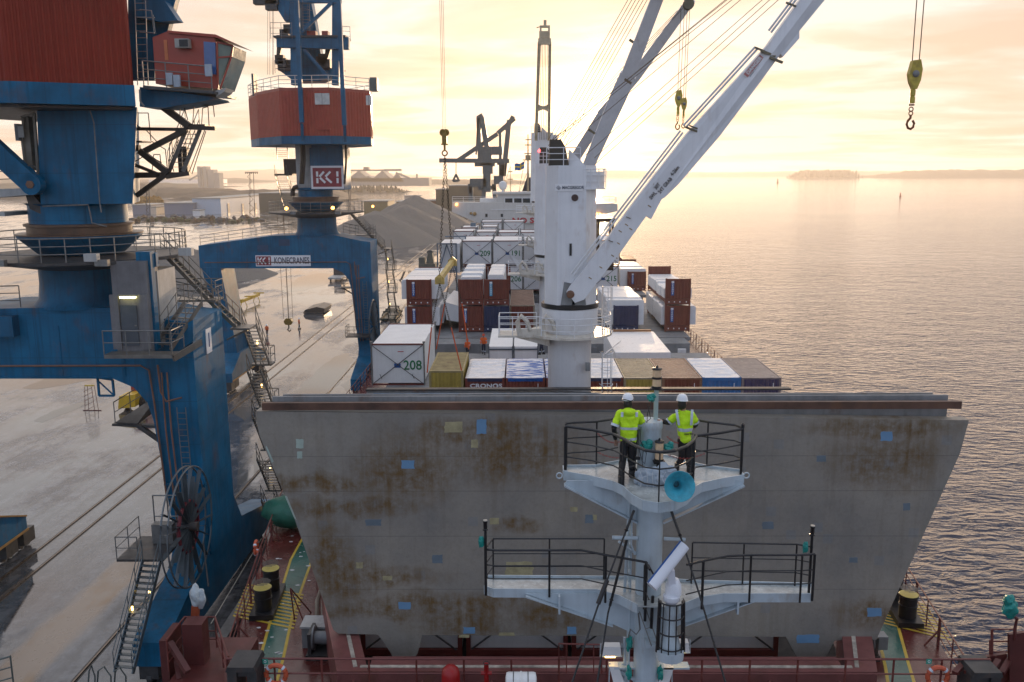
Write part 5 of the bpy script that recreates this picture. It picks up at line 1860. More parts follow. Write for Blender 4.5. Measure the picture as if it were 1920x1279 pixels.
def hook_block(px, py0, Y, s, label, wires, root_y=-290, col=None):
    o = thing('hook_block', label, 'crane hook', tuple(at(px, py0, Y)), 'crane hooks hanging over the sea side')
    c = at(px, py0, Y)
    mb = MB()
    mb.prism([c + V((x * s, -0.22 * s, z * s)) for x, z in ((-0.22, 0), (0.22, 0.06), (0.36, -0.5), (0.30, -1.1), (0.12, -1.6), (-0.08, -1.6), (-0.28, -1.2), (-0.38, -0.75))], (0, 0.44 * s, 0))
    mb.build('cheek_plate', M('hook yellow', (0.50, 0.38, 0.05), 0.5, var=0.3, vs=4, rust=0.4), o)
    mb = MB()
    mb.lathe(c + V((-0.03 * s, -0.24 * s, -0.75 * s)), [(0.2 * s, 0), (0.2 * s, -0.03), (0.08 * s, -0.06)], 16, axis=(0, 1, 0))
    mb.build('sheave', galv, o)
    mb = MB()
    mb.lathe(c + V((-0.03 * s, 0, -2.4 * s)), [(0.13 * s, 0), (0.15 * s, 0.03 * s), (0.15 * s, 0.36 * s), (0.09 * s, 0.4 * s), (0.15 * s, 0.44 * s), (0.15 * s, 0.75 * s), (0.1 * s, 0.8 * s)], 14)
    mb.build('swivel', M('hook yellow', (0.50, 0.38, 0.05)), o)
    mb = MB()
    b = c + V((-0.06 * s, 0, -2.45 * s))
    mb.lathe(b + V((0, 0, -0.08 * s)), [(0.17 * s, 0), (0.17 * s, 0.08 * s)], 12)
    mb.torus(b + V((0, 0, -0.28 * s)), (0, 1, 0), 0.12 * s, 0.035 * s, 14, 6)
    mb.torus(b + V((0, 0, -0.52 * s)), (0.2, 1, 0), 0.11 * s, 0.035 * s, 14, 6)
    pts = [(0, -0.62), (0.0, -0.78), (-0.14, -0.95), (-0.19, -1.15), (-0.1, -1.36), (0.06, -1.42), (0.2, -1.30), (0.24, -1.10), (0.14, -0.92)]
    mb.path([b + V((x * s, 0, z * s)) for x, z in pts], 0.075 * s, 8)
    mb.build('hook', hookm, o, smooth=True)
    mb = MB()
    for (dx, dpx, dpy) in wires:
        mb.tube(c + V((dx * s, 0, 0)), at(dpx, dpy, Y), 0.025, 5)
    mb.build('hoist_wire', M('wire', (0.10, 0.07, 0.04)), o)
    return o


hook_block(1717, 114, 44.6, 0.82, 'yellow hook block hanging alone in the sky at the upper right', ((-0.2, 1740, -285), (0.2, 1756, -285)))
# second crane jib
JB2 = 81.0
mb = MB()
mb.bar(at(1095, 330, 80), at(1160, 180, 76), 0.95, 0.5, w2=1.35, h2=0.5, up=(0, -1, 0))
mb.bar(at(1160, 180, 76), at(1178, 140, 75), 1.35, 0.5, w2=1.3, up=(0, -1, 0))
mb.bar(at(1177, 142, 75), at(1235, -10, 71), 1.1, 0.5, w2=0.9, up=(0, -1, 0))
mb.bar(at(1235, -10, 71), at(1270, -110, 68), 0.95, up=(0, -1, 0))
mb.build('jib', wcrane, CR2)
mb = MB()
for (u, v_) in ((1178, 152), (1110, 246), (1187, 78)):
    p = at(u, v_, 74)
    mb.bar(p + V((-0.3, 0, 0.15)), p + V((0.25, 0, -0.2)), 0.18)
    mb.nx()
mb.pieces('sheave_bracket', M('bracket dark', (0.14, 0.12, 0.07)), CR2)
mb = MB()
for k in range(6):
    mb.tube(at(1028 + k * 6, 262 + k * 3, 82), at(1240 + k * 7, -110, 68.2), 0.03, 4)
mb.build('luffing_wire', M('wire', (0.10, 0.07, 0.04)), CR2)
mb = MB()
mb.bar(at(1070, 310, 108), at(1130, 215, 101), 1.15, 0.5, up=(0, -1, 0))
mb.bar(at(1130, 215, 101), at(1190, 145, 96), 1.25, 0.5, w2=1.1, up=(0, -1, 0))
mb.bar(at(1190, 145, 96), at(1296, 0, 88), 1.1, 0.5, w2=0.8, up=(0, -1, 0))
mb.build('jib', wcrane, CR3)
mb = MB()
jib_tip_pulleys(mb, at(1291, 8, 88), 0.5)
mb.box(at(1284, 12, 88), at(1298, -4, 88.5))
mb.build('tip_sheave', M('bracket dark', (0.14, 0.12, 0.07)), CR3)
mb = MB()
for k in range(4):
    mb.tube(at(1030 + k * 6, 270, 111), at(1270 + k * 6, 20 - k * 3, 88.2), 0.03, 4)
mb.build('luffing_wire', M('wire', (0.10, 0.07, 0.04)), CR3)
hook_block(1273, 170, 88, 0.93, 'larger of the two yellow hooks hanging between the slanting jibs', ((-0.1, 1277, 10), (0.15, 1284, 5)))
hook_block(1283, 184, 88, 0.72, 'smaller of the two yellow hooks hanging between the slanting jibs', ((-0.1, 1289, 8), (0.15, 1294, 5)))
# upright ladder-like jib of the farthest crane
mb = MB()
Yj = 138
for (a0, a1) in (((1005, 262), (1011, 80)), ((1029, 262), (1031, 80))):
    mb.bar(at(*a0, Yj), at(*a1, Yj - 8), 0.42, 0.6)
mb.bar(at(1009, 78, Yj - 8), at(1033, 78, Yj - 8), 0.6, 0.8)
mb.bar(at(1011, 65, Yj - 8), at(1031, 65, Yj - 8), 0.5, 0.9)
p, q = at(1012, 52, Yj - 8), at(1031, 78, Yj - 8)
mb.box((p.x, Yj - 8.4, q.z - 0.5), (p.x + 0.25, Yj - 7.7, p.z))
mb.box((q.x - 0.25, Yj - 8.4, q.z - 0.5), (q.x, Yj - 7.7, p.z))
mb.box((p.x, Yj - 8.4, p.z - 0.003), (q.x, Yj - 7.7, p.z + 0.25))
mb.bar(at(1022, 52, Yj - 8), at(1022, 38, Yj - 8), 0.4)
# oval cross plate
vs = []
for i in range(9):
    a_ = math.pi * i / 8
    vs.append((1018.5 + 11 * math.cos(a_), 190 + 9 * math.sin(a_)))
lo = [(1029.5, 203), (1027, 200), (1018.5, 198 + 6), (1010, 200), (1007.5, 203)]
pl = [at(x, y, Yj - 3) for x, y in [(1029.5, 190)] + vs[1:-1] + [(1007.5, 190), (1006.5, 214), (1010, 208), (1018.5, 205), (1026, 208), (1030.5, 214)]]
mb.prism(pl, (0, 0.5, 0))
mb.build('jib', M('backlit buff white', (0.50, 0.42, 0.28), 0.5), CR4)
mb = MB()
for k in range(5):
    mb.tube(at(1012 + k * 3.2, 262, Yj + 1), at(1015 + k * 2.8, 75, Yj - 8), 0.035, 4)
mb.tube(at(1006, 52, Yj - 8), at(1014, 50, Yj - 8), 0.06, 4)
mb.build('luffing_wire', M('wire', (0.10, 0.07, 0.04)), CR4)
# ------------------------------------------------------------------ quay portal cranes
CXQ = -22.9


def portal(Y0, label, num=None, sign=False):
    """portal, column and ring platform of one crane; Y0 = centre of the legs"""
    o = thing('harbour_crane', label, 'harbour crane', (CXQ, Y0, QZ), 'blue portal cranes on the quay')
    f, b = Y0 - 2.3, Y0 + 2.3
    mb = MB()
    arc = [(-18.9 - 0.0, 13.6), (-19.15, 14.6), (-19.8, 15.4), (-20.8, 15.85)]
    front = [(-35.6, 15.9), (-35.6, 18.4), (-27.5, 19.45), (-25.0, 19.5), (-20.6, 19.5), (-17.6, 18.85), (-16.6, 18.75), (-16.6, 13.6)] + arc
    mb.prism([(x, f, z) for x, z in front], (0, 4.6, 0))
    mb.build('portal_beam', blue, o)
    mb = MB()
    mb.loft([V((-18.9, f, 13.597)), V((-16.6, f, 13.597)), V((-16.6, b, 13.597)), V((-18.9, b, 13.597))],
            [V((-18.3, f + 0.3, 6.2)), V((-16.5, f + 0.3, 6.2)), V((-16.5, b - 0.3, 6.2)), V((-18.3, b - 0.3, 6.2))])
    mb.prism([(-18.2, f - 6.0, 4.6), (-18.2, f - 6.0, 3.4), (-18.2, b + 8.2, 3.4), (-18.2, b + 8.2, 4.6), (-18.2, b + 1.2, 6.2), (-18.2, b - 0.3, 8.4), (-18.2, b - 0.3, 6.3), (-18.2, f + 0.3, 6.3), (-18.2, f + 0.3, 8.4), (-18.2, f - 1.0, 6.2)], (1.6, 0, 0))
    mb.build('sea_side_leg', blue, o)
    mb = MB()
    mb.loft([V((-35.4, f, 15.897)), V((-33.3, f, 15.897)), V((-33.3, b, 15.897)), V((-35.4, b, 15.897))],
            [V((-33.6, f + 0.3, 6.2)), V((-32.1, f + 0.3, 6.2)), V((-32.1, b - 0.3, 6.2)), V((-33.6, b - 0.3, 6.2))])
    mb.prism([(-33.5, f - 3.0, 4.6), (-33.5, f - 3.0, 3.6), (-33.5, b + 5.2, 3.6), (-33.5, b + 5.2, 4.6), (-33.5, b + 1.5, 6.0), (-33.5, b - 0.3, 8.2), (-33.5, b - 0.3, 6.3), (-33.5, f + 0.3, 6.3), (-33.5, f - 0.8, 5.6)], (1.7, 0, 0))
    mb.build('land_side_leg', blue, o)
    mb = MB()
    mb.bar((-31.75, b + 5.2, 4.62), (-31.75, b + 1.5, 6.02), 0.06, 0.10)
    mb.nx()
    mb.bar((-31.72, b + 5.2, 3.75), (-31.72, f - 3.0, 3.75), 0.08, 0.14)
    mb.pieces('edge_strip', M('edge ochre', (0.36, 0.19, 0.05), 0.5), o)
    for (x, ylist) in ((-17.6, (f - 5.2, f - 3.6, b + 5.6, b + 7.2)), (-32.4, (f - 2.3, f - 0.9, b + 3.6, b + 5.6))):
        for y in ylist:
            mb = MB()
            mb.box((x - 0.45, y - 0.65, QZ + 0.35), (x + 0.45, y + 0.65, QZ + 1.28))
            mb.build('bogie', darksteel, o)
            mb = MB()
            for dy in (-0.38, 0.38):
                mb.lathe((x - 0.12, y + dy, QZ + 0.36), [(0.32, 0), (0.32, 0.24)], 14, axis=(1, 0, 0))
            mb.build('wheel_pair', darksteel, o)
    # column, ring, platform
    mb = MB()
    mb.lathe((CXQ, Y0, 19.4), [(2.6, 0), (2.25, 0.4), (2.15, 1.2), (2.15, 2.6)], 40)
    mb.build('column', blue, o, smooth=True)
    mb = MB()
    mb.lathe((CXQ, Y0, 21.85), [(5.2, 0), (5.25, 0.02), (5.25, 0.16), (5.2, 0.18), (2.2, 0.18)], 48)
    mb.lathe((CXQ, Y0, 21.35), [(2.2, 0), (4.8, 0.5)], 48, caps=False)
    mb.build('ring_platform', darksteel, o)
    mb = MB()
    mb.lathe((CXQ, Y0, 22.03), [(1.9, 0), (2.1, 0.1), (3.0, 0.95), (3.0, 1.05)], 40)
    mb.build('slewing_collar', blue, o, smooth=True)
    mb = MB()
    mb.lathe((CXQ, Y0, 23.083), [(3.05, 0), (3.05, 0.05), (2.5, 0.06), (2.5, 0.42), (2.62, 0.44), (2.62, 0.55), (2.5, 0.57)], 48)
    mb.build('slewing_ring', M('greasy ring', (0.12, 0.065, 0.035), 0.4, var=0.5, rust=0.4), o, smooth=True)
    mb = MB()
    pts = [(CXQ + 5.12 * math.cos(a), Y0 + 5.12 * math.sin(a), 22.03) for a in [2 * math.pi * i / 30 for i in range(30)]]
    railing(mb, pts, 1.1, 2, 1.1, 0.024, closed=True)
    mb.build('ring_railing', galv, o)
    mb = MB()
    railing(mb, [(-35.4, f + 0.1, 18.42), (-27.5, f + 0.1, 19.47), (-25.2, f + 0.1, 19.52)], 1.1, 2, 1.6, 0.024).nx()
    railing(mb, [(-20.4, b - 0.1, 19.52), (-17.6, b - 0.1, 18.87), (-16.7, b - 0.1, 18.77)], 1.1, 2, 1.6, 0.024)
    mb.pieces('beam_railing', galv, o)
    # stair tower on the far side of the sea leg: zig-zag flights down to the quay
    ys = b + 0.9
    sm_ = M('stair steel', (0.16, 0.15, 0.13), 0.4, 0.3, var=0.3, rust=0.3)
    stairs(o, (-17.5, ys, 19.2), (-19.9, ys, 21.9), 0.85, (0, 1, 0), mat=sm_)
    stairs(o, (-16.1, ys + 0.2, 17.6), (-17.6, ys + 0.2, 19.2), 0.85, (0, 1, 0), mat=sm_)
    mb = MB()
    mb.box((-20.0, ys - 0.6, 19.1), (-17.0, ys + 0.8, 19.2)).nx()
    mb.box((-16.3, ys - 0.6, 17.5), (-15.2, ys + 0.8, 17.6))
    mb.bar((-16.6, ys - 0.3, 16.9), (-15.4, ys - 0.3, 17.45), 0.1)
    mb.bar((-16.6, ys + 0.5, 16.9), (-15.4, ys + 0.5, 17.45), 0.1)
    mb.pieces('stair_landing', sm_, o)
    mb = MB()
    railing(mb, [(-20.0, ys + 0.75, 19.2), (-17.0, ys + 0.75, 19.2), (-17.0, ys - 0.5, 19.2)], 1.05, 2, 1.0)
    mb.build('landing_railing', galv, o)
    z = 17.6
    yy = ys + 0.3
    for k in range(5):
        z2 = max(QZ + 0.6, z - 2.8)
        x0_, x1_ = (-15.4, -16.1) if k % 2 == 0 else (-16.1, -15.4)
        stairs(o, (-15.6, yy + 2.6, z2), (-15.6, yy + 0.4, z), 0.8, (1, 0, 0), mat=sm_)
        mb = MB()
        mb.box((-16.3, yy + 2.6, z2 - 0.1), (-15.1, yy + 3.5, z2))
        railing(mb, [(-16.3, yy + 3.5, z2), (-15.1, yy + 3.5, z2), (-15.1, yy + 2.6, z2)], 1.0, 1, 1.2)
        mb.build('stair_landing', sm_, o)
        MB().bc((-16.1, yy + 3.4, z2 + 1.2), (0.07, 0.07, 0.22)).build('lit_lamp', lampon, o)
        z = z2
        yy += 0.4
    # land side walkway with stair on the inner leg
    mb = MB()
    mb.box((-21.0, b + 0.05, 13.0), (-18.9, b + 1.3, 13.1))
    railing(mb, [(-20.95, b + 0.1, 13.1), (-20.95, b + 1.25, 13.1), (-19.0, b + 1.25, 13.1)], 1.05, 2, 1.0)
    mb.bar((-18.9, b + 0.6, 11.8), (-20.8, b + 0.6, 12.95), 0.14)
    mb.build('inner_walkway', darksteel, o)
    # ladder and pipes on the leg
    mb = MB()
    ladder(mb, (-17.3, f - 0.02, 6.0), (-17.35, f - 0.22, 14.4), 0.45, (1, 0, 0), 0.025)
    mb.build('leg_ladder', galv, o)
    mb = MB()
    for dx in (0, 0.28):
        mb.path([(-18.0 + dx, f - 0.1, 6.5), (-18.25 + dx, f - 0.15, 13.2), (-18.25 + dx, f - 0.15, 16.2)], 0.045, 6)
    mb.path([(-35, f - 0.08, 16.55), (-19.3, f - 0.08, 16.55), (-18.9, f - 0.08, 16.3), (-18.75, f - 0.1, 14.5), (-18.5, f - 0.05, 9)], 0.05, 6)
    mb.path([(-17.3, f - 0.18, 14.9), (-18.1, f - 0.18, 14.7), (-18.35, f - 0.18, 15.2), (-18.4, f - 0.18, 16.6)], 0.05, 6)
    mb.build('cable_pipe', M('pipe copper', (0.20, 0.10, 0.06), 0.5, var=0.3), o)
    for (x, z) in ((-24.2, 22.15), (-19.4, 22.15)):
        mb = MB()
        mb.bc((x, Y0 - 5.35, z - 0.1), (0.6, 0.3, 0.3))
        mb.build('floodlight', galv, o)
    mb = MB()
    for x in (-31.0, -27.2, -23.4, -20.2):
        mb.box((x, f - 0.035, 15.99), (x + 0.08, f - 0.003, 18.6)).nx()
    mb.box((-35.5, f - 0.05, 15.9), (-20.9, f - 0.003, 15.98)).nx()
    mb.box((-18.6, f - 0.1, 10.2), (-16.55, f + 0.1, 10.26))
    mb.pieces('stiffener', blue, o)
    if num:
        c = (-16.56, f + 2.3, 17.3)
        MB().box((-16.598, f + 1.85, 16.75), (-16.57, f + 2.65, 18.05)).build('number_plate', whiteletter, o)
        text('1', 'number', M('number blue', (0.02, 0.06, 0.2), 0.5), o, (-16.56, f + 2.25, 17.4), 1.1, xdir=(0, 1, 0), align='CENTER')
    if sign:
        a, c = at(479, 479, f), at(583, 499, f)
        MB().box((a.x, f - 0.04, c.z), (c.x, f - 0.005, a.z)).build('sign_plate', whiteletter, o)
        d = at(509, 499, f)
        MB().box((a.x + 0.08, f - 0.055, c.z + 0.1), (d.x, f - 0.041, a.z - 0.1)).build('logo_panel', kred, o)
        mb = MB()
        kkmark(mb, a.x + 0.2, d.x - 0.12, c.z + 0.22, a.z - 0.22, f - 0.06)
        mb.build('logo_mark', whiteletter, o)
        text('KONECRANES', 'lettering', M('sign slate letters', (0.10, 0.12, 0.15), 0.5), o, (d.x + 0.32, f - 0.055, (a.z + c.z) / 2), (a.z - c.z) * 0.80, bold=0.02, sx=0.63)
        for (u, v_) in ((493, 466), (533, 455)):
            p = at(u, v_, f)
            MB().box((p.x - 0.6, f - 0.04, p.z - 0.35), (p.x + 0.6, f - 0.005, p.z + 0.35)).build('vent_panel', M('panel blue', (0.02, 0.07, 0.14), 0.5), o)
    return o


def kkmark(mb, x0, x1, z0, z1, y):
    w = x1 - x0
    h = z1 - z0
    t = w * 0.085

    def P(u, v_):
        return V((x0 + u * w, y, z0 + v_ * h))
    segs = [((0.06, 0.0), (0.06, 0.44)), ((0.06, 0.56), (0.06, 1.0)), ((0.16, 0.56), (0.36, 0.98)), ((0.18, 0.46), (0.40, 0.04)),
            ((0.42, 0.56), (0.64, 0.98)), ((0.44, 0.46), (0.68, 0.04)), ((0.94, 0.0), (0.94, 0.44)), ((0.94, 0.56), (0.94, 1.0))]
    for a, b in segs:
        mb.bar(P(*a), P(*b), t * 1.1, 0.012, up=(0, -1, 0))


# ---- near crane
NY = 46.6
NC = portal(NY, 'huge near blue harbour crane with corrugated red machine house, cut off by the left edge', num='1')
U = (0, 0, 0)
# upper column (box) with panels
mb = MB()
mb.lathe((CXQ, NY, 23.655), [(2.35, 0), (2.35, 0.9), (2.5, 1.0)], 40)
mb.build('lower_drum', blue, NC, smooth=True)
mb = MB()
a, b, c, d = at(70, 215, 44.2), at(258, 215, 44.2), at(250, 400, 44.2), at(78, 400, 44.2)
zt_ = 29.25
mb.loft([V((c_.x, c_.y, 24.66)) for c_ in (d, c)] + [V((-20.6, 48.8, 24.66)), V((-24.6, 49.0, 24.66))],
        [V((a.x, 44.2, zt_)), V((b.x, 44.2, zt_)), V((-20.3, 48.8, zt_)), V((-24.8, 49.0, zt_))])
mb.build('upper_column', blue, NC)
# machine house base and cladding
A = [(-31.5, 41.6), (-22.9, 41.2), (-18.2, 43.5), (-21.3, 50), (-28, 54), (-35, 49)]
mb = MB()
mb.prism([(x, y, 29.25) for x, y in A], (0, 0, 0.95))
base_ = mb.build('house_base', blue, NC)
mb = MB()
mb.prism([(-31.5, 42.1, 29.1), (-22.8, 41.7, 29.1), (-18.6, 44.0, 29.1), (-21.5, 49.5, 29.1), (-28, 53, 29.1)], (0, 0, 0.13))
mb.build('house_underside', darksteel, NC)
ins = [(-31.4, 41.7), (-22.92, 41.3), (-18.3, 43.56), (-21.4, 49.9), (-28, 53.9), (-34.9, 49)]
mb = MB()
for p, q in zip(ins, ins[1:] + ins[:1]):
    mb.corr(p, q, 30.2, 36.6, 0.235, 0.05)
mb.build('house_wall', crred, NC)
mb = MB()
mb.prism([(x, y, 36.6) for x, y in ins], (0, 0, 0.2))
mb.build('house_roof', darksteel, NC)
# cantilever with cab
YC = 44.6
mb = MB()
q = [at(262, 163, YC), at(400, 182, YC), at(404, 186, YC), at(310, 202, YC), at(262, 200, YC)]
mb.prism(q, (0, 2.2, 0))
mb.build('cab_bracket', blue, NC)
mb = MB()
fl = [at(268, 160, YC - 0.7), at(402, 171, YC - 0.7), at(402, 176, YC - 0.7), at(268, 166, YC - 0.7)]
mb.prism(fl, (0, 3.4, 0))
mb.build('cab_deck', darksteel, NC)
cabY = YC - 0.2
mb = MB()
side_ = [at(290, 156, cabY), at(411, 166, cabY), at(407, 120, cabY), at(379, 78, cabY), at(402, 66, cabY), at(316, 57, cabY), at(284, 68, cabY)]
side_ = [at(292, 157, cabY), at(408, 167, cabY), at(406, 140, cabY), at(405, 79, cabY), at(400, 67, cabY), at(316, 58, cabY), at(286, 70, cabY)]
mb.prism(side_, (0, 2.3, 0))
cb = mb.build('operator_cab', cabred, NC)
mb = MB()
mb.prism([at(314, 57, cabY - 0.15), at(404, 64.5, cabY - 0.15), at(447, 84, cabY - 0.15), at(404, 70, cabY - 0.15), at(314, 61, cabY - 0.15)], (0, 2.6, 0))
mb.build('cab_roof', cabred, NC)
mb = MB()
mb.prism([at(407, 80, cabY - 0.02), at(436, 86, cabY + 0.3), at(434, 106, cabY + 0.3), at(413, 165, cabY + 0.3), at(409, 165, cabY - 0.02)], (0, 2.2, 0))
mb.build('front_window', M('green tinted glass', (0.10, 0.16, 0.13), 0.1, spec=0.8), NC)
mb = MB()
for (u0, v0, u1, v1) in ((407, 79, 437, 86), (437, 86, 434, 106), (434, 106, 413, 166), (407, 80, 409, 166), (408, 108, 434, 106)):
    mb.bar(at(u0, v0, cabY - 0.06 if u0 < 420 else cabY + 0.24), at(u1, v1, cabY - 0.06 if u1 < 420 else cabY + 0.24), 0.07)
mb.build('window_frame', cabred, NC)
mb = MB()
mb.prism([at(382, 78, cabY - 0.02), at(404, 80, cabY - 0.02), at(406, 140, cabY - 0.02), at(384, 138, cabY - 0.02)], (0, -0.03, 0))
mb.build('side_window', M('blue window', (0.03, 0.10, 0.28), 0.08, spec=0.8), NC)
mb = MB()
p, q = at(326, 72, cabY - 0.45), at(353, 89, cabY - 0.45)
mb.box((p.x, cabY - 0.4, q.z), (q.x, cabY - 0.005, p.z))
mb.build('air_conditioner', M('aircon beige', (0.35, 0.34, 0.30), 0.5), NC)
mb = MB()
p, q = at(335, 74, cabY - 0.45), at(352, 87, cabY - 0.45)
mb.box((p.x, cabY - 0.43, q.z), (q.x, cabY - 0.402, p.z))
mb.build('aircon_grille', black, NC)
mb = MB()
p, q = at(307, 75, cabY), at(316, 113, cabY)
mb.box((p.x, cabY - 0.03, q.z), (q.x, cabY - 0.004, p.z))
mb.build('orange_panel', M('panel orange', (0.55, 0.16, 0.05), 0.5), NC)
mb = MB()
r0_, r1_ = at(270, 161, YC - 0.65), at(398, 172, YC - 0.65)
railing(mb, [r0_, r1_], 1.15, 2, 1.2, 0.025)
mb.build('cab_railing', galv, NC)
mb = MB()
for (u, v_) in ((318, 148), (332, 152), (391, 132)):
    p = at(u, v_, YC - 0.75)
    mb.bc(p, (0.3, 0.15, 0.55)).nx()
mb.pieces('switch_box', M('switch box grey', (0.35, 0.40, 0.45), 0.5), NC)
p = at(415, 170, YC)
mb = MB()
mb.prism([at(404, 170, cabY), at(424, 165, cabY), at(420, 172, cabY), at(405, 182, cabY)], (0, 1.2, 0))
mb.build('cab_nose', ltgrey, NC)
# ladder tower and boom root behind the cab
mb = MB()
mb.prism([at(240, -60, 47), at(345, -60, 47), at(312, 66, 47), at(290, 70, 47), at(290, 150, 47), at(240, 150, 47)], (0, 0.5, 0))
mb.build('boom_root', blue, NC)
mb = MB()
mb.prism([at(255, -4, 46.2), at(309, 2, 46.2), at(333, 38, 46.2), at(300, 41, 46.2), at(255, 32, 46.2)], (0, 0.8, 0))
mb.build('sheave_housing', bluelt, NC)
mb = MB()
ladder(mb, at(268, 160, 44.1), at(262, -20, 44.1), 0.5, (1, 0, 0), 0.025)
for (u0, v0, u1, v1) in ((262, 60, 290, 62), (262, 18, 284, 20), (284, 20, 289, 62), (287, 28, 291, 60), (257, 33, 290, 33)):
    mb.tube(at(u0, v0, 44.0), at(u1, v1, 44.0), 0.025, 5)
mb.build('access_ladder', galv, NC)
# hanging stair gallery right of the column
G = 46.0
mb = MB()
for (u0, v0, u1, v1, w) in ((305, 200, 355, 237, 0.32), (210, 241, 350, 243, 0.16), (350, 243, 272, 283, 0.26), (262, 283, 316, 325, 0.30), (345, 239, 404, 241, 0.2),
                            (214, 276, 262, 278, 0.3), (250, 308, 300, 328, 0.16), (252, 331, 318, 330, 0.16), (312, 332, 356, 325, 0.20), (310, 328, 256, 367, 0.22)):
    mb.bar(at(u0, v0, G), at(u1, v1, G), w)
mb.box(at(345, 239, G), at(404, 236, G + 1.6))
mb.box(at(250, 328, G), at(354, 323, G + 1.4))
mb.box(at(245, 264, G), at(284, 268, G + 1.2))
mb.build('gallery_truss', M('dark brown steel', (0.045, 0.032, 0.022), 0.5, var=0.4), NC)
stairs(NC, at(330, 322, G + 0.3), at(362, 243, G + 0.3), 0.7, (0.9, 0.3, 0), mat=MATS['stair steel'])
mb = MB()
mb.box(at(335, 324, G + 1), at(354, 275, G + 1.4))
mb.build('panel_screen', darksteel, NC)
mb = MB()
for (pl) in ([(251, 240), (256, 212), (278, 212), (283, 264)], [(361, 236), (364, 196), (400, 198), (402, 219)], [(378, 236), (380, 203), (390, 200), (392, 236)], [(336, 233), (338, 203), (344, 195), (352, 225)],
             [(250, 232), (275, 245), (300, 272)], [(284, 265), (310, 280), (314, 318)], [(318, 322), (318, 270), (330, 255)], [(285, 322), (288, 290), (300, 290), (303, 322)], [(250, 305), (275, 290), (303, 305)],
             [(326, 322), (320, 300), (335, 262)], [(360, 326), (386, 246)], [(355, 322), (384, 244)]):
    for a_, b_ in zip(pl, pl[1:]):
        mb.tube(at(*a_, G - 0.1), at(*b_, G - 0.1), 0.024, 5)
mb.build('gallery_railing', MATS['dark brown steel'], NC)
# left of the column: counterweight arm, cabinet
mb = MB()
mb.bar(at(-60, 235, 43.6), at(62, 346, 43.6), 0.95, 0.5, up=(0, -1, 0))
p = at(62, 346, 43.6)
mb.lathe((p.x, 43.35, p.z), [(0.5, 0), (0.5, 0.5)], 20, axis=(0, 1, 0))
mb.build('tie_arm', blue, NC)
mb = MB()
mb.lathe((p.x, 43.28, p.z), [(0.2, 0), (0.2, 0.1)], 6, axis=(0, 1, 0))
mb.build('pivot_pin', MATS['rusty pin'], NC)
mb = MB()
mb.box(at(26, 232, 44.3), at(52, 265, 45.1))
mb.build('cabinet', grey, NC)
mb = MB()
a_, b_ = at(33, 236, 44.28), at(46, 258, 44.28)
mb.box((a_.x, 44.26, b_.z), (b_.x, 44.295, a_.z))
mb.build('cabinet_door', ltgrey, NC)
mb = MB()
for (u0, v0, u1, v1, w) in ((42, 266, 50, 330, 0.1), (68, 266, 73, 330, 0.1), (40, 220, 64, 212, 0.1), (64, 212, 72, 330, 0.12), (44, 222, 42, 266, 0.1)):
    mb.bar(at(u0, v0, 44.6), at(u1, v1, 44.6), w)
mb.box(at(52, 218, 44.7), at(64, 320, 45.4))
mb.build('cable_tray', M('tray buff', (0.30, 0.27, 0.22), 0.5, rust=0.3), NC)
mb = MB()
mb.prism([at(-30, 355, 43.8), at(60, 353, 43.8), at(72, 364, 43.8), at(-30, 372, 43.8)], (0, 3, 0))
mb.box(at(-20, 398, 44.2), at(66, 401, 47))
mb.build('side_walkway', ltgrey, NC)
mb = MB()
mb.prism([at(48, 366, 44.4), at(62, 366, 44.4), at(82, 388, 44.4), at(78, 402, 44.4), at(56, 392, 44.4)], (0, 1.5, 0))
mb.build('walkway_knee', darksteel, NC)
mb = MB()
railing(mb, [at(-25, 352, 43.7), at(36, 349, 43.7)], 1.1, 2, 1.4)
mb.path([at(36, 310, 43.7), at(64, 311, 43.7), at(69, 318, 43.7), at(70, 330, 43.7)], 0.025, 5)
mb.build('walkway_railing', galv, NC)
mb = MB()
mb.path([at(168, 205, 43.8), at(176, 230, 43.95), at(187, 380, 44.1), at(190, 398, 44.0)], 0.03, 5)
mb.path([at(80, 387, 43.9), at(165, 384, 43.9), at(169, 400, 43.9), at(172, 418, 43.9), at(200, 425, 43.9)], 0.04, 6)
mb.path([at(262, 168, 43.7), at(263, 190, 43.7), at(270, 199, 43.7)], 0.05, 6)
mb.build('hanging_cable', galv, NC)
# access shaft, door and landing at the beam
mb = MB()
SY = 42.7
a_, b_ = at(216, 660, SY), at(276, 490, SY)
mb.box((a_.x + 0.12, SY, a_.z), (b_.x - 0.1, SY + 1.4, b_.z))
for u in (213, 268):
    c_, d_ = at(u, 655, SY - 0.1), at(u + 6, 553, SY - 0.1)
    mb.box((c_.x, SY - 0.1, c_.z), (d_.x + 0.03, SY - 0.003, d_.z))
mb.build('shaft', M('shaft grey', (0.16, 0.16, 0.165), 0.5, var=0.25, streak=0.4), NC)
mb = MB()
c_, d_ = at(232, 648, SY), at(256, 572, SY)
mb.box((c_.x, SY - 0.05, c_.z), (d_.x, SY - 0.004, d_.z))
dr = mb.build('door', M('door grey', (0.07, 0.085, 0.10), 0.5), NC)
MB().bc((d_.x - 0.08, SY - 0.09, (c_.z + d_.z) / 2), (0.1, 0.05, 0.05)).build('handle', galv, dr)
mb = MB()
c_, d_ = at(223, 560, SY - 0.3), at(252, 556, SY - 0.3)
mb.box((c_.x, SY - 0.25, c_.z), (d_.x, SY - 0.1, d_.z))
mb.build('lit_tube', lampyl, NC)
mb = MB()
mb.box((c_.x - 0.05, SY - 0.27, d_.z + 0.003), (d_.x + 0.05, SY - 0.05, d_.z + 0.05))
mb.build('lamp_housing', grey, NC)
mb = MB()
c_, d_ = at(272, 655, SY + 0.5), at(280, 472, SY + 0.5)
mb.box((c_.x, SY + 0.3, c_.z), (d_.x + 0.1, SY + 0.75, d_.z))
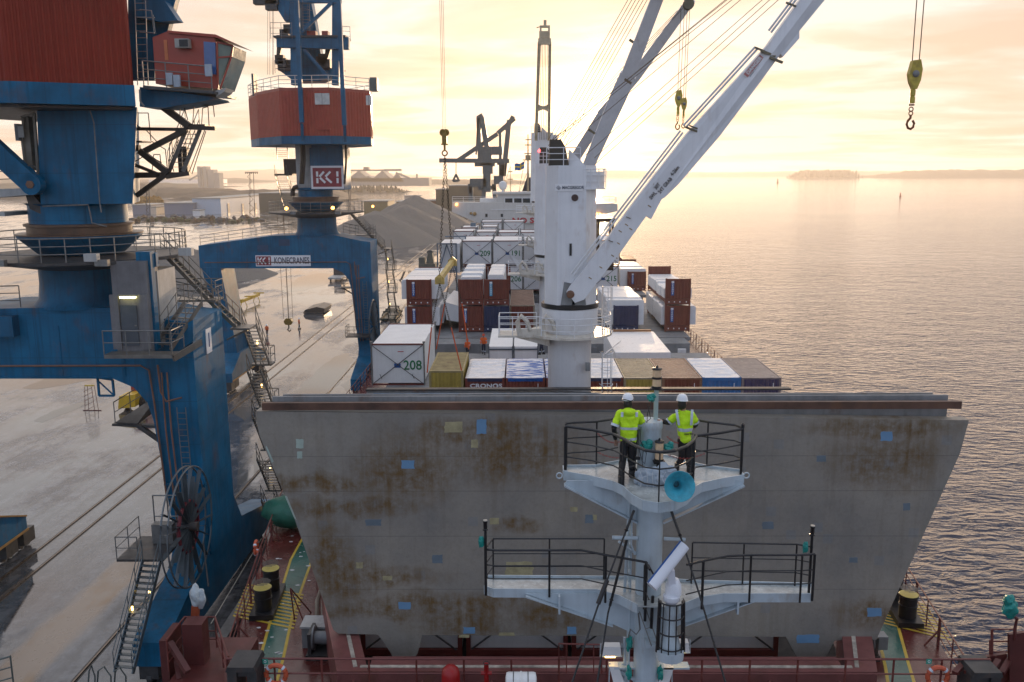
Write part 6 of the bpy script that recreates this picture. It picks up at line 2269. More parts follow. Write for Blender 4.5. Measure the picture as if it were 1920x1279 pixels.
c_, d_ = at(285, 500, SY + 1.0), at(293, 474, SY + 1.0)
mb.box((c_.x, SY + 0.9, c_.z), (d_.x, SY + 1.2, d_.z))
mb.build('guide_post', blue, NC)
mb = MB()
c_, d_ = at(281, 640, SY + 2), at(306, 505, SY + 2)
mb.box((c_.x, SY + 1.2, c_.z), (d_.x, SY + 3.5, d_.z))
mb.build('shaft_cladding', ltgrey, NC)
mb = MB()
LZ = at(200, 658, SY).z
c_, d_ = at(194, 660, SY - 1.0), at(322, 660, SY - 1.0)
mb.box((c_.x, SY - 1.0, LZ - 0.18), (d_.x, SY - 0.12, LZ))
mb.bar((d_.x + 0.02, SY - 0.9, LZ - 0.2), (d_.x + 0.75, SY + 0.9, LZ + 0.25), 0.12, 0.3)
mb.build('landing', MATS['stair steel'], NC)
mb = MB()
railing(mb, [(c_.x, SY - 0.95, LZ), (d_.x, SY - 0.95, LZ), (d_.x + 0.0, SY + 0.6, LZ)], 1.15, 1, 1.3, 0.024)
mb.build('landing_railing', galv, NC)
st0, st1 = at(312, 652, 43.6), at(328, 585, 45.2)
stairs(NC, (st0.x, 43.0, LZ), (st0.x + 0.9, 45.2, LZ + 2.0), 1.0, (1, -0.35, 0), mat=MATS['stair steel'])
mb = MB()
mb.prism([at(330, 618, 44.0), at(362, 600, 44.0), at(362, 640, 44.0), at(340, 655, 44.0), at(330, 655, 44.0)], (0, 0.3, 0))
mb.build('beam_gusset', blue, NC)
mb = MB()
for (u, v_) in ((172, 479), (349, 468)):
    p = at(u, v_ + 4, 41.2)
    mb.bc(p, (0.6, 0.35, 0.35)).nx()
mb.pieces('floodlight', ltgrey, NC)
mb = MB()
c_, d_ = at(-20, 592, 44.0), at(32, 630, 44.0)
mb.box((c_.x, 43.7, d_.z), (d_.x, 44.29, c_.z))
mb.build('junction_box', bluelt, NC)
# hanging maintenance frame below the beam
mb = MB()
fr_ = [(183, 708), (211, 712), (214, 742), (186, 742)]
for a_, b_ in zip(fr_, fr_[1:] + fr_[:1]):
    mb.bar(at(*a_, 44.6), at(*b_, 44.6), 0.1)
mb.bar(at(186, 716, 44.6), at(212, 740, 44.6), 0.06)
mb.build('hanging_frame', blue, NC)
# inner gallery seen under the beam
mb = MB()
YI = 45.8
mb.prism([at(210, 795, YI), at(290, 798, YI), at(292, 803, YI), at(210, 799, YI)], (0, 0.3, 0))
mb.prism([at(216, 792, YI), at(258, 794, YI), at(300, 762, YI + 4), at(300, 738, YI + 4)], (0, 0, -0.06))
mb.bar(at(260, 798, YI), at(300, 826, YI), 0.22)
mb.build('gallery_floor', darksteel, NC)
mb = MB()
railing(mb, [at(216, 792, YI), at(300, 738, YI + 4)], 1.1, 1, 1.6)
mb.build('gallery_railing', galv, NC)
# cable reel on the near side of the leg
RC = at(352, 987, 41.0)
o = NC
mb = MB()
x_ = RC.x
for dx in (-0.16, 0.16):
    mb.torus((x_ + dx, 41.0, RC.z), (1, 0, 0), 2.9, 0.045, 48, 6)
mb.build('reel_rim', M('reel galvanised', (0.15, 0.17, 0.18), 0.35, 0.5, var=0.2), o, smooth=True)
mb = MB()
random.seed(11)
for k in range(34):
    a_ = 2 * math.pi * k / 34 + random.uniform(-0.03, 0.03)
    dx = 0.16 * (1 if k % 2 else -1)
    rr0 = 0.3
    rr1 = random.choice((2.86, 2.86, 2.4))
    mb.bar((x_ + dx * 0.4, 41 + math.cos(a_) * rr0, RC.z + math.sin(a_) * rr0), (x_ + dx, 41 + math.cos(a_) * rr1, RC.z + math.sin(a_) * rr1), 0.02, 0.20, up=(1, 0, 0))
mb.build('reel_spoke', M('reel spoke', (0.07, 0.09, 0.10), 0.4, 0.3, var=0.3), o)
mb = MB()
mb.torus((x_ - 0.05, 41, RC.z), (1, 0, 0), 1.05, 0.10, 32, 6)
mb.torus((x_ + 0.05, 41, RC.z), (1, 0, 0), 1.25, 0.08, 32, 6)
mb.build('reel_cable', M('reel red', (0.13, 0.012, 0.02), 0.5), o, smooth=True)
mb = MB()
mb.lathe((x_ - 0.5, 41, RC.z), [(0.22, 0), (0.22, 1.0)], 16, axis=(1, 0, 0))
mb.bar((x_ - 0.5, 41, RC.z), (x_ - 0.9, 44.3, RC.z + 0.3), 0.25)
mb.tube((x_ + 0.25, 42.2, RC.z - 1.4), at(391, 1100, 40.5), 0.04, 6)
mb.build('reel_hub', darksteel, o)
# reel platform with mesh cage, stair down to the quay
PZ = at(260, 1036, 40.6).z
pa, pb = at(221, 1037, 40.0), at(308, 1037, 40.0)
mb = MB()
mb.box((pa.x, 39.8, PZ - 0.12), (pb.x, 42.6, PZ))
mb.build('reel_platform', darksteel, o)
mb = MB()
railing(mb, [(pb.x - 1.2, 39.85, PZ), (pa.x, 39.85, PZ), (pa.x, 42.5, PZ)], 1.1, 1, 1.2)
railing(mb, [(pa.x + 0.8, 42.5, PZ), (pb.x, 42.5, PZ)], 2.2, 1, 0.8, 0.03)
mb.box((pa.x + 1.0, 41.6, PZ + 0.02), (pb.x - 0.2, 42.1, PZ + 1.0))
mb.build('reel_platform_railing', galv, o)
s1 = at(306, 1045, 40.4)
s0 = onz(236, 1256, QZ)
s0 = at(232, 1262, 37.2)
stairs(o, (s0.x, s0.y, max(QZ + 0.05, s0.z)), (pb.x - 0.5, 39.7, PZ), 0.9, (1, -0.15, 0), mat=M('stair blue grey', (0.13, 0.16, 0.17), 0.4, 0.3, var=0.3))
for (u, v_, Yy) in ((248, 1141, 38.6), (280, 1108, 39.4)):
    p = at(u, v_, Yy)
    MB().bc(p, (0.07, 0.07, 0.2)).build('lit_lamp', lampon, o)

# lamps on stairs and rope across
mb = MB()
mb.tube(at(490, 1010, 43), at(395, 1170, 30), 0.02, 4)
tag(mb.build('mooring_rope', M('rope', (0.25, 0.24, 0.2), 0.7)), 'thin line stretched from the crane foot down to the bow platform', 'rope')

# ---- second crane
FYc = 101.0
FC = portal(FYc, 'second blue harbour crane farther along the quay with octagonal red machine house and sign', sign=True)
mb = MB()
mb.lathe((CXQ, FYc, 23.655), [(1.9, 0), (1.9, 0.7), (2.1, 0.75), (2.1, 1.0)], 36)
mb.build('lower_drum', blue, FC, smooth=True)
mb = MB()
a_, b_ = at(580, 277, 98.6), at(646, 356, 98.6)
mb.box((a_.x, 98.6, b_.z), (b_.x, 102.5, a_.z))
mb.box((a_.x + 0.2, 98.7, a_.z), (b_.x - 0.1, 102.3, 29.7))
mb.build('upper_column', bluelt, FC)
mb = MB()
a2_, b2_ = at(558, 270, 100.5), at(579, 352, 100.5)
mb.box((a2_.x, 99.3, b2_.z), (a_.x - 0.01, 102, a2_.z))
mb.build('equipment_case', ltgrey, FC)
mb = MB()
a_, b_ = at(582, 311, 98.5), at(645, 354, 98.5)
mb.box((a_.x, 98.5, b_.z), (b_.x, 98.58, a_.z))
mb.build('sign_plate', whiteletter, FC)
mb = MB()
mb.box((a_.x + 0.22, 98.46, b_.z + 0.22), (b_.x - 0.22, 98.499, a_.z - 0.22))
mb.build('logo_panel', kred, FC)
mb = MB()
kkmark(mb, a_.x + 0.55, b_.x - 0.5, b_.z + 0.6, a_.z - 0.6, 98.44)
mb.build('logo_mark', whiteletter, FC)
zb0, zb1, zr1 = at(600, 270, 95).z, at(600, 255, 95).z, at(600, 166, 95).z


def octa(px, z, k=1.0):
    return [V((x, y, z)) for x, y in px]


OX = [((485 - 978) / FPX * 97, 99.5), ((545 - 978) / FPX * 96, 94.6), ((635 - 978) / FPX * 96, 94.4), ((706 - 978) / FPX * 99, 98.0), ((708 - 978) / FPX * 105, 104.5), (-20, 109), (-26, 109), ((480 - 978) / FPX * 104, 104.5)]
mb = MB()
mb.prism([(x, y, zb0) for x, y in OX], (0, 0, zb1 - zb0))
mb.build('house_base', bluelt, FC)
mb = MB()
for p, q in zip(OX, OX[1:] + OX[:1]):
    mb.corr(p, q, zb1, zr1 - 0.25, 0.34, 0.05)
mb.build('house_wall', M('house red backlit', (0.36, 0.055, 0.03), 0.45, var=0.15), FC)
mb = MB()
mb.prism([(x, y, zr1 - 0.25) for x, y in OX], (0, 0, 0.3))
mb.build('house_roof', M('roof edge red', (0.33, 0.07, 0.05), 0.5), FC)
for (u0, v0, u1, v1, Yy) in ((590, 175, 618, 196, 94.3), (686, 179, 697, 197, 96.9)):
    a_, b_ = at(u0, v0, Yy), at(u1, v1, Yy)
    mb = MB()
    mb.box((a_.x, Yy - 0.05, b_.z), (b_.x, Yy + 0.2, a_.z))
    w_ = mb.build('window', M('grey pane', (0.55, 0.56, 0.52), 0.3), FC)
    mb = MB()
    mb.box(((a_.x + b_.x) / 2 - 0.02, Yy - 0.08, b_.z), ((a_.x + b_.x) / 2 + 0.02, Yy - 0.051, a_.z))
    mb.build('mullion', grey, w_)
a_, b_ = at(594, 240, 94.2), at(619, 244, 94.2)
MB().box((a_.x, 94.2, b_.z), (b_.x, 94.38, a_.z)).build('vent_slot', cabred, FC)
mb = MB()
railing(mb, octa(OX, zr1 + 0.05), 1.2, 2, 1.8, 0.03, closed=True)
mb.build('roof_railing', M('railing white', (0.55, 0.55, 0.5), 0.5), FC)
mb = MB()
for (u0, v0, u1, v1, Yy) in ((471, 138, 477, 180, 101), (693, 145, 707, 170, 98)):
    a_, b_ = at(u0, v0, Yy), at(u1, v1, Yy)
    mb.box((a_.x, Yy, b_.z), (b_.x, Yy + 1.5, a_.z))
mb.build('roof_screen', M('screen dark', (0.10, 0.12, 0.12), 0.5), FC)
Yd = 94.0
mb = MB()
for (u0, v0, u1, v1, Y_, w) in ((553, -40, 556, 160, 97.5, 0.95), (631, -40, 630, 160, 97.5, 0.75), (556, 0, 566, 230, 93.6, 0.42), (635, 0, 646, 235, 93.6, 0.42)):
    mb.bar(at(u0, v0, Y_), at(u1, v1, Y_), w, w, up=(0, -1, 0))
for (u, v_) in ((566, 240), (646, 243)):
    mb.bar(at(u, v_ - 8, 93.6), at(u + 1, v_ + 22, 94.4), 0.3)
mb.bar(at(545, 0, 97.2), at(640, 0, 97.2), 0.6)
mb.bar(at(566, 60, 97), at(622, 5, 97), 0.32)
mb.bar(at(566, 88, 97), at(618, 148, 97), 0.32)
mb.bar(at(520, 78, 97), at(655, 82, 97), 0.75, 1.2)
mb.build('gantry_frame', bluelt, FC)
mb = MB()
mb.bar(at(555, -60, 101), at(590, 150, 101), 2.2, 1.5, w2=2.6)
mb.bar(at(533, -10, 101), at(541, 40, 101), 0.25)
mb.prism([at(518, 128, 99.5), at(640, 128, 99.5), at(628, 140, 99.5), at(600, 152, 99.5), at(560, 152, 99.5), at(545, 148, 99.5)], (0, 2.5, 0))
mb.prism([at(497, -20, 98), at(545, -20, 98), at(541, 40, 98), at(534, 40, 98)], (0, 1, 0))
mb.build('boom_foot', blue, FC)
mb = MB()
mb.box(at(512, 70, 96.4), at(658, 74, 99.5))
for (u, v_) in ((541, 55), (534, 64), (602, 115), (612, 120), (530, 118), (525, 112), (606, 110)):
    mb.bc(at(u, v_, 99), (0.9, 0.8, 0.9))
mb.prism([at(519, 112, 99), at(548, 112, 99), at(548, 132, 99), at(521, 132, 99)], (0, 1.6, 0))
mb.prism([at(596, 112, 99), at(616, 112, 99), at(616, 130, 99), at(598, 130, 99)], (0, 1.6, 0))
mb.prism([at(519, 88, 98.6), at(529, 84, 98.6), at(523, 110, 98.6), at(518, 108, 98.6)], (0, 0.5, 0))
mb.prism([at(620, 92, 98.6), at(610, 92, 98.6), at(608, 112, 98.6), at(613, 112, 98.6)], (0, 0.5, 0))
mb.build('winch_gear', darksteel, FC)
mb = MB()
for (u0, u1, v_) in ((575, 592, 65), (603, 615, 65)):
    a_, b_ = at(u0, v_ - 7, 97.5), at(u1, v_ + 6, 97.5)
    mb.box((a_.x, 97.5, b_.z), (b_.x, 98.5, a_.z))
mb.build('red_motor', cabred, FC)
mb = MB()
railing(mb, [at(508, 73, 96.3), at(548, 73, 96.3)], 1.6, 2, 1.2)
railing(mb, [at(643, 76, 96.3), at(657, 77, 96.3), at(657, 77, 99)], 1.4, 2, 1.2)
railing(mb, [at(516, 137, 98), at(550, 137, 98)], 1.3, 2, 1.2)
ladder(mb, at(574, 60, 98), at(572, -40, 98), 0.8, (1, 0, 0), 0.03, True)
mb.build('upper_railing', galv, FC)
mb = MB()
mb.bc(at(500, 4, 98), (2.6, 1, 0.5))
mb.bc(at(510, 10, 98), (1.2, 1, 1.0))
for k in (0, 4, 9, 11):
    mb.tube(at(502 + k, 14, 98), at(502 + k, 140, 98), 0.02, 4)
mb.build('boom_trolley', darksteel, FC)
# stairs left of its column
mb = MB()
mb.box(at(514, 326, 100), at(556, 329, 102))
mb.prism([at(531, 298, 100), at(556, 298, 100), at(556, 326, 100), at(533, 326, 100)], (0, 1, 0))
mb.path([at(558, 350, 99), at(552, 352, 99), at(549, 358, 99), at(548, 368, 99)], 0.25, 8)
for (x_, w) in ((566, 0.2), (570, 0.14), (648, 0.12)):
    mb.path([at(x_, 270, 98.2), at(x_ + 1, 300, 98.0), at(x_ - 2, 345, 98.2)], w, 6)
mb.build('stair_cage', MATS['dark brown steel'], FC)
stairs(FC, at(542, 385, 100), at(526, 326, 100), 1.3, (1, 0, 0), mat=MATS['stair steel'])
stairs(FC, at(530, 298, 101), at(528, 270, 101), 1.2, (1, 0, 0), mat=MATS['stair steel'])
for (u, v_) in ((537, 391), (624, 390)):
    MB().blob(at(u, v_, 95.7), (0.22, 0.12, 0.2), 0, 0, sub=1).build('lit_lamp', lampbig, FC)
MB().blob(at(699, 387, 100), (0.15, 0.12, 0.15), 0, 0, sub=1).build('lit_lamp', lampbig, FC)
# reel of the far crane
mb = MB()
p = at(701, 612, 96)
mb.torus(p, (1, 0, 0), 2.9, 0.08, 32, 5)
for k in range(20):
    a_ = 2 * math.pi * k / 20
    mb.bar(p, p + V((0, math.cos(a_) * 2.85, math.sin(a_) * 2.85)), 0.03, 0.14, up=(1, 0, 0))
mb.build('cable_reel', MATS['reel spoke'], FC)
mb = MB()
pz_ = at(668, 627, 98)
mb.box((pz_.x - 0.9, 96.5, pz_.z - 0.1), (pz_.x + 1.6, 98.6, pz_.z))
railing(mb, [(pz_.x - 0.9, 96.5, pz_.z), (pz_.x + 1.0, 96.5, pz_.z)], 1.1, 2, 1.0)
railing(mb, [(pz_.x - 0.9, 98.6, pz_.z), (pz_.x - 0.9, 96.5, pz_.z)], 1.1, 2, 1.0)
mb.build('reel_platform', darksteel, FC)

# hoist rope with chains, spreader beam and slings holding the yellow container
H = at(833, 238, 58)
o = thing('hoist_block', 'crane hoist block on two ropes above the yellow spreader beam', 'crane hook', tuple(H))
mb = MB()
for k in (-0.09, 0.0, 0.09):
    mb.tube((H.x + k, 58, H.z - 0.1), (H.x + k * 1.5 - 0.1, 58, H.z + 22), 0.013, 5)
mb.build('hoist_rope', M('wire', (0.10, 0.07, 0.04)), o)
mb = MB()
for dx in (-0.12, 0.08):
    mb.lathe((H.x + dx, 58 - 0.06, H.z - 0.35), [(0.22, 0), (0.22, 0.1)], 16, axis=(0.5, 1, 0))
mb.box((H.x - 0.15, 57.85, H.z - 1.05), (H.x + 0.15, 58.15, H.z - 0.35))
mb.lathe((H.x, 58, H.z - 1.12), [(0.22, 0), (0.22, 0.08)], 14)
mb.tube((H.x, 58, H.z - 1.5), (H.x, 58, H.z - 1.05), 0.07, 8)
mb.build('block', M('block brown yellow', (0.30, 0.19, 0.03), 0.5, var=0.5, vs=6, rust=0.4), o)
mb = MB()
mb.torus((H.x, 58, H.z - 1.62), (0, 1, 0), 0.16, 0.05, 16, 6)
mb.build('shackle', hookm, o, smooth=True)


def chain(mb, p, q, s=0.12, r=0.021):
    p, q = V(p), V(q)
    d = (q - p)
    L = d.length
    n = int(L / (s * 1.5))
    x, y = mb.frame(d)
    dn = d.normalized()
    for i in range(n):
        c = p.lerp(q, (i + 0.5) / n)
        a_, b_ = (x, y) if i % 2 else (y, x)
        pts = [c + dn * math.cos(t_) * s + a_ * math.sin(t_) * s * 0.55 for t_ in [2 * math.pi * k / 8 for k in range(8)]]
        mb.path(pts, r, 4, True)


top_ = V((H.x, 58, H.z - 1.78))
bn, bf = at(824, 517, 56.4), at(848, 484, 61.6)
beam = thing('spreader_beam', 'yellow spreader beam hanging on two long chains over the flat racks', 'spreader beam', tuple(bn))
mb = MB()
chain(mb, top_, bn + V((0.0, 0, 0.1)))
chain(mb, top_, bf + V((0, 0, 0.1)))
mb.build('lifting_chain', chainm, beam)
mb = MB()
mb.bar(bn - V((0, 0.2, 0.25)), bf - V((0, -0.2, 0.25)), 0.26, 0.34)
for p in (bn, bf):
    mb.prism([(p.x - 0.3, p.y, p.z - 0.55), (p.x + 0.3, p.y, p.z - 0.55), (p.x + 0.3, p.y, p.z - 0.15), (p.x, p.y, p.z + 0.1), (p.x - 0.3, p.y, p.z - 0.15)], (0, 0.25, 0))
mb.build('beam', M('beam yellow', (0.55, 0.40, 0.12), 0.5, var=0.3, rust=0.3), beam)
mb = MB()
ends = []
for p, (u0, v0), (u1, v1), Yy in ((bn, (809, 614), (801, 699), 55.1), (bn, (846, 614), (867, 701), 55.1), (bf, (834, 569), (818, 655), 61), (bf, (866, 569), (879, 655), 61)):
    a_ = at(u0, v0, Yy + (0.3 if Yy < 58 else -0.2))
    b_ = at(u1, v1, Yy)
    chain(mb, p + V((0, 0, -0.5)), a_, 0.09, 0.016)
    ends.append((a_, b_))
mb.build('lower_chain', chainm, beam)
for a_, b_ in ends:
    MB().bar(a_, b_, 0.075, 0.04).build('sling', orange, beam)

# far portal crane in the glow
FF = 262.0
o = thing('harbour_crane', 'distant harbour crane with level boom, silhouetted in the sunset glow', 'harbour crane', tuple(onz(915, 400, QZ)))
bz = M('far crane paint', (0.10, 0.12, 0.12), 0.5, var=0.2)
mb = MB()
for (u0, v0, u1, v1, w) in ((824, 301, 955, 302, 2.6), (897, 220, 900, 300, 1.2), (903, 220, 917, 300, 1.4), (897, 222, 893, 290, 0.5), (955, 225, 944, 330, 1.4), (962, 218, 949, 245, 1.1),
                            (933, 250, 965, 222, 0.5), (933, 251, 860, 300, 0.5), (938, 250, 938, 345, 0.8), (945, 300, 942, 330, 1.6), (905, 216, 895, 222, 1.0)):
    mb.bar(at(u0, v0, FF), at(u1, v1, FF), w, 1.2)
mb.build('boom', bz, o)
mb = MB()
for (u0, v0, u1, v1) in ((901, 275, 922, 310), (922, 275, 942, 290), (890, 300, 928, 312), (932, 302, 950, 309), (905, 312, 924, 326), (906, 326, 920, 360), (881, 335, 912, 350), (926, 330, 944, 345)):
    a_, b_ = at(u0, v0, FF), at(u1, v1, FF)
    mb.box((a_.x, FF - 1, b_.z), (b_.x, FF + 4, a_.z))
mb.build('machine_house', bz, o)
mb = MB()
for (u0, v0, u1, v1) in ((883, 350, 883, 400), (908, 350, 905, 400), (926, 345, 930, 400), (897, 352, 930, 352), (881, 345, 881, 362)):
    mb.bar(at(u0, v0, FF), at(u1, v1, FF), 1.2)
mb.build('portal', bz, o)
mb = MB()
mb.tube(at(855, 302, FF), at(855, 328, FF), 0.12, 4)
for (u, v_) in ((849, 340), (861, 340)):
    mb.tube(at(855, 327, FF), at(u, v_, FF), 0.3, 4)
mb.prism([at(848, 339, FF), at(854, 336, FF), at(861, 339, FF), at(859, 341.5, FF), at(850, 341.5, FF)], (0, 2, 0))
mb.build('grab', bz, o)
# ------------------------------------------------------------------ foremast
MY = 17.9
mast = thing('foremast', 'pale foremast with two railed platforms standing in front of the raised cover', 'mast', (2.62, MY, 10.4))
MX = at(1219, 950, MY).x
UZ = 19.75
LZ2 = 17.2
mb = MB()
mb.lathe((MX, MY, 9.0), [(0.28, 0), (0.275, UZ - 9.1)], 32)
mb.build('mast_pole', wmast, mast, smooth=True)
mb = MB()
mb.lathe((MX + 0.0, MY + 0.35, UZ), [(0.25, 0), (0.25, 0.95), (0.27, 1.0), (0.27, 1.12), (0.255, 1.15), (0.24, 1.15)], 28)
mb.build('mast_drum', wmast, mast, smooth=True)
# upper platform from its outline
front = [(1057, 886), (1105, 894), (1150, 905), (1168, 914), (1185, 930), (1205, 941), (1235, 946), (1265, 942), (1288, 930), (1300, 917), (1315, 908), (1350, 900), (1393, 893)]
back = [(1388, 884), (1325, 876), (1288, 868), (1262, 858), (1235, 855), (1205, 855), (1180, 861), (1160, 867), (1118, 875), (1062, 876)]
fp_ = [onz(x, y, UZ) for x, y in front]
bp_ = [onz(x, y, UZ) for x, y in back]
mb = MB()
mb.prism([p for p in fp_ + bp_], (0, 0, -0.03))
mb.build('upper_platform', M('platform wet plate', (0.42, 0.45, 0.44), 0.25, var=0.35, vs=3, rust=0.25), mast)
mb = MB()
for poly, h0, h1 in ((fp_, -0.17, 0.035), (bp_, -0.1, 0.05)):
    for a_, b_ in zip(poly, poly[1:]):
        n_ = (b_ - a_).cross(V((0, 0, 1))).normalized() * 0.012
        mb.loft([a_ + n_ + V((0, 0, h0)), b_ + n_ + V((0, 0, h0)), b_ - n_ + V((0, 0, h0)), a_ - n_ + V((0, 0, h0))], [a_ + n_ + V((0, 0, h1)), b_ + n_ + V((0, 0, h1)), b_ - n_ + V((0, 0, h1)), a_ - n_ + V((0, 0, h1))])
for a_, b_ in ((fp_[0], bp_[-1]), (fp_[-1], bp_[0])):
    mb.box((min(a_.x, b_.x) - 0.01, a_.y, UZ - 0.15), (max(a_.x, b_.x) + 0.01, b_.y, UZ + 0.04))
mb.build('platform_coaming', wmast, mast)
# gusset brackets under the wings
mb = MB()
l0, r0 = fp_[0], fp_[-1]
for s_, e in ((-1, l0), (1, r0)):
    mb.prism([(e.x - s_ * 0.05, MY, UZ - 0.06), (MX + s_ * 0.2, MY, UZ - 0.06), (MX + s_ * 0.26, MY, UZ - 0.95), (e.x - s_ * 0.0, MY, UZ - 0.14)], (0, 0.03, 0))
    mb.bar((e.x, MY - 0.0, UZ - 0.15), (MX + s_ * 0.27, MY, UZ - 0.97), 0.03, 0.22, up=(0, -1, 0))
    mb.torus((e.x + s_ * 0.1, MY + 0.2, UZ - 0.02), (0, 1, 0), 0.06, 0.016, 14, 6)
mb.build('wing_bracket', wmast, mast)


def rail_curve(pts, z0, hs, posts, r_top=0.032, r=0.016, name='railing'):
    mb = MB()
    pts = [V((p.x, p.y, z0)) for p in pts]
    for h in hs:
        mb.path([p + V((0, 0, h)) for p in pts], r_top if h == max(hs) else r, 8)
    for (i, rr, dz) in posts:
        mb.tube(pts[i] + V((0, 0, dz)), pts[i] + V((0, 0, max(hs))), rr, 8)
    return mb.build(name, black, mast)


# front rail bulges forward in the middle
fr = [(1060, 884), (1110, 892), (1150, 902), (1168, 912), (1186, 925), (1208, 937), (1235, 941), (1262, 938), (1284, 928), (1298, 915), (1303, 905), (1345, 899), (1389, 890)]
frp = [onz(x, y, UZ) for x, y in fr]
rail_curve(frp, UZ, (0.33, 0.66, 1.0), ((0, 0.035, 0), (3, 0.032, -0.05), (6, 0.015, 0), (9, 0.038, -0.05), (12, 0.03, 0)), name='upper_front_rail')
bkp = [onz(x, y, UZ) for x, y in ((1061, 878), (1075, 876), (1118, 874), (1140, 870), (1158, 866))]
rail_curve(bkp, UZ, (0.33, 0.66, 1.0), ((0, 0.03, 0), (2, 0.018, 0)), 0.026, name='upper_back_rail')
bkp2 = [onz(x, y, UZ) for x, y in ((1300, 870), (1325, 875), (1375, 882), (1389, 888))]
rail_curve(bkp2, UZ, (0.33, 0.66, 1.0), ((1, 0.018, 0), (3, 0.03, 0)), 0.026, name='upper_back_rail')
mb = MB()
p = frp[-1]
mb.lathe((p.x, p.y, UZ + 1.0), [(0.02, 0), (0.035, 0.02), (0.035, 0.1), (0.01, 0.13)], 10)
mb.build('small_lamp', black, mast)
for (a_, b_) in ((at(1120, 812, MY + 0.6), at(1165, 828, MY + 0.6)), (at(1120, 848, MY + 0.6), at(1190, 852, MY + 0.6)), (at(1250, 818, MY + 0.5), at(1290, 826, MY + 0.5)), (at(1252, 853, MY + 0.5), at(1322, 850, MY + 0.3))):
    mb = MB()
    n_ = 22
    for i in range(n_):
        t_ = (i + 0.5) / n_
        c_ = a_.lerp(b_, t_) - V((0, 0, 0.10 * math.sin(math.pi * t_)))
        mb.torus(c_, (0, 1, 0) if i % 2 else (0, 0.3, 1), 0.016, 0.005, 8, 4)
    mb.build('red_chain', M('red chain', (0.35, 0.04, 0.03), 0.5), mast)

# lower platform, two long wings
lf = [(908, 1112), (925, 1118), (1035, 1119), (1120, 1119), (1160, 1130), (1195, 1148)]
lfr = [(1270, 1150), (1310, 1134), (1355, 1127), (1520, 1127)]
LB = [(1521, 1098), (1300, 1092), (1190, 1085), (915, 1083)]


def ribbon(poly, z0, z1, mb, th=0.012):
    for a_, b_ in zip(poly, poly[1:]):
        n_ = (b_ - a_).cross(V((0, 0, 1))).normalized() * th
        mb.loft([a_ + n_ + V((0, 0, z0)), b_ + n_ + V((0, 0, z0)), b_ - n_ + V((0, 0, z0)), a_ - n_ + V((0, 0, z0))], [a_ + n_ + V((0, 0, z1)), b_ + n_ + V((0, 0, z1)), b_ - n_ + V((0, 0, z1)), a_ - n_ + V((0, 0, z1))])


L1 = [onz(x, y - 12, LZ2) for x, y in lf]
L2 = [onz(x, y - 12, LZ2) for x, y in lfr]
B1 = [onz(x, y, LZ2) for x, y in LB]
mb = MB()
mb.prism(L1 + L2 + B1, (0, 0, -0.03))
mb.build('lower_platform', MATS['platform wet plate'], mast)
mb = MB()
ribbon(L1, -0.17, 0.03, mb)
ribbon(L2, -0.17, 0.03, mb)
ribbon(B1, -0.05, 0.06, mb)
mb.build('platform_coaming', wmast, mast)
mb = MB()
for s_, e in ((-1, L1[0]), (1, L2[-1])):
    mb.prism([(e.x - s_ * 0.9, MY, LZ2 - 0.05), (MX + s_ * 0.2, MY, LZ2 - 0.05), (MX + s_ * 0.26, MY, LZ2 - 1.15), (MX + s_ * 0.40, MY, LZ2 - 0.92), (MX + s_ * 0.75, MY, LZ2 - 0.75)], (0, 0.04, 0))
    mb.bar((e.x - s_ * 0.9, MY + 0.02, LZ2 - 0.08), (MX + s_ * 0.75, MY + 0.02, LZ2 - 0.76), 0.25, 0.025, up=(0, 0, 1))
    mb.box((MX + s_ * 1.9 - 0.02, MY - 0.15, LZ2 - 0.45), (MX + s_ * 1.9 + 0.02, MY, LZ2 - 0.05))
mb.build('wing_bracket', wmast, mast)


def lrail(px, hs, posts, rt=0.026, nm='lower_rail'):
    pts = [onz(x, y, LZ2) for x, y in px]
    return rail_curve(pts, LZ2, hs, posts, rt, 0.014, nm)


HS = (0.3, 0.6, 0.95)
lrail([(911, 1108), (930, 1110), (1030, 1110), (1090, 1110), (1135, 1120), (1210, 1135), (1216, 1150)], HS, ((0, 0.03, -0.1), (2, 0.024, -0.12), (4, 0.026, -0.12), (5, 0.032, -0.35)))
lrail([(911, 1106), (925, 1086), (1030, 1086), (1132, 1086)], HS, ((1, 0.018, 0), (2, 0.018, 0), (3, 0.018, 0)), 0.02)
lrail([(1285, 1140), (1316, 1132), (1360, 1122), (1405, 1120), (1500, 1120), (1523, 1118)], HS, ((1, 0.03, -0.12), (3, 0.024, -0.12), (4, 0.024, -0.12), (5, 0.03, -0.1)))
lrail([(1296, 1094), (1392, 1096), (1490, 1098), (1520, 1104)], HS, ((0, 0.018, 0), (1, 0.018, 0), (2, 0.02, 0)), 0.02)
for (u, v_, lab) in ((910, 982, -1), (1523, 992, 1)):
    p = at(u, v_ + 10, MY - 0.05)
    mb = MB()
    mb.tube((p.x, p.y, LZ2), (p.x, p.y, p.z - 0.02), 0.03, 8)
    mb.lathe((p.x, p.y, p.z - 0.02), [(0.06, 0), (0.06, 0.02), (0.042, 0.03), (0.042, 0.16), (0.05, 0.17), (0.05, 0.2)], 14)
    mb.build('wing_light', black, mast, smooth=True)
    mb = MB()
    mb.lathe((p.x, p.y, p.z + 0.181), [(0.046, 0), (0.046, 0.02)], 14)
    mb.build('light_cap', M('cap buff', (0.35, 0.33, 0.28), 0.5), mast)
    b_ = thing('plastic_bag', 'teal bag tied to the %s end of the lower mast platform' % ('left' if lab < 0 else 'right'), 'bag', tuple(p))
    mb = MB()
    mb.blob(p + V((-0.09 * lab * -1 if lab < 0 else -0.13, 0, -0.28)), (0.06, 0.05, 0.12), 3, 0.3, sub=2)
    mb.build('bag', teal, b_, smooth=True)

# mast head pole with stacked lantern


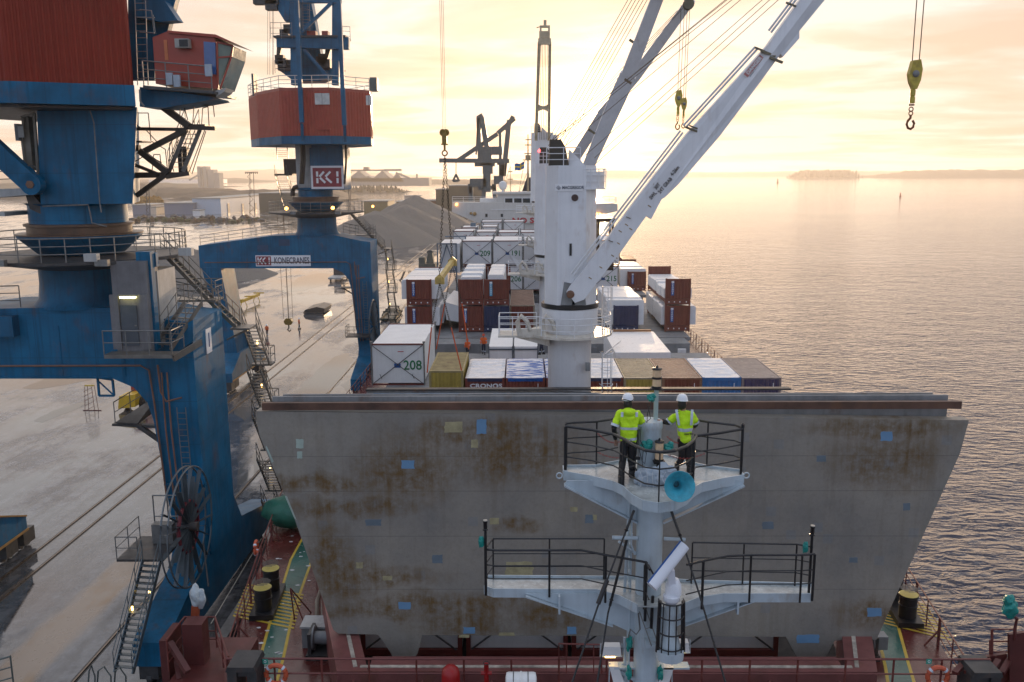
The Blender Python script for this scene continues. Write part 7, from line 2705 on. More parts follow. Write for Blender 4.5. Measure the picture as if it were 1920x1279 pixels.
def lantern(c, r, h, parent):
    mb = MB()
    mb.lathe(c, [(r * 1.5, 0), (r * 1.5, 0.015), (r * 1.15, 0.02), (r * 1.15, h * 0.12), (r, h * 0.13)], 18)
    mb.lathe(c + V((0, 0, h * 0.46)), [(r * 1.15, 0), (r * 1.2, 0.01), (r * 1.2, h * 0.07), (r, h * 0.09)], 18)
    mb.lathe(c + V((0, 0, h * 0.88)), [(r * 1.15, 0), (r * 1.2, 0.01), (r * 1.1, h * 0.07), (r * 0.3, h * 0.10), (r * 0.25, h * 0.18), (0.002, h * 0.2)], 18)
    mb.build('lantern_housing', black, parent, smooth=True)
    mb = MB()
    mb.lathe(c + V((0, 0, h * 0.131)), [(r, 0), (r * 1.03, h * 0.1), (r, h * 0.325)], 18)
    mb.lathe(c + V((0, 0, h * 0.555)), [(r, 0), (r * 1.03, h * 0.1), (r, h * 0.322)], 18)
    mb.build('lantern_glass', lampglass, parent, smooth=True)


p = at(1229, 788, MY + 0.45)
q = at(1231, 729, MY + 0.45)
mb = MB()
mb.bar(V((p.x, MY + 0.45, UZ + 1.14)), q, 0.085, 0.085)
mb.build('head_post', M('head post', (0.45, 0.55, 0.52), 0.4), mast)
lantern(q, 0.09, 0.47, mast)
p = at(1236, 848, MY - 0.0)
mb = MB()
mb.box((p.x - 0.12, p.y - 0.12, p.z - 0.22), (p.x + 0.12, p.y + 0.14, p.z - 0.2))
mb.bar((p.x, p.y, UZ), (p.x, p.y, p.z - 0.2), 0.1)
mb.build('lantern_bracket', black, mast)
lantern(V((p.x, p.y, p.z - 0.2)), 0.085, 0.47, mast)
for (u, v_, s_, lab) in ((1221, 746, 0.09, 'teal bag tied to the lantern post at the mast head'), (1212, 836, 0.12, 'teal bag hanging left of the middle lantern'), (1253, 838, 0.10, 'teal bag hanging right of the middle lantern')):
    p = at(u, v_, MY + 0.1)
    b_ = thing('plastic_bag', lab, 'bag', tuple(p))
    mb = MB()
    mb.blob(p, (s_, s_ * 0.7, s_ * 0.8), int(u), 0.35, sub=3, fr=2)
    mb.blob(p + V((s_ * 0.5, 0, s_ * 0.5)), (s_ * 0.6, s_ * 0.5, s_ * 0.6), int(u) + 2, 0.3, sub=2)
    mb.build('bag', teal, b_, smooth=True)
mb = MB()
for (pl) in ([(1213, 755), (1217, 770), (1220, 785), (1211, 792)], [(1222, 752), (1214, 775), (1213, 793)], [(1199, 805), (1196, 835), (1203, 860), (1206, 880)], [(1202, 800), (1200, 825), (1212, 850)], [(1206, 845), (1204, 865), (1209, 870), (1212, 850)]):
    mb.path([at(u, v_, MY - 0.02) for u, v_ in pl], 0.008, 5)
mb.build('hanging_wire', black, mast)
mb = MB()
for u in (1193,):
    mb.tube(at(1196, 800, MY + 0.3), at(1189, 890, MY + 0.3), 0.02, 6)
mb.box(at(1187, 857, MY + 0.2), at(1203, 861, MY + 0.25))
mb.path([at(1180, 876, MY), at(1190, 874, MY), at(1195, 885, MY), at(1195, 900, MY)], 0.025, 8)
mb.bc(at(1183, 888, MY), (0.09, 0.09, 0.12))
mb.build('pipe_bracket', darksteel, mast)
# grey canvas bundle
o = thing('canvas_bundle', 'grey canvas bundle tied up on the upper mast platform', 'canvas bundle', (MX, MY - 0.5, UZ))
mb = MB()
mb.blob(at(1222, 898, MY - 0.35), (0.36, 0.22, 0.24), 4, 0.16, sub=4, fr=3)
mb.blob(at(1248, 890, MY - 0.3), (0.24, 0.2, 0.24), 7, 0.2, sub=3, fr=3)
mb.build('canvas', M('canvas blue grey', (0.36, 0.42, 0.48), 0.7, var=0.12, bump=1.0, bs=7), o, smooth=True)
mb = MB()
for k in range(5):
    mb.path([at(1200 + k * 12, 885 - (k % 2) * 6, MY - 0.58), at(1205 + k * 9, 898, MY - 0.62), at(1200 + k * 13, 915, MY - 0.56)], 0.008, 5)
mb.build('rope', M('rope pale', (0.55, 0.58, 0.6), 0.7), o)
# fog horn
hc = at(1274, 912, MY - 1.72)
o = thing('fog_horn', 'large turquoise fog horn trumpet facing the camera on the mast', 'fog horn', tuple(hc))
ax = V((0.04, -1, 0.22)).normalized()
mb = MB()
prof = [(0.05, -0.55), (0.06, -0.35), (0.09, -0.2), (0.15, -0.08), (0.26, 0.02), (0.29, 0.035), (0.295, 0.03), (0.28, 0.02), (0.20, -0.03), (0.11, -0.13), (0.075, -0.18), (0.07, -0.3)]
mb.lathe(hc, prof, 36, axis=ax)
mb.build('trumpet', hornm, o, smooth=True)
mb = MB()
mb.lathe(hc + ax * -0.3, [(0.06, 0), (0.06, -0.02)], 12, axis=ax)
mb.bar(hc + ax * -0.4, hc + ax * -0.4 - V((0, 0, 0.3)), 0.1)
mb.build('driver', black, o)

# stays
for k, (pl) in enumerate(([(1189, 957), (1172, 1000), (1130, 1110), (1073, 1279)], [(1176, 1010), (1140, 1150), (1120, 1279)], [(1258, 957), (1278, 1012), (1310, 1110), (1360, 1279)])):
    mb = MB()
    Ys = [MY - 0.1, MY - 0.3, MY - 0.9, MY - 1.6]
    pts = [at(u, v_, Ys[min(i, 3)]) for i, (u, v_) in enumerate(pl)]
    mb.path(pts, 0.022, 6)
    mb.tube(pts[0], pts[0].lerp(pts[1], 0.9), 0.03, 6)
    a_, b_ = pts[0].lerp(pts[1], 0.3), pts[0].lerp(pts[1], 0.8)
    mb.lathe(b_, [(0.02, 0), (0.05, 0.03), (0.02, 0.06)], 8, axis=(pts[1] - pts[0]))
    if k == 0:
        m_ = pts[1].lerp(pts[2], 0.8)
        mb.tube(m_, m_.lerp(pts[2], 1.0) + (pts[2] - m_), 0.05, 8)
    mb.build('stay_wire', black, mast)
# small ladder and ducts on the pole
mb = MB()
ladder(mb, (MX - 0.38, MY + 0.15, 12), (MX - 0.38, MY + 0.15, UZ), 0.3, (0, 1, 0), 0.022)
mb.tube((MX - 0.50, MY, LZ2), (MX - 0.42, MY, UZ - 0.1), 0.035, 8)
mb.tube(at(1148, 1008, MY - 0.1), at(1196, 1009, MY - 0.1), 0.045, 8)
mb.tube(at(1245, 1010, MY - 0.1), at(1285, 1012, MY - 0.1), 0.04, 8)
mb.tube(at(1160, 1015, MY - 0.1), at(1196, 1040, MY - 0.05), 0.03, 8)
mb.path([at(1185, 1000, MY - 0.1), at(1183, 1020, MY - 0.1), at(1190, 1040, MY - 0.1)], 0.02, 6)
mb.build('side_pipe', wmast, mast)
# small ladder to the radar platform
mb = MB()
ladder(mb, at(1205, 1145, MY - 0.35), at(1228, 1210, MY - 0.6), 0.14, (1, 0, 0.3), 0.014)
mb.path([at(1197, 1150, MY - 0.35), at(1200, 1180, MY - 0.35), at(1193, 1190, MY - 0.35), at(1182, 1180, MY - 0.3), at(1178, 1195, MY - 0.3)], 0.018, 6)
mb.build('short_ladder', galv, mast)
mb = MB()
c_ = at(1213, 1133, MY - 0.4)
mb.tube(at(1211, 1060, MY - 0.4), at(1209, 1142, MY - 0.4), 0.045, 6)
mb.tube(at(1224, 1118, MY - 0.5), at(1221, 1178, MY - 0.5), 0.035, 6)
mb.path([at(1209, 1058, MY - 0.4), at(1216, 1060, MY - 0.4), at(1228, 1082, MY - 0.4)], 0.02, 6)
mb.build('access_post', black, mast)
# radar platform and caged pedestal
RX = at(1256, 1220, MY - 0.9)
PZR = RX.z
mb = MB()
mb.lathe((RX.x, RX.y, PZR - 0.05), [(0.28, -0.10), (0.29, 0.1)], 28)
mb.box((MX - 0.1, MY - 0.6, PZR - 0.12), (RX.x, MY - 0.1, PZR - 0.05))
mb.lathe((RX.x, RX.y, PZR - 0.25), [(0.10, 0), (0.2, 0.1)], 16)
mb.build('radar_platform', wmast, mast)
mb = MB()
mb.lathe((RX.x, RX.y + 0.05, PZR + 0.052), [(0.24, 0), (0.13, 0.42), (0.11, 0.5), (0.11, 1.0)], 24)
mb.build('radar_pedestal', wmast, mast, smooth=True)
mb = MB()
for k in range(6):
    a_ = math.pi * (-0.05 - k * 0.18)
    mb.tube((RX.x + 0.27 * math.cos(a_), RX.y + 0.27 * math.sin(a_), PZR), (RX.x + 0.24 * math.cos(a_), RX.y + 0.24 * math.sin(a_), PZR + 1.12), 0.013 if k not in (0, 5) else 0.04, 6)
for h in (0.12, 0.45, 0.8, 1.12):
    mb.path([(RX.x + 0.255 * math.cos(a_), RX.y + 0.255 * math.sin(a_), PZR + h) for a_ in [-math.pi * k / 16 for k in range(-1, 18)]], 0.016, 6)
mb.build('guard_cage', black, mast)
rad = thing('radar', 'white radar with a blue striped bar antenna on the mast, tilted in view', 'radar', (RX.x, RX.y, PZR + 1.0))
mb = MB()
mb.lathe((RX.x, RX.y, PZR + 1.08), [(0.13, 0), (0.17, 0.05), (0.17, 0.14), (0.12, 0.16)], 20)
mb.lathe((RX.x + 0.04, RX.y + 0.05, PZR + 1.24), [(0.17, 0), (0.16, 0.2), (0.10, 0.32), (0.04, 0.34)], 20)
mb.build('gearbox', radarw, rad, smooth=True)
A0, A1 = at(1222, 1100, MY - 1.25), at(1283, 1022, MY - 0.75)
mb = MB()
d_ = (A1 - A0).normalized()
u_ = d_.cross(V((0, -1, 0.3))).normalized()
w_ = d_.cross(u_)
ring = lambda c: [c + u_ * math.cos(a_) * 0.125 + w_ * math.sin(a_) * 0.09 for a_ in [2 * math.pi * k / 20 for k in range(20)]]
mb.loft(ring(A0), ring(A1))
mb.m = [1 if k in (18, 19, 0, 1) else 0 for k in range(20)] + [0, 0]
sgn = 1 if u_.x < 0 else -1
if u_.x > 0:
    mb.m = [1 if k in (8, 9, 10, 11) else 0 for k in range(20)] + [0, 0]
mb.build('antenna_bar', [radarw, bluep], rad, smooth=True)
mb = MB()
mb.bar((A0 + A1) / 2 + V((0.06, 0.05, -0.1)), V((RX.x, RX.y, PZR + 1.45)), 0.14)
mb.build('bracket', radarw, rad)
# floodlights at the mast foot
for i, (u, v_, lab) in enumerate(((1147, 1222, 'white floodlight glowing at its lower edge, on the left mast bracket'), (1275, 1215, 'white floodlight half hidden behind the radar platform'), (1156, 1266, 'white floodlight pointing down at the lower left of the mast foot'), (1249, 1268, 'white floodlight pointing down at the lower right of the mast foot'))):
    p = at(u, v_, MY - 0.1)
    o = thing('floodlight', lab, 'floodlight', tuple(p), 'floodlights on the foremast')
    mb = MB()
    tl = 0 if i < 2 else (0.12 if i == 2 else -0.12)
    hw, hh = (0.19, 0.11) if i < 2 else (0.10, 0.2)
    mb.prism([p + V((-hw - tl * 0.5, 0, hh)), p + V((hw - tl * 0.5, 0, hh)), p + V((hw + 0.02 + tl * 0.5, 0, -hh)), p + V((-hw - 0.02 + tl * 0.5, 0, -hh))], (0, 0.2, 0))
    mb.build('housing', wpaint, o)
    mb = MB()
    mb.path([p + V((-hw - 0.04, 0.1, hh + 0.02)), p + V((-hw - 0.05, 0.1, -hh - 0.06)), p + V((hw + 0.05, 0.1, -hh - 0.06)), p + V((hw + 0.04, 0.1, hh + 0.02))], 0.016, 6)
    mb.build('yoke', wmast, o)
    if i < 2:
        mb = MB()
        mb.bc(p + V((-0.03, 0.06, -hh - 0.02)), (0.22, 0.12, 0.03))
        mb.build('lit_lens', lampon, o)
mb = MB()
a_, b_ = at(1150, 1243, MY + 0.1), at(1290, 1243, MY + 0.1)
mb.box((a_.x, MY - 0.1, a_.z - 0.04), (b_.x, MY + 0.15, a_.z))
mb.tube(at(1171, 1195, MY + 0.05), at(1171, 1290, MY + 0.05), 0.03, 8)
mb.bar((a_.x, MY, a_.z - 0.05), (MX, MY, a_.z - 0.5), 0.06)
mb.build('lamp_bracket', wmast, mast)
for k, (u, v_, lab) in enumerate(((1180, 1205, 'teal bag tied beside the left mast floodlight'), (1180, 1262, 'teal bag tied low on the left side of the mast foot'), (1238, 1262, 'teal bag tied low on the right side of the mast foot'))):
    p = at(u, v_, MY - 0.2)
    b_ = thing('plastic_bag', lab, 'bag', tuple(p))
    mb = MB()
    mb.blob(p, (0.06, 0.06, 0.15), k + 20, 0.35, sub=3, fr=2)
    mb.build('bag', teal, b_, smooth=True)
# ------------------------------------------------------------------ people


def skinmesh(name, joints, edges, mat, parent, root=0, sub=2, disp=0.0, label=None):
    me = bpy.data.meshes.new(name)
    off = OFF.get(parent.name, V((0, 0, 0))) if parent else V((0, 0, 0))
    me.from_pydata([tuple(V(j[0]) - off) for j in joints], edges, [])
    ob = bpy.data.objects.new(name, me)
    COL.objects.link(ob)
    md = ob.modifiers.new('s', 'SKIN')
    md.use_smooth_shade = True
    ly = me.skin_vertices[0].data
    for i, j in enumerate(joints):
        r_ = j[1]
        ly[i].radius = (r_, r_) if not isinstance(r_, tuple) else r_
        ly[i].use_root = (i == root)
    s_ = ob.modifiers.new('u', 'SUBSURF')
    s_.levels = sub
    s_.render_levels = sub
    dg = bpy.context.evaluated_depsgraph_get()
    bpy.context.view_layer.update()
    nm = bpy.data.meshes.new_from_object(ob.evaluated_get(dg))
    COL.objects.unlink(ob)
    bpy.data.objects.remove(ob)
    if disp:
        nm.update()
        for v in nm.vertices:
            n_ = mnoise.noise(v.co * 9) * 0.5 + mnoise.noise(v.co * 20) * 0.3
            v.co += v.normal * n_ * disp
    nm.materials.clear()
    nm.materials.append(mat)
    nm.name = name
    nm.shade_smooth()
    o = bpy.data.objects.new(name, nm)
    COL.objects.link(o)
    o.parent = parent
    OFF[o.name] = off
    if label:
        o['label'] = label
    return o


def figure(o, J, jm, tm, sleeve=None, hat=helmetm, bare=skin, detail=True, hands=True, gm=None):
    """J: dict of world joints"""
    P = {k: V(v) for k, v in J.items()}
    # body: trunk, head, arms, legs in one skin
    js, es, ix = [], [], {}

    def jt(k, r):
        ix[k] = len(js)
        js.append((P[k], r))
    P['chest'] = P['pelvis'].lerp(P['neck'], 0.68)
    P['waist'] = P['pelvis'].lerp(P['neck'], 0.33)
    for k, r in (('pelvis', 0.115), ('waist', 0.11), ('chest', 0.13), ('neck', 0.055), ('headc', 0.085), ('headt', 0.075),
                 ('shl', 0.06), ('ell', 0.042), ('wrl', 0.028), ('shr', 0.06), ('elr', 0.042), ('wrr', 0.028),
                 ('hpl', 0.085), ('knl', 0.058), ('anl', 0.042), ('hpr', 0.085), ('knr', 0.058), ('anr', 0.042)):
        jt(k, r)
    E = [('pelvis', 'waist'), ('waist', 'chest'), ('chest', 'neck'), ('neck', 'headc'), ('headc', 'headt'), ('chest', 'shl'), ('shl', 'ell'), ('ell', 'wrl'), ('chest', 'shr'), ('shr', 'elr'), ('elr', 'wrr'),
         ('pelvis', 'hpl'), ('hpl', 'knl'), ('knl', 'anl'), ('pelvis', 'hpr'), ('hpr', 'knr'), ('knr', 'anr')]
    for s_ in 'lr':
        P['toe' + s_] = P['an' + s_] + P['fdir' + s_] * 0.17 + V((0, 0, -0.045)) if 'fdir' + s_ in P else P['an' + s_] + V((0.02, 0.17, -0.045))
        jt('toe' + s_, 0.034)
        E.append(('an' + s_, 'toe' + s_))
        # hand: palm and fingers
        w, e = P['wr' + s_], P['el' + s_]
        hd = P.get('hd' + s_, (w - e).normalized())
        hd = hd.normalized()
        P['pm' + s_] = w + hd * 0.075
        jt('pm' + s_, 0.03)
        E.append(('wr' + s_, 'pm' + s_))
        if detail:
            sd_ = hd.cross(V((0, 0, 1)))
            sd_ = sd_.normalized() if sd_.length > 0.2 else V((1, 0, 0))
            for k in range(4):
                b_ = P['pm' + s_] + sd_ * (k - 1.5) * 0.021
                ln = (0.03, 0.035, 0.033, 0.026)[k]
                kk = 'f%s%d' % (s_, k)
                P[kk + 'a'] = b_ + hd * (ln + 0.012) + V((0, 0, -0.006))
                P[kk + 'b'] = P[kk + 'a'] + hd * ln * 0.7 + V((0, 0, -0.028))
                jt(kk + 'a', 0.0095)
                jt(kk + 'b', 0.008)
                E += [('pm' + s_, kk + 'a'), (kk + 'a', kk + 'b')]
            sg = 1 if s_ == 'l' else -1
            P['t' + s_] = w + hd * 0.055 + sd_ * 0.05 * sg + V((0, 0, -0.02))
            jt('t' + s_, 0.0105)
            E.append(('wr' + s_, 't' + s_))
    skinmesh('body', js, [(ix[a], ix[b]) for a, b in E], bare, o, 0, 2)
    # trousers
    up = (P['neck'] - P['pelvis']).normalized()
    tj = [(P['pelvis'] + up * 0.06, 0.145), (P['pelvis'], 0.15)] + [(P[k], r) for k, r in (('hpl', 0.105), ('knl', 0.078), ('anl', 0.064), ('hpr', 0.105), ('knr', 0.078), ('anr', 0.064))]
    ml, mr = P['hpl'].lerp(P['knl'], 0.5), P['hpr'].lerp(P['knr'], 0.5)
    tj += [(ml, 0.092), (mr, 0.092)]
    skinmesh('trousers', tj, [(0, 1), (1, 2), (2, 8), (8, 3), (3, 4), (1, 5), (5, 9), (9, 6), (6, 7)], tm, o, 1, 2, 0.02)
    # boots
    for s_ in 'lr':
        a_, t_ = P['an' + s_], P['toe' + s_]
        mb = MB()
        c_ = a_.lerp(t_, 0.45)
        d_ = (t_ - a_)
        d_.z = 0
        d_.normalize()
        sd_ = V((d_.y, -d_.x, 0))
        vs = []
        for (al, w, h) in ((-0.11, 0.7, 0.0), (-0.12, 0.9, 0.12), (0.16, 0.75, 0.0), (0.15, 0.6, 0.06)):
            pass
        bz = a_.z - 0.085
        ringz = lambda k, z: [V((a_.x, a_.y, z)) + d_ * (math.cos(q_) * 0.145 * k + 0.045) + sd_ * math.sin(q_) * 0.055 * k for q_ in [2 * math.pi * i / 14 for i in range(14)]]
        mb.loft(ringz(1.0, bz), ringz(1.0, bz + 0.05))
        r2 = [V((a_.x, a_.y, bz + 0.15)) + d_ * (math.cos(q_) * 0.075) + sd_ * math.sin(q_) * 0.055 for q_ in [2 * math.pi * i / 14 for i in range(14)]]
        mb.loft(ringz(1.0, bz + 0.05), r2)
        mb.build('boot', black, o, smooth=True)
    # jacket: trunk + sleeves
    sl = P['shl'].lerp(P['ell'], 0.55)
    sr = P['shr'].lerp(P['elr'], 0.55)
    ww = gm or {}
    jj = [(P['pelvis'] - up * ww.get('drop', 0.04), (0.185, 0.135)), (P['waist'], (0.19, 0.14)), (P['chest'], (0.195, 0.15)), (P['neck'] - up * 0.045, 0.095), (P['neck'] + up * 0.015, 0.07),
          (P['shl'], 0.095), (sl, 0.084), (P['shl'].lerp(P['ell'], 0.88), 0.078), (P['shr'], 0.095), (sr, 0.084), (P['shr'].lerp(P['elr'], 0.88), 0.078)]
    skinmesh('jacket', jj, [(0, 1), (1, 2), (2, 3), (3, 4), (2, 5), (5, 6), (6, 7), (2, 8), (8, 9), (9, 10)], jm, o, 1, 3, 0.05)
    # dark lower sleeves
    sm = sleeve or jm
    for s_ in 'lr':
        skinmesh('sleeve', [(P['sh' + s_].lerp(P['el' + s_], 0.8), 0.062), (P['el' + s_], 0.062), (P['el' + s_].lerp(P['wr' + s_], 0.95), 0.045)], [(0, 1), (1, 2)], sm, o, 0, 2, 0.01)
    # reflective bands round cuffs of the jacket sleeves
    for s_ in 'lr':
        a_, b_ = P['sh' + s_].lerp(P['el' + s_], 0.70), P['sh' + s_].lerp(P['el' + s_], 0.86)
        mb = MB()
        mb.tube(a_, b_, 0.091, 16, r2=0.087, caps=False)
        mb.build('reflective_cuff', reflect_, o, smooth=True)
    # head
    hc, ht = P['headc'], P['headt']
    fd = P.get('face', V((0, 1, 0))).normalized()
    if detail:
        mb = MB()
        sd_ = fd.cross(V((0, 0, 1))).normalized()
        mb.blob(hc + fd * 0.095 - V((0, 0, 0.01)), (0.016, 0.022, 0.022), 1, 0, sub=2)
        for s_ in (-1, 1):
            mb.blob(hc + sd_ * s_ * 0.088 - V((0, 0, 0.005)), (0.012, 0.022, 0.032), 1, 0, sub=2)
        mb.build('nose_and_ears', bare, o, smooth=True)
        mb = MB()
        for s_ in (-1, 1):
            mb.blob(hc + fd * 0.086 + sd_ * s_ * 0.033 + V((0, 0, 0.022)), (0.012, 0.012, 0.008), 1, 0, sub=1)
        mb.blob(hc + fd * 0.085 - V((0, 0, 0.05)), (0.024, 0.010, 0.006), 1, 0, sub=1)
        mb.build('eyes_and_mouth', hairm, o)
        mb = MB()
        mb.blob(hc - fd * 0.02 - V((0, 0, 0.035)), (0.094, 0.094, 0.125), 3, 0.03, sub=3)
        mb.build('hair', hairm, o, smooth=True)
    mb = MB()
    prof = [(0.142, 0.0), (0.150, 0.008), (0.140, 0.02), (0.135, 0.055), (0.117, 0.105), (0.08, 0.142), (0.03, 0.158), (0.001, 0.16)]
    n_ = 28
    base = hc + V((0, 0, 0.038))
    x_ = fd.cross(V((0, 0, 1))).normalized()
    vs = []
    for r_, h_ in prof:
        for k in range(n_):
            a_ = 2 * math.pi * k / n_
            rr = r_ * (1 + (0.18 * max(0, math.sin(a_)) ** 3 if h_ < 0.03 else 0))
            vs.append(base + x_ * math.cos(a_) * rr * 0.86 + fd * math.sin(a_) * rr + V((0, 0, h_ + 0.10 * (r_ < 0.151) * 0.0)))
    fs = []
    for i in range(len(prof) - 1):
        for k in range(n_):
            fs.append((i * n_ + k, i * n_ + (k + 1) % n_, (i + 1) * n_ + (k + 1) % n_, (i + 1) * n_ + k))
    mb.add(vs, fs)
    hm = mb.build('helmet', hat, o, smooth=True)
    return P, hm


def tape(o, z0, z1, cx, hw, P, push=0.006):
    """reflective strip cut from the jacket surface between two heights"""
    jk = [c for c in o.children if c.name.startswith('jacket')][0]
    off = OFF[jk.name]
    bm = bmesh.new()
    bm.from_mesh(jk.data)
    for co, no in (((0, 0, z0), (0, 0, -1)), ((0, 0, z1), (0, 0, 1)), ((cx - hw, 0, 0), (-1, 0, 0)), ((cx + hw, 0, 0), (1, 0, 0))):
        bmesh.ops.bisect_plane(bm, geom=bm.verts[:] + bm.edges[:] + bm.faces[:], plane_co=V(co) - off, plane_no=no, clear_outer=True)
    bm.normal_update()
    bm.verts.index_update()
    vs = [v.co + off + v.normal * push for v in bm.verts]
    fs = [tuple(v.index for v in f.verts) for f in bm.faces]
    bm.free()
    if fs:
        MB().add(vs, fs).build('reflective_band', reflect_, o, smooth=True)


# left man: back to camera, left arm down on the rail, right elbow on the drum
def px3(u, v_, Y):
    return at(u, v_, Y)


YA = 18.05
o = thing('person', 'person in a hooded hi-vis jacket and white helmet leaning on the mast, left one', 'person', tuple(V((at(1173, 905, YA).x, YA, UZ))))
fa, fb = onz(1164, 908, UZ), onz(1186, 896, UZ)
J = dict(pelvis=at(1178, 823, YA), neck=at(1179, 768, YA - 0.02), headc=at(1177, 754, YA + 0.02), headt=at(1177, 745, YA + 0.03),
         shl=at(1161, 776, YA), ell=at(1151, 803, YA - 0.08), wrl=at(1154, 826, YA + 0.14), shr=at(1196, 776, YA), elr=at(1206, 798, YA + 0.10), wrr=at(1222, 793, YA + 0.32),
         hpl=at(1171, 832, YA), knl=at(1167, 868, YA + 0.02), anl=V((fa.x, fa.y + 0.05, UZ + 0.09)), hpr=at(1185, 832, YA), knr=at(1183, 864, YA + 0.06), anr=V((fb.x, fb.y + 0.05, UZ + 0.09)),
         face=V((0.05, 1, -0.1)))
P, hm = figure(o, J, hiviz, trous, sleeve=trous, gm={'drop': 0.14})
zW, zC, zP = P['waist'].z, P['chest'].z, P['pelvis'].z
cx_ = P['chest'].x
tape(o, zW + 0.02, zW + 0.075, cx_, 0.23, P)
tape(o, zP + 0.0, zP + 0.055, cx_, 0.3, P)
mb = MB()
for s_ in (-1, 1):
    q = P['shl' if s_ < 0 else 'shr']
    mb.bc(V((cx_ + s_ * 0.15, YA - 0.135, P['neck'].z - 0.075)), (0.05, 0.02, 0.10))
mb.build('reflective_tab', reflect_, o)
mb = MB()
mb.blob(V((P['neck'].x, P['neck'].y - 0.06, P['neck'].z - 0.045)), (0.145, 0.10, 0.095), 2, 0.08, sub=3)
mb.build('hood', hiviz, o, smooth=True)
mb = MB()
hp = P['headc'] + V((0, 0, 0.07))
mb.path([hp + V((0.125 * math.cos(a_), 0.145 * math.sin(a_), 0.012 * math.cos(a_ * 3))) for a_ in [math.pi + math.pi * k / 12 for k in range(13)]], 0.010, 6)
mb.build('goggle_strap', black, o)

YBp = 18.45
o2 = thing('person', 'person in a hi-vis vest with braces pattern, white helmet, standing right of the mast lantern', 'person', tuple(V((at(1283, 885, YBp).x, YBp, UZ))))
fa, fb = onz(1270, 882, UZ), onz(1293, 886, UZ)
J = dict(pelvis=at(1284, 822, YBp), neck=at(1281, 770, YBp), headc=at(1279, 755, YBp + 0.02), headt=at(1279, 746, YBp + 0.03),
         shl=at(1268, 778, YBp), ell=at(1252, 793, YBp + 0.05), wrl=at(1240, 789, YBp - 0.15), shr=at(1297, 776, YBp), elr=at(1305, 795, YBp + 0.10), wrr=at(1302, 800, YBp + 0.35),
         hpl=at(1278, 830, YBp), knl=at(1279, 858, YBp + 0.03), anl=V((fa.x, fa.y + 0.05, UZ + 0.09)), hpr=at(1289, 830, YBp), knr=at(1291, 858, YBp + 0.02), anr=V((fb.x, fb.y + 0.05, UZ + 0.09)),
         face=V((0.35, 1, -0.15)))
P, hm = figure(o2, J, hiviz, trous, sleeve=trous, gm={'drop': 0.10})
zW, zC = P['waist'].z, P['chest'].z
cx_ = P['chest'].x
tape(o2, zW - 0.01, zW + 0.06, cx_, 0.23, P)
mb = MB()
for (u0, u1) in ((1268, 1273), (1298, 1296)):
    pts = [at(u0 + (u1 - u0) * t_, 768 + 29 * t_, YBp - 0.155 - 0.03 * math.sin(math.pi * t_)) for t_ in (0, 0.3, 0.6, 1.0)]
    for a_, b_ in zip(pts, pts[1:]):
        mb.bar(a_, b_, 0.05, 0.02, up=(0, -1, 0))
mb.build('reflective_brace', reflect_, o2)
a_ = at(1285, 811, YBp - 0.19)
text('nordic', 'vest_lettering', blackletter, o2, (a_.x - 0.02, YBp - 0.2, a_.z - 0.03), 0.075, xdir=(1, 0.05, 0))


# small workers
def worker(px, py, Y, z, label, face=(0, -1, 0), kneel=False, walk=0.1, red=True, hood=False, jm=workor, seen=1.78):
    b_ = onz(px, py, z)
    b_ = V((b_.x, b_.y, z))
    o = thing('person', label, 'person', tuple(b_))
    f_ = V(face).normalized()
    s_ = V((f_.y, -f_.x, 0))
    k = seen / 1.8
    up = lambda h: V((0, 0, h * k))
    J = dict(pelvis=b_ + up(0.95), neck=b_ + up(1.48) + f_ * 0.04, headc=b_ + up(1.61) + f_ * 0.05, headt=b_ + up(1.69) + f_ * 0.05,
             shl=b_ + up(1.40) - s_ * 0.19, ell=b_ + up(1.12) - s_ * 0.25 + f_ * 0.05, wrl=b_ + up(0.95) - s_ * 0.22 + f_ * 0.25,
             shr=b_ + up(1.40) + s_ * 0.19, elr=b_ + up(1.12) + s_ * 0.25 - f_ * 0.02, wrr=b_ + up(0.92) + s_ * 0.24 + f_ * 0.12,
             hpl=b_ + up(0.88) - s_ * 0.09, knl=b_ + up(0.5) - s_ * 0.10 + f_ * walk, anl=b_ + up(0.09) - s_ * 0.10 + f_ * walk * 1.5,
             hpr=b_ + up(0.88) + s_ * 0.09, knr=b_ + up(0.5) + s_ * 0.10 - f_ * walk * 0.3, anr=b_ + up(0.09) + s_ * 0.10 - f_ * walk * 1.6,
             face=f_)
    J['fdirl'] = f_
    J['fdirr'] = f_
    figure(o, J, jm, M('navy trousers', (0.02, 0.025, 0.05), 0.8), detail=False, hat=(M('red hood', (0.55, 0.06, 0.02), 0.7) if hood else helmetm))
    mb = MB()
    for sg in (-1, 1):
        kn = J['knl'] if sg < 0 else J['knr']
        an = J['anl'] if sg < 0 else J['anr']
        mb.tube(kn.lerp(an, 0.45), kn.lerp(an, 0.6), 0.088, 10, caps=False)
    mb.build('leg_band', reflect_, o)
    return o


worker(501, 630, 100, QZ, 'worker in orange jacket walking on the wet quay, the left one', face=(0.2, -1, 0), walk=0.2)
worker(561, 617, 105, QZ, 'worker in orange jacket on the wet quay beside the dark machine', face=(0.8, 0.4, 0), walk=0.1)
worker(907, 664, 66, HC, 'worker in red hood and orange jacket standing in front of the grey deck house', face=(0, -1, 0), hood=True)
worker(877, 668, 66, HC - 1.0, 'worker in orange bending low behind the lifted yellow container', face=(-0.4, -1, 0), hood=True, seen=1.6)
worker(1016, 665, 63.5, HC + 0.9, 'worker in dark blue with hi-vis leg bands half hidden by the crane pedestal', face=(-1, 0.2, 0), jm=M('navy jacket', (0.02, 0.03, 0.07), 0.8))
# ------------------------------------------------------------------ the yard


def gpos(px, py):
    return onz(px, py, QZ)


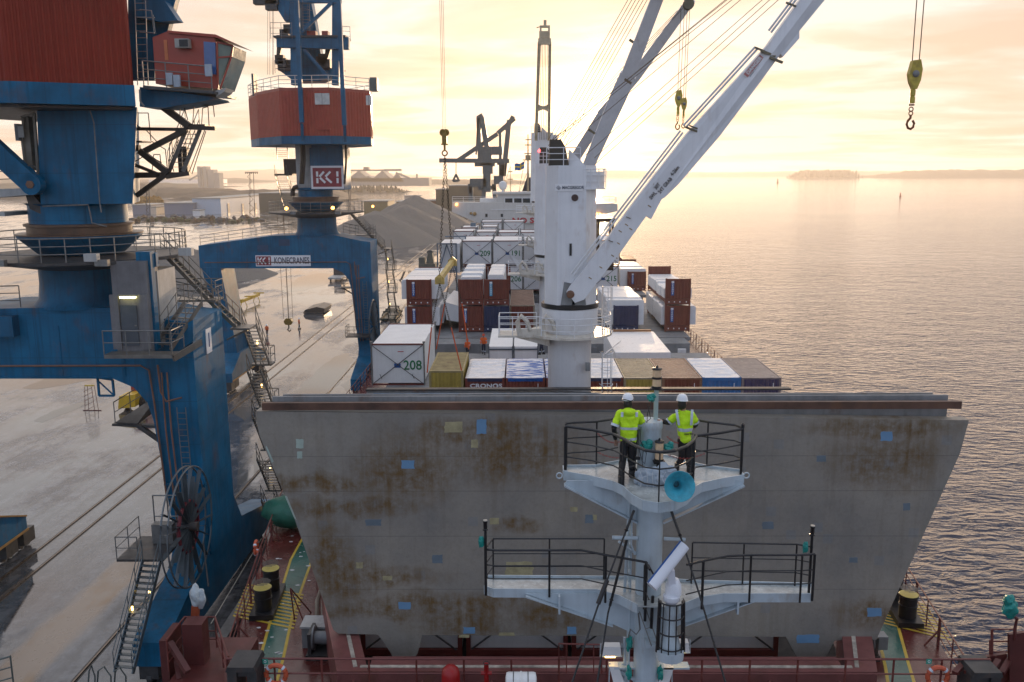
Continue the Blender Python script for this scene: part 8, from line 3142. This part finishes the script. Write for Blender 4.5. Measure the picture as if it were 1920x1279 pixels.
def building(px0, px1, py_base, py_top, label, m, roofm, depth, cat='warehouse', doors=0, side=None, name='warehouse', doorpx=None):
    a, b = gpos(px0, py_base), gpos(px1, py_base)
    Y = (a.y + b.y) / 2
    z1 = at(px0, py_top, Y).z
    o = thing(name, label, cat, ((a.x + b.x) / 2, Y, QZ))
    mb = MB()
    mb.box((a.x, Y, QZ), (b.x, Y + depth, z1))
    mb.build('wall', m, o)
    mb = MB()
    mb.box((a.x - 0.5, Y - 0.5, z1), (b.x + 0.5, Y + depth + 0.5, z1 + 0.5))
    mb.build('roof', roofm, o)
    if doors:
        for i in range(doors):
            u = (i + 0.5) / doors
            h_ = (z1 - QZ) * random.uniform(0.45, 0.7)
            yy = Y + depth * u
            MB().box((b.x, yy - 2, QZ), (b.x + 0.15, yy + 2, QZ + h_)).build('door', darksteel, o)
    return o


wb = M('warehouse pale blue', (0.42, 0.50, 0.58), 0.6, var=0.1)
wg = M('warehouse slate', (0.20, 0.22, 0.27), 0.6, var=0.1)
ww_ = M('warehouse cream', (0.60, 0.50, 0.40), 0.6, var=0.1)
rf = M('flat roof', (0.30, 0.30, 0.28), 0.7)
building(363, 414, 401, 373, 'pale blue warehouse with a row of doors on its lit side wall', wb, rf, 150, doors=5)
building(310, 362, 402, 382, 'lower slate grey warehouse adjoining the pale blue one', wg, rf, 60)
building(488, 560, 398, 363, 'dark boxy warehouse left of the crane stairs', M('dark olive wall', (0.09, 0.085, 0.06), 0.6), rf, 60)
building(283, 293, 402, 389, 'small lit gabled shed at the left of the warehouses', ww_, rf, 20, name='shed', cat='shed')
building(362, 375, 405, 395, 'small white kiosk in front of the pale blue warehouse', wpaint, rf, 8, name='shed', cat='shed')
building(250, 283, 402, 385, 'low grey shed beside the near crane column', wg, rf, 30, name='shed', cat='shed')
building(683, 727, 402, 378, 'tan block of stacked containers behind the far crane platform', M('olive tan wall', (0.16, 0.13, 0.06), 0.6), rf, 30, name='store_block', cat='storage block')
building(744, 794, 400, 379, 'long dark store with a yellow sign behind the tallest gravel pile', M('brown store wall', (0.11, 0.085, 0.05), 0.6), rf, 30, name='store_block', cat='storage block')
building(794, 818, 402, 377, 'red brown container stack at the end of the store', M('stack brown', (0.17, 0.07, 0.03), 0.6), rf, 24, name='store_block', cat='storage block')
building(759, 788, 390, 368, 'white cabin on the roof of the long dark store', ww_, rf, 12, name='cabin', cat='cabin')
building(818, 842, 402, 356, 'tall dark hull block in the glow left of the bridge wing', M('hull dark', (0.10, 0.08, 0.045), 0.6), rf, 40, name='moored_ship', cat='ship')
building(842, 905, 402, 349, 'bulky dark ship side in the glow behind the bridge wing', M('hull dark'  , (0.10, 0.08, 0.045), 0.6), rf, 40, name='moored_ship', cat='ship')
p = gpos(786, 398)
MB().box((p.x - 2, p.y - 3.2, QZ + 3.2), (p.x + 3, p.y - 3.0, QZ + 5.4)).build('yellow_sign', yline, None)
tag(bpy.data.objects['yellow_sign'], 'small yellow board on the long dark store', 'sign')
# silo
Ys = 1750.0
o = thing('grain_silo', 'hazy concrete grain silo tower on the far shore', 'silo', tuple(at(390, 337, Ys)))
mb = MB()
for (u0, v0, u1) in ((369, 312, 376), (380, 312, 388), (376, 315, 380), (388, 318, 401), (401, 324, 411)):
    a, b = at(u0, v0, Ys), at(u1, 337, Ys)
    mb.box((a.x, Ys, 1), (b.x, Ys + 25, a.z))
mb.build('tower', concretem, o)
mb = MB()
mb.bar(at(355, 338, Ys), at(372, 328, Ys), 3)
mb.build('conveyor', concretem, o)
building(292, 404, 344, 337, 'long low white roofed hall in front of the silo', wpaint, wpaint, 60, name='hall', cat='hall')
# far bulk terminal
Yt = 1500.0
o = thing('bulk_terminal', 'hazy bulk terminal with a high conveyor across the inlet', 'terminal', tuple(at(700, 345, Yt)))
mb = MB()
for (u0, v0, u1, v1) in ((648, 318, 720, 321), (720, 317, 752, 321), (681, 313, 691, 320)):
    a, b = at(u0, v0, Yt), at(u1, v1, Yt)
    mb.box((a.x, Yt, b.z), (b.x, Yt + 12, a.z))
mb.build('conveyor', concretem, o)
mb = MB()
for (u, w, v0) in ((672, 26, 320), (716, 24, 320), (744, 14, 324), (690, 20, 330)):
    a, b, c = at(u - w, 341, Yt), at(u + w, 341, Yt), at(u, v0, Yt)
    mb.prism([a, b, c], (0, 60, 0))
mb.box(at(648, 334, Yt), at(810, 348, Yt + 50))
mb.box(at(780, 326, Yt), at(784, 335, Yt + 10))
mb.build('storage_hall', concretem, o)
mb = MB()
mb.bar(at(742, 324, Yt), at(768, 334, Yt), 3)
mb.build('sloping_conveyor', concretem, o)


def lattice(px, py0, py1, Y, label, w=2.0):
    b_ = at(px, py1, Y)
    t_ = at(px, py0, Y)
    o = thing('light_mast', label, 'light mast', (b_.x, Y, QZ))
    mb = MB()
    n = 12
    for sx in (-1, 1):
        mb.tube((b_.x + sx * w / 2, Y, QZ), (t_.x + sx * w * 0.35, Y, t_.z), 0.14, 4)
    for i in range(n):
        z0, z1 = QZ + (t_.z - QZ) * i / n, QZ + (t_.z - QZ) * (i + 1) / n
        s = 1 if i % 2 else -1
        mb.tube((b_.x - s * w * 0.45, Y, z0), (b_.x + s * w * 0.45, Y, z1), 0.09, 4)
    mb.build('lattice', darksteel, o)
    mb = MB()
    mb.bc((t_.x, Y, t_.z), (w * 2.6, 1.0, 0.35))
    for k in range(-3, 4):
        mb.bc((t_.x + k * w * 0.38, Y - 0.4, t_.z - 0.5), (w * 0.2, 0.4, 0.5))
    mb.build('lamp_head', darksteel, o)


lattice(472, 323, 400, 430, 'tall lattice floodlight mast left of the second crane', 2.4)
lattice(655, 323, 385, 470, 'tall floodlight mast just right of the signed crane column', 1.0)
lattice(277, 352, 402, 430, 'faint lattice mast beside the near crane column', 1.6)
# container rows and scrap band in the middle distance
random.seed(21)
for i in range(46):
    u = 250 + i * 5.3 + random.uniform(-2, 2)
    if 555 < u:
        continue
    p = gpos(u, 413 + random.uniform(-2, 4))
    w, h = random.uniform(1.2, 3), random.uniform(0.8, 2.2)
    mb = MB()
    mb.blob((p.x, p.y, QZ + h * 0.4), (w, w * 0.7, h), i, 0.25, sub=1)
    tag(mb.build('scrap_heap', [darksteel, M('scrap brown', (0.10, 0.06, 0.03), 0.8), M('scrap olive', (0.08, 0.08, 0.03), 0.8)][i % 3]), 'small dark scrap heap in the long row before the warehouses', 'scrap heap', 'scrap heaps in front of the warehouses')
random.seed(5)
for i in range(14):
    u = 262 + i * 3.0 + random.uniform(-2, 2)
    p = onz(u, 391, QZ)
    mb = MB()
    mb.blob((p.x, p.y, QZ + 4), (3.2, 3, 4.5), i, 0.3, sub=2, fr=2)
    o = thing('tree', 'autumn tree in the yellowish clump left of the warehouses', 'tree', (p.x, p.y, QZ), 'autumn trees by the sheds')
    mb.build('crown', M('autumn foliage', (0.25, 0.13, 0.02), 0.9, var=0.5, vs=1), o)
    MB().tube((p.x, p.y, QZ), (p.x, p.y, QZ + 3), 0.25, 5).build('trunk', soil, o)

# things on the quay
p = gpos(590, 588)
o = thing('mobile_conveyor', 'long dark covered machine lying on the wet quay beside the worker', 'machine', tuple(p))
mb = MB()
mb.prism([(p.x - 1.8, p.y - 1, QZ + 0.2), (p.x + 1.8, p.y - 1, QZ + 0.2), (p.x + 2.0, p.y - 1, QZ + 1.0), (p.x + 0.6, p.y - 1, QZ + 1.3), (p.x - 1.4, p.y - 1, QZ + 0.8)], (0, 6, 0))
mb.build('body', black, o)
MB().box((p.x - 1.5, p.y - 1.5, QZ), (p.x + 1.6, p.y - 1.01, QZ + 0.35)).build('skid', darksteel, o)
a, b = at(448, 571, 104), at(487, 553, 108)
o = thing('lifting_beam', 'yellow lifting beam on stands on the quay right of the land side leg', 'lifting beam', tuple(gpos(470, 570)))
p0, p1 = gpos(452, 577), gpos(486, 563)
mb = MB()
mb.bar((p0.x, p0.y, QZ + 1.1), (p1.x, p1.y, QZ + 1.1), 0.45, 0.5)
for p in (p0, p0.lerp(p1, 0.5), p1):
    mb.bar((p.x - 1.0, p.y, QZ + 1.42), (p.x + 1.0, p.y, QZ + 1.42), 0.2)
mb.build('beam', yellow, o)
mb = MB()
for p in (p0.lerp(p1, 0.15), p0.lerp(p1, 0.85)):
    for s in (-0.6, 0.6):
        mb.tube((p.x + s, p.y, QZ), (p.x + s * 0.5, p.y, QZ + 0.85), 0.07, 5)
mb.build('stand', yellow, o)
# hook of the second crane hanging inside its portal
p = at(541, 603, 101)
o = thing('hook_block', 'black and yellow striped hook block hanging inside the second portal', 'crane hook', tuple(p))
mb = MB()
mb.prism([p + V((x, -0.3, z)) for x, z in ((-0.3, 0.35), (0.3, 0.35), (0.5, 0), (0.3, -0.35), (-0.3, -0.35), (-0.5, 0))], (0, 0.6, 0))
mb.build('block', M('stripe ochre', (0.25, 0.15, 0.02), 0.5, var=0.6, vs=6), o)
mb = MB()
mb.path([p + V((0, 0, -0.35)), p + V((0, 0, -0.7)), p + V((-0.15, 0, -0.95)), p + V((0.05, 0, -1.15)), p + V((0.22, 0, -0.95))], 0.08, 6)
mb.build('hook', darksteel, o)
mb = MB()
for k in (-0.55, 0, 0.05, 0.5):
    mb.tube(p + V((k, 0, 0.3)), p + V((k * 1.2, 0, 12.5)), 0.022, 4)
mb.build('hoist_rope', MATS['wire'], o)


def flatcar(p, label, L=8, ang=0, col=None):
    o = thing('flatbed', label, 'flatbed', tuple(p))
    d = V((math.sin(ang), math.cos(ang), 0))
    s = V((d.y, -d.x, 0))
    mb = MB()
    for k in (-1.1, 1.1):
        mb.bar(p + s * k + V((0, 0, 0.5)), p + s * k + d * L + V((0, 0, 0.5)), 0.2, 0.3)
    mb.bar(p - s * 1.3 + V((0, 0, 0.4)), p + s * 1.3 + V((0, 0, 0.4)), 0.25)
    mb.bar(p - s * 1.3 + d * L + V((0, 0, 0.4)), p + s * 1.3 + d * L + V((0, 0, 0.4)), 0.25)
    mb.box((p.x - 1.2, p.y, QZ + 0.1), (p.x + 1.2, p.y + L, QZ + 0.3))
    for f_ in (0.2, 0.5, 0.8):
        c = p + d * L * f_
        mb.bar(c - s * 1.2 + V((0, 0, 0.7)), c - s * 0.8 + V((0, 0, 1.4)), 0.2)
        mb.bar(c + s * 1.2 + V((0, 0, 0.7)), c + s * 0.8 + V((0, 0, 1.4)), 0.2)
        mb.bar(c - s * 1.0 + V((0, 0, 1.4)), c + s * 1.0 + V((0, 0, 1.4)), 0.18)
    mb.build('frame', col or darksteel, o)


flatcar(gpos(727, 603), 'dark green flatbed frame with trestles parked at the quay edge', 9, 0.0, M('dark green steel', (0.02, 0.04, 0.03), 0.5))
p = gpos(762, 526)
o = thing('steel_trestle', 'grey steel trestle standing on the quay edge behind the flatbed', 'trestle', tuple(p))
mb = MB()
for s in (-1.4, 1.4):
    for d in (0, 3):
        mb.bar((p.x + s, p.y + d, QZ), (p.x + s * 0.4, p.y + d, QZ + 1.9), 0.2)
    mb.bar((p.x + s * 0.4, p.y, QZ + 1.9), (p.x + s * 0.4, p.y + 3, QZ + 1.9), 0.2)
    mb.bar((p.x + s * 1.1, p.y, QZ + 0.1), (p.x + s * 1.1, p.y + 3, QZ + 0.1), 0.2)
mb.build('frame', darksteel, o)
p = at(803, 500, 128)
o = thing('ship_ventilator', 'grey ventilator tower with domed top at the quay side of the ship', 'ventilator', (p.x, 128, DZ))
mb = MB()
a, b = at(786, 482, 128), at(798, 507, 128)
mb.box((a.x, 127, DZ), (at(817, 500, 128).x, 130, at(800, 494, 128).z))
mb.prism([at(799, 494, 127), at(813, 494, 127), at(810, 474, 127), at(802, 474, 127)], (0, 1.5, 0))
mb.box((a.x, 127.2, a.z - 1.8), (b.x, 129, a.z))
mb.build('housing', M('vent olive', (0.16, 0.16, 0.13), 0.5), o)
mb = MB()
mb.blob(at(806, 473, 127.7), (0.45, 0.45, 0.35), 1, 0.0, sub=2)
mb.blob(at(791, 484, 128), (0.4, 0.4, 0.25), 1, 0.2, sub=2)
mb.build('dome', darksteel, o)
# bicycle leaning near the rail
p = gpos(478, 755)
o = thing('bicycle', 'small dark bicycle standing on the wet quay left of the big cover', 'bicycle', tuple(p))
mb = MB()
for dx in (0, 0.95):
    w_ = MB()
    w_.torus((p.x + dx * 0.55, p.y + dx * 0.8, QZ + 0.36), (0.8, -0.55, 0), 0.33, 0.03, 18, 5)
    w_.build('wheel', black, o)
c0, c1 = V((p.x, p.y, QZ + 0.36)), V((p.x + 0.52, p.y + 0.76, QZ + 0.36))
m0, m1, h_ = c0.lerp(c1, 0.3) + V((0, 0, 0.5)), c0.lerp(c1, 0.45), c0.lerp(c1, 0.88) + V((0, 0, 0.6))
for a, b in ((c0, m1), (c0, m0), (m0, m1), (m1, h_), (m0, h_), (h_, c1), (h_, h_ + V((-0.15, 0.2, 0.1))), (h_, h_ + V((0.15, -0.2, 0.1)))):
    mb.tube(a, b, 0.025, 5)
mb.build('frame', black, o)
MB().bc(m0 + V((0, 0, 0.12)), (0.22, 0.16, 0.06)).build('saddle', black, o)
# corner railing at lower left
mb = MB()
railing(mb, [at(-10, 1300, 33), at(26, 1290, 33), at(26, 1290, 35)], 1.4, 2, 0.8, 0.03)
tag(mb.build('guard_rail', M('railing grey green', (0.10, 0.12, 0.11), 0.5)), 'grey green guard rail peeking in at the lower left corner', 'railing')
mb = MB()
g = [gpos(165 + k * 22, 1290) for k in range(4)]
for i, (u0, u1) in enumerate(((165, 178), (182, 208), (214, 236))):
    z0 = 3.6
    mb.path([at(u0, 1290, 33.5), at(u0 + 2, 1258, 33.5), at((u0 + u1) / 2, 1248 + i * 2, 33.5), at(u1, 1268, 33.5), at(u1, 1290, 33.5)], 0.035, 6)
tag(mb.build('hoop_guard', M('railing grey green', (0.10, 0.12, 0.11))), 'bent tube guards at the foot of the long stair', 'guard')
# yellow loader behind the near leg
p = gpos(246, 772)
o = thing('wheel_loader', 'yellow machine with a red cab parked behind the near crane leg', 'loader', tuple(p))
mb = MB()
a, b = at(219, 740, p.y), at(254, 772, p.y)
mb.prism([(a.x, p.y, QZ + 0.3), (b.x, p.y, QZ + 0.5), (b.x + 0.1, p.y, a.z), (a.x + 0.2, p.y, a.z - 0.2)], (0, 2.0, 0))
mb.build('body', yellow, o)
mb = MB()
mb.box((a.x + 0.6, p.y + 2.0, QZ + 1.0), (b.x + 0.3, p.y + 5.5, a.z + 0.9))
mb.build('cab', cabred, o)
mb = MB()
a2, b2 = at(262, 722, p.y + 5), at(276, 745, p.y + 5)
for (x0, x1) in ((a2.x, a2.x + 0.15), (b2.x - 0.15, b2.x)):
    mb.box((x0, p.y + 5, b2.z), (x1, p.y + 5.2, a2.z))
mb.box((a2.x + 0.15, p.y + 5, a2.z - 0.15), (b2.x - 0.15, p.y + 5.2, a2.z))
mb.build('door_frame', yellow, o)
for (x_, y_) in ((a.x + 0.3, p.y + 1.5), (b.x + 0.2, p.y + 1.5), (a.x + 0.5, p.y + 4.8), (b.x + 0.5, p.y + 4.8)):
    MB().lathe((x_ - 0.2, y_, QZ + 0.6), [(0.58, 0), (0.6, 0.05), (0.6, 0.35), (0.58, 0.4)], 18, axis=(1, 0, 0)).build('wheel', rubber, o)
# thin drill like stand left of the loader
p = gpos(172, 770)
o = thing('scaffold_stand', 'thin lattice stand with a yellow crossbar on the quay', 'stand', tuple(p))
mb = MB()
for s in (-0.5, 0.5):
    for d in (-0.4, 0.4):
        mb.tube((p.x + s, p.y + d, QZ), (p.x + s * 0.7, p.y + d * 0.7, QZ + 2.6), 0.03, 4)
for i in range(5):
    z = QZ + 0.1 + i * 0.5
    mb.tube((p.x - 0.48, p.y - 0.4, z), (p.x + 0.45, p.y - 0.4, z + 0.45), 0.02, 4)
mb.tube((p.x - 0.9, p.y, QZ + 0.03), (p.x + 1.0, p.y, QZ + 0.03), 0.04, 4)
mb.build('lattice', rrail, o)
MB().bc((p.x, p.y, QZ + 2.65), (0.9, 0.3, 0.1)).build('crossbar', yline, o)
# vessel truck (dark loader) seen through far portal
p = gpos(625, 527)
o = thing('flatbed_trailer', 'pale flatbed trailer seen under the right end of the second portal', 'trailer', tuple(p))
mb = MB()
mb.box((p.x - 0.8, p.y - 2, QZ + 0.6), (p.x + 2.2, p.y + 9, QZ + 1.0))
mb.build('bed', ltgrey, o)
mb = MB()
mb.box((p.x - 0.5, p.y + 3, QZ + 1.0), (p.x + 2.0, p.y + 8, QZ + 3.2))
mb.build('load', darksteel, o)
for (x_, y_) in ((p.x - 0.6, p.y), (p.x + 2, p.y), (p.x - 0.6, p.y + 6), (p.x + 2, p.y + 6)):
    MB().lathe((x_ - 0.15, y_, QZ + 0.45), [(0.45, 0), (0.45, 0.3)], 12, axis=(1, 0, 0)).build('wheel', rubber, o)
# stage ramp under the quay side: fender
for i, (u, v_) in enumerate(((496, 800), (520, 868))):
    pass
# buoys
for (u, v_, lab) in ((1458, 343, 'tiny yellowish buoy far out on the bright water'), (1688, 369, 'tiny red buoy on the bright water at the right')):
    p = onz(u, v_, 0)
    o = thing('buoy', lab, 'buoy', tuple(p))
    s = p.y / 700
    MB().lathe((p.x, p.y, -0.3), [(0.9 * s, 0), (0.9 * s, 0.8 * s), (0.45 * s, 1.2 * s), (0.45 * s, 3.0 * s), (0.1, 3.4 * s)], 10).build('float', M('buoy red', (0.45, 0.10, 0.03), 0.5), o)
# ------------------------------------------------------------------ haze
hz_m = bpy.data.materials.new('haze')
hz_m.use_nodes = True
t = hz_m.node_tree
t.nodes.clear()
pv = N(t, 'ShaderNodeVolumePrincipled', ins={'Color': (1.0, 0.95, 0.89, 1), 'Density': 0.00014, 'Anisotropy': 0.5})
ho = N(t, 'ShaderNodeOutputMaterial')
t.links.new(pv.outputs[0], ho.inputs['Volume'])
hb = MB().box((-8900, -500, -1.5), (8900, 8900, 105)).build('haze', hz_m)
hb['kind'] = 'stuff'
hb['label'] = 'warm sea haze over the harbour and the bay'
hb['category'] = 'haze'
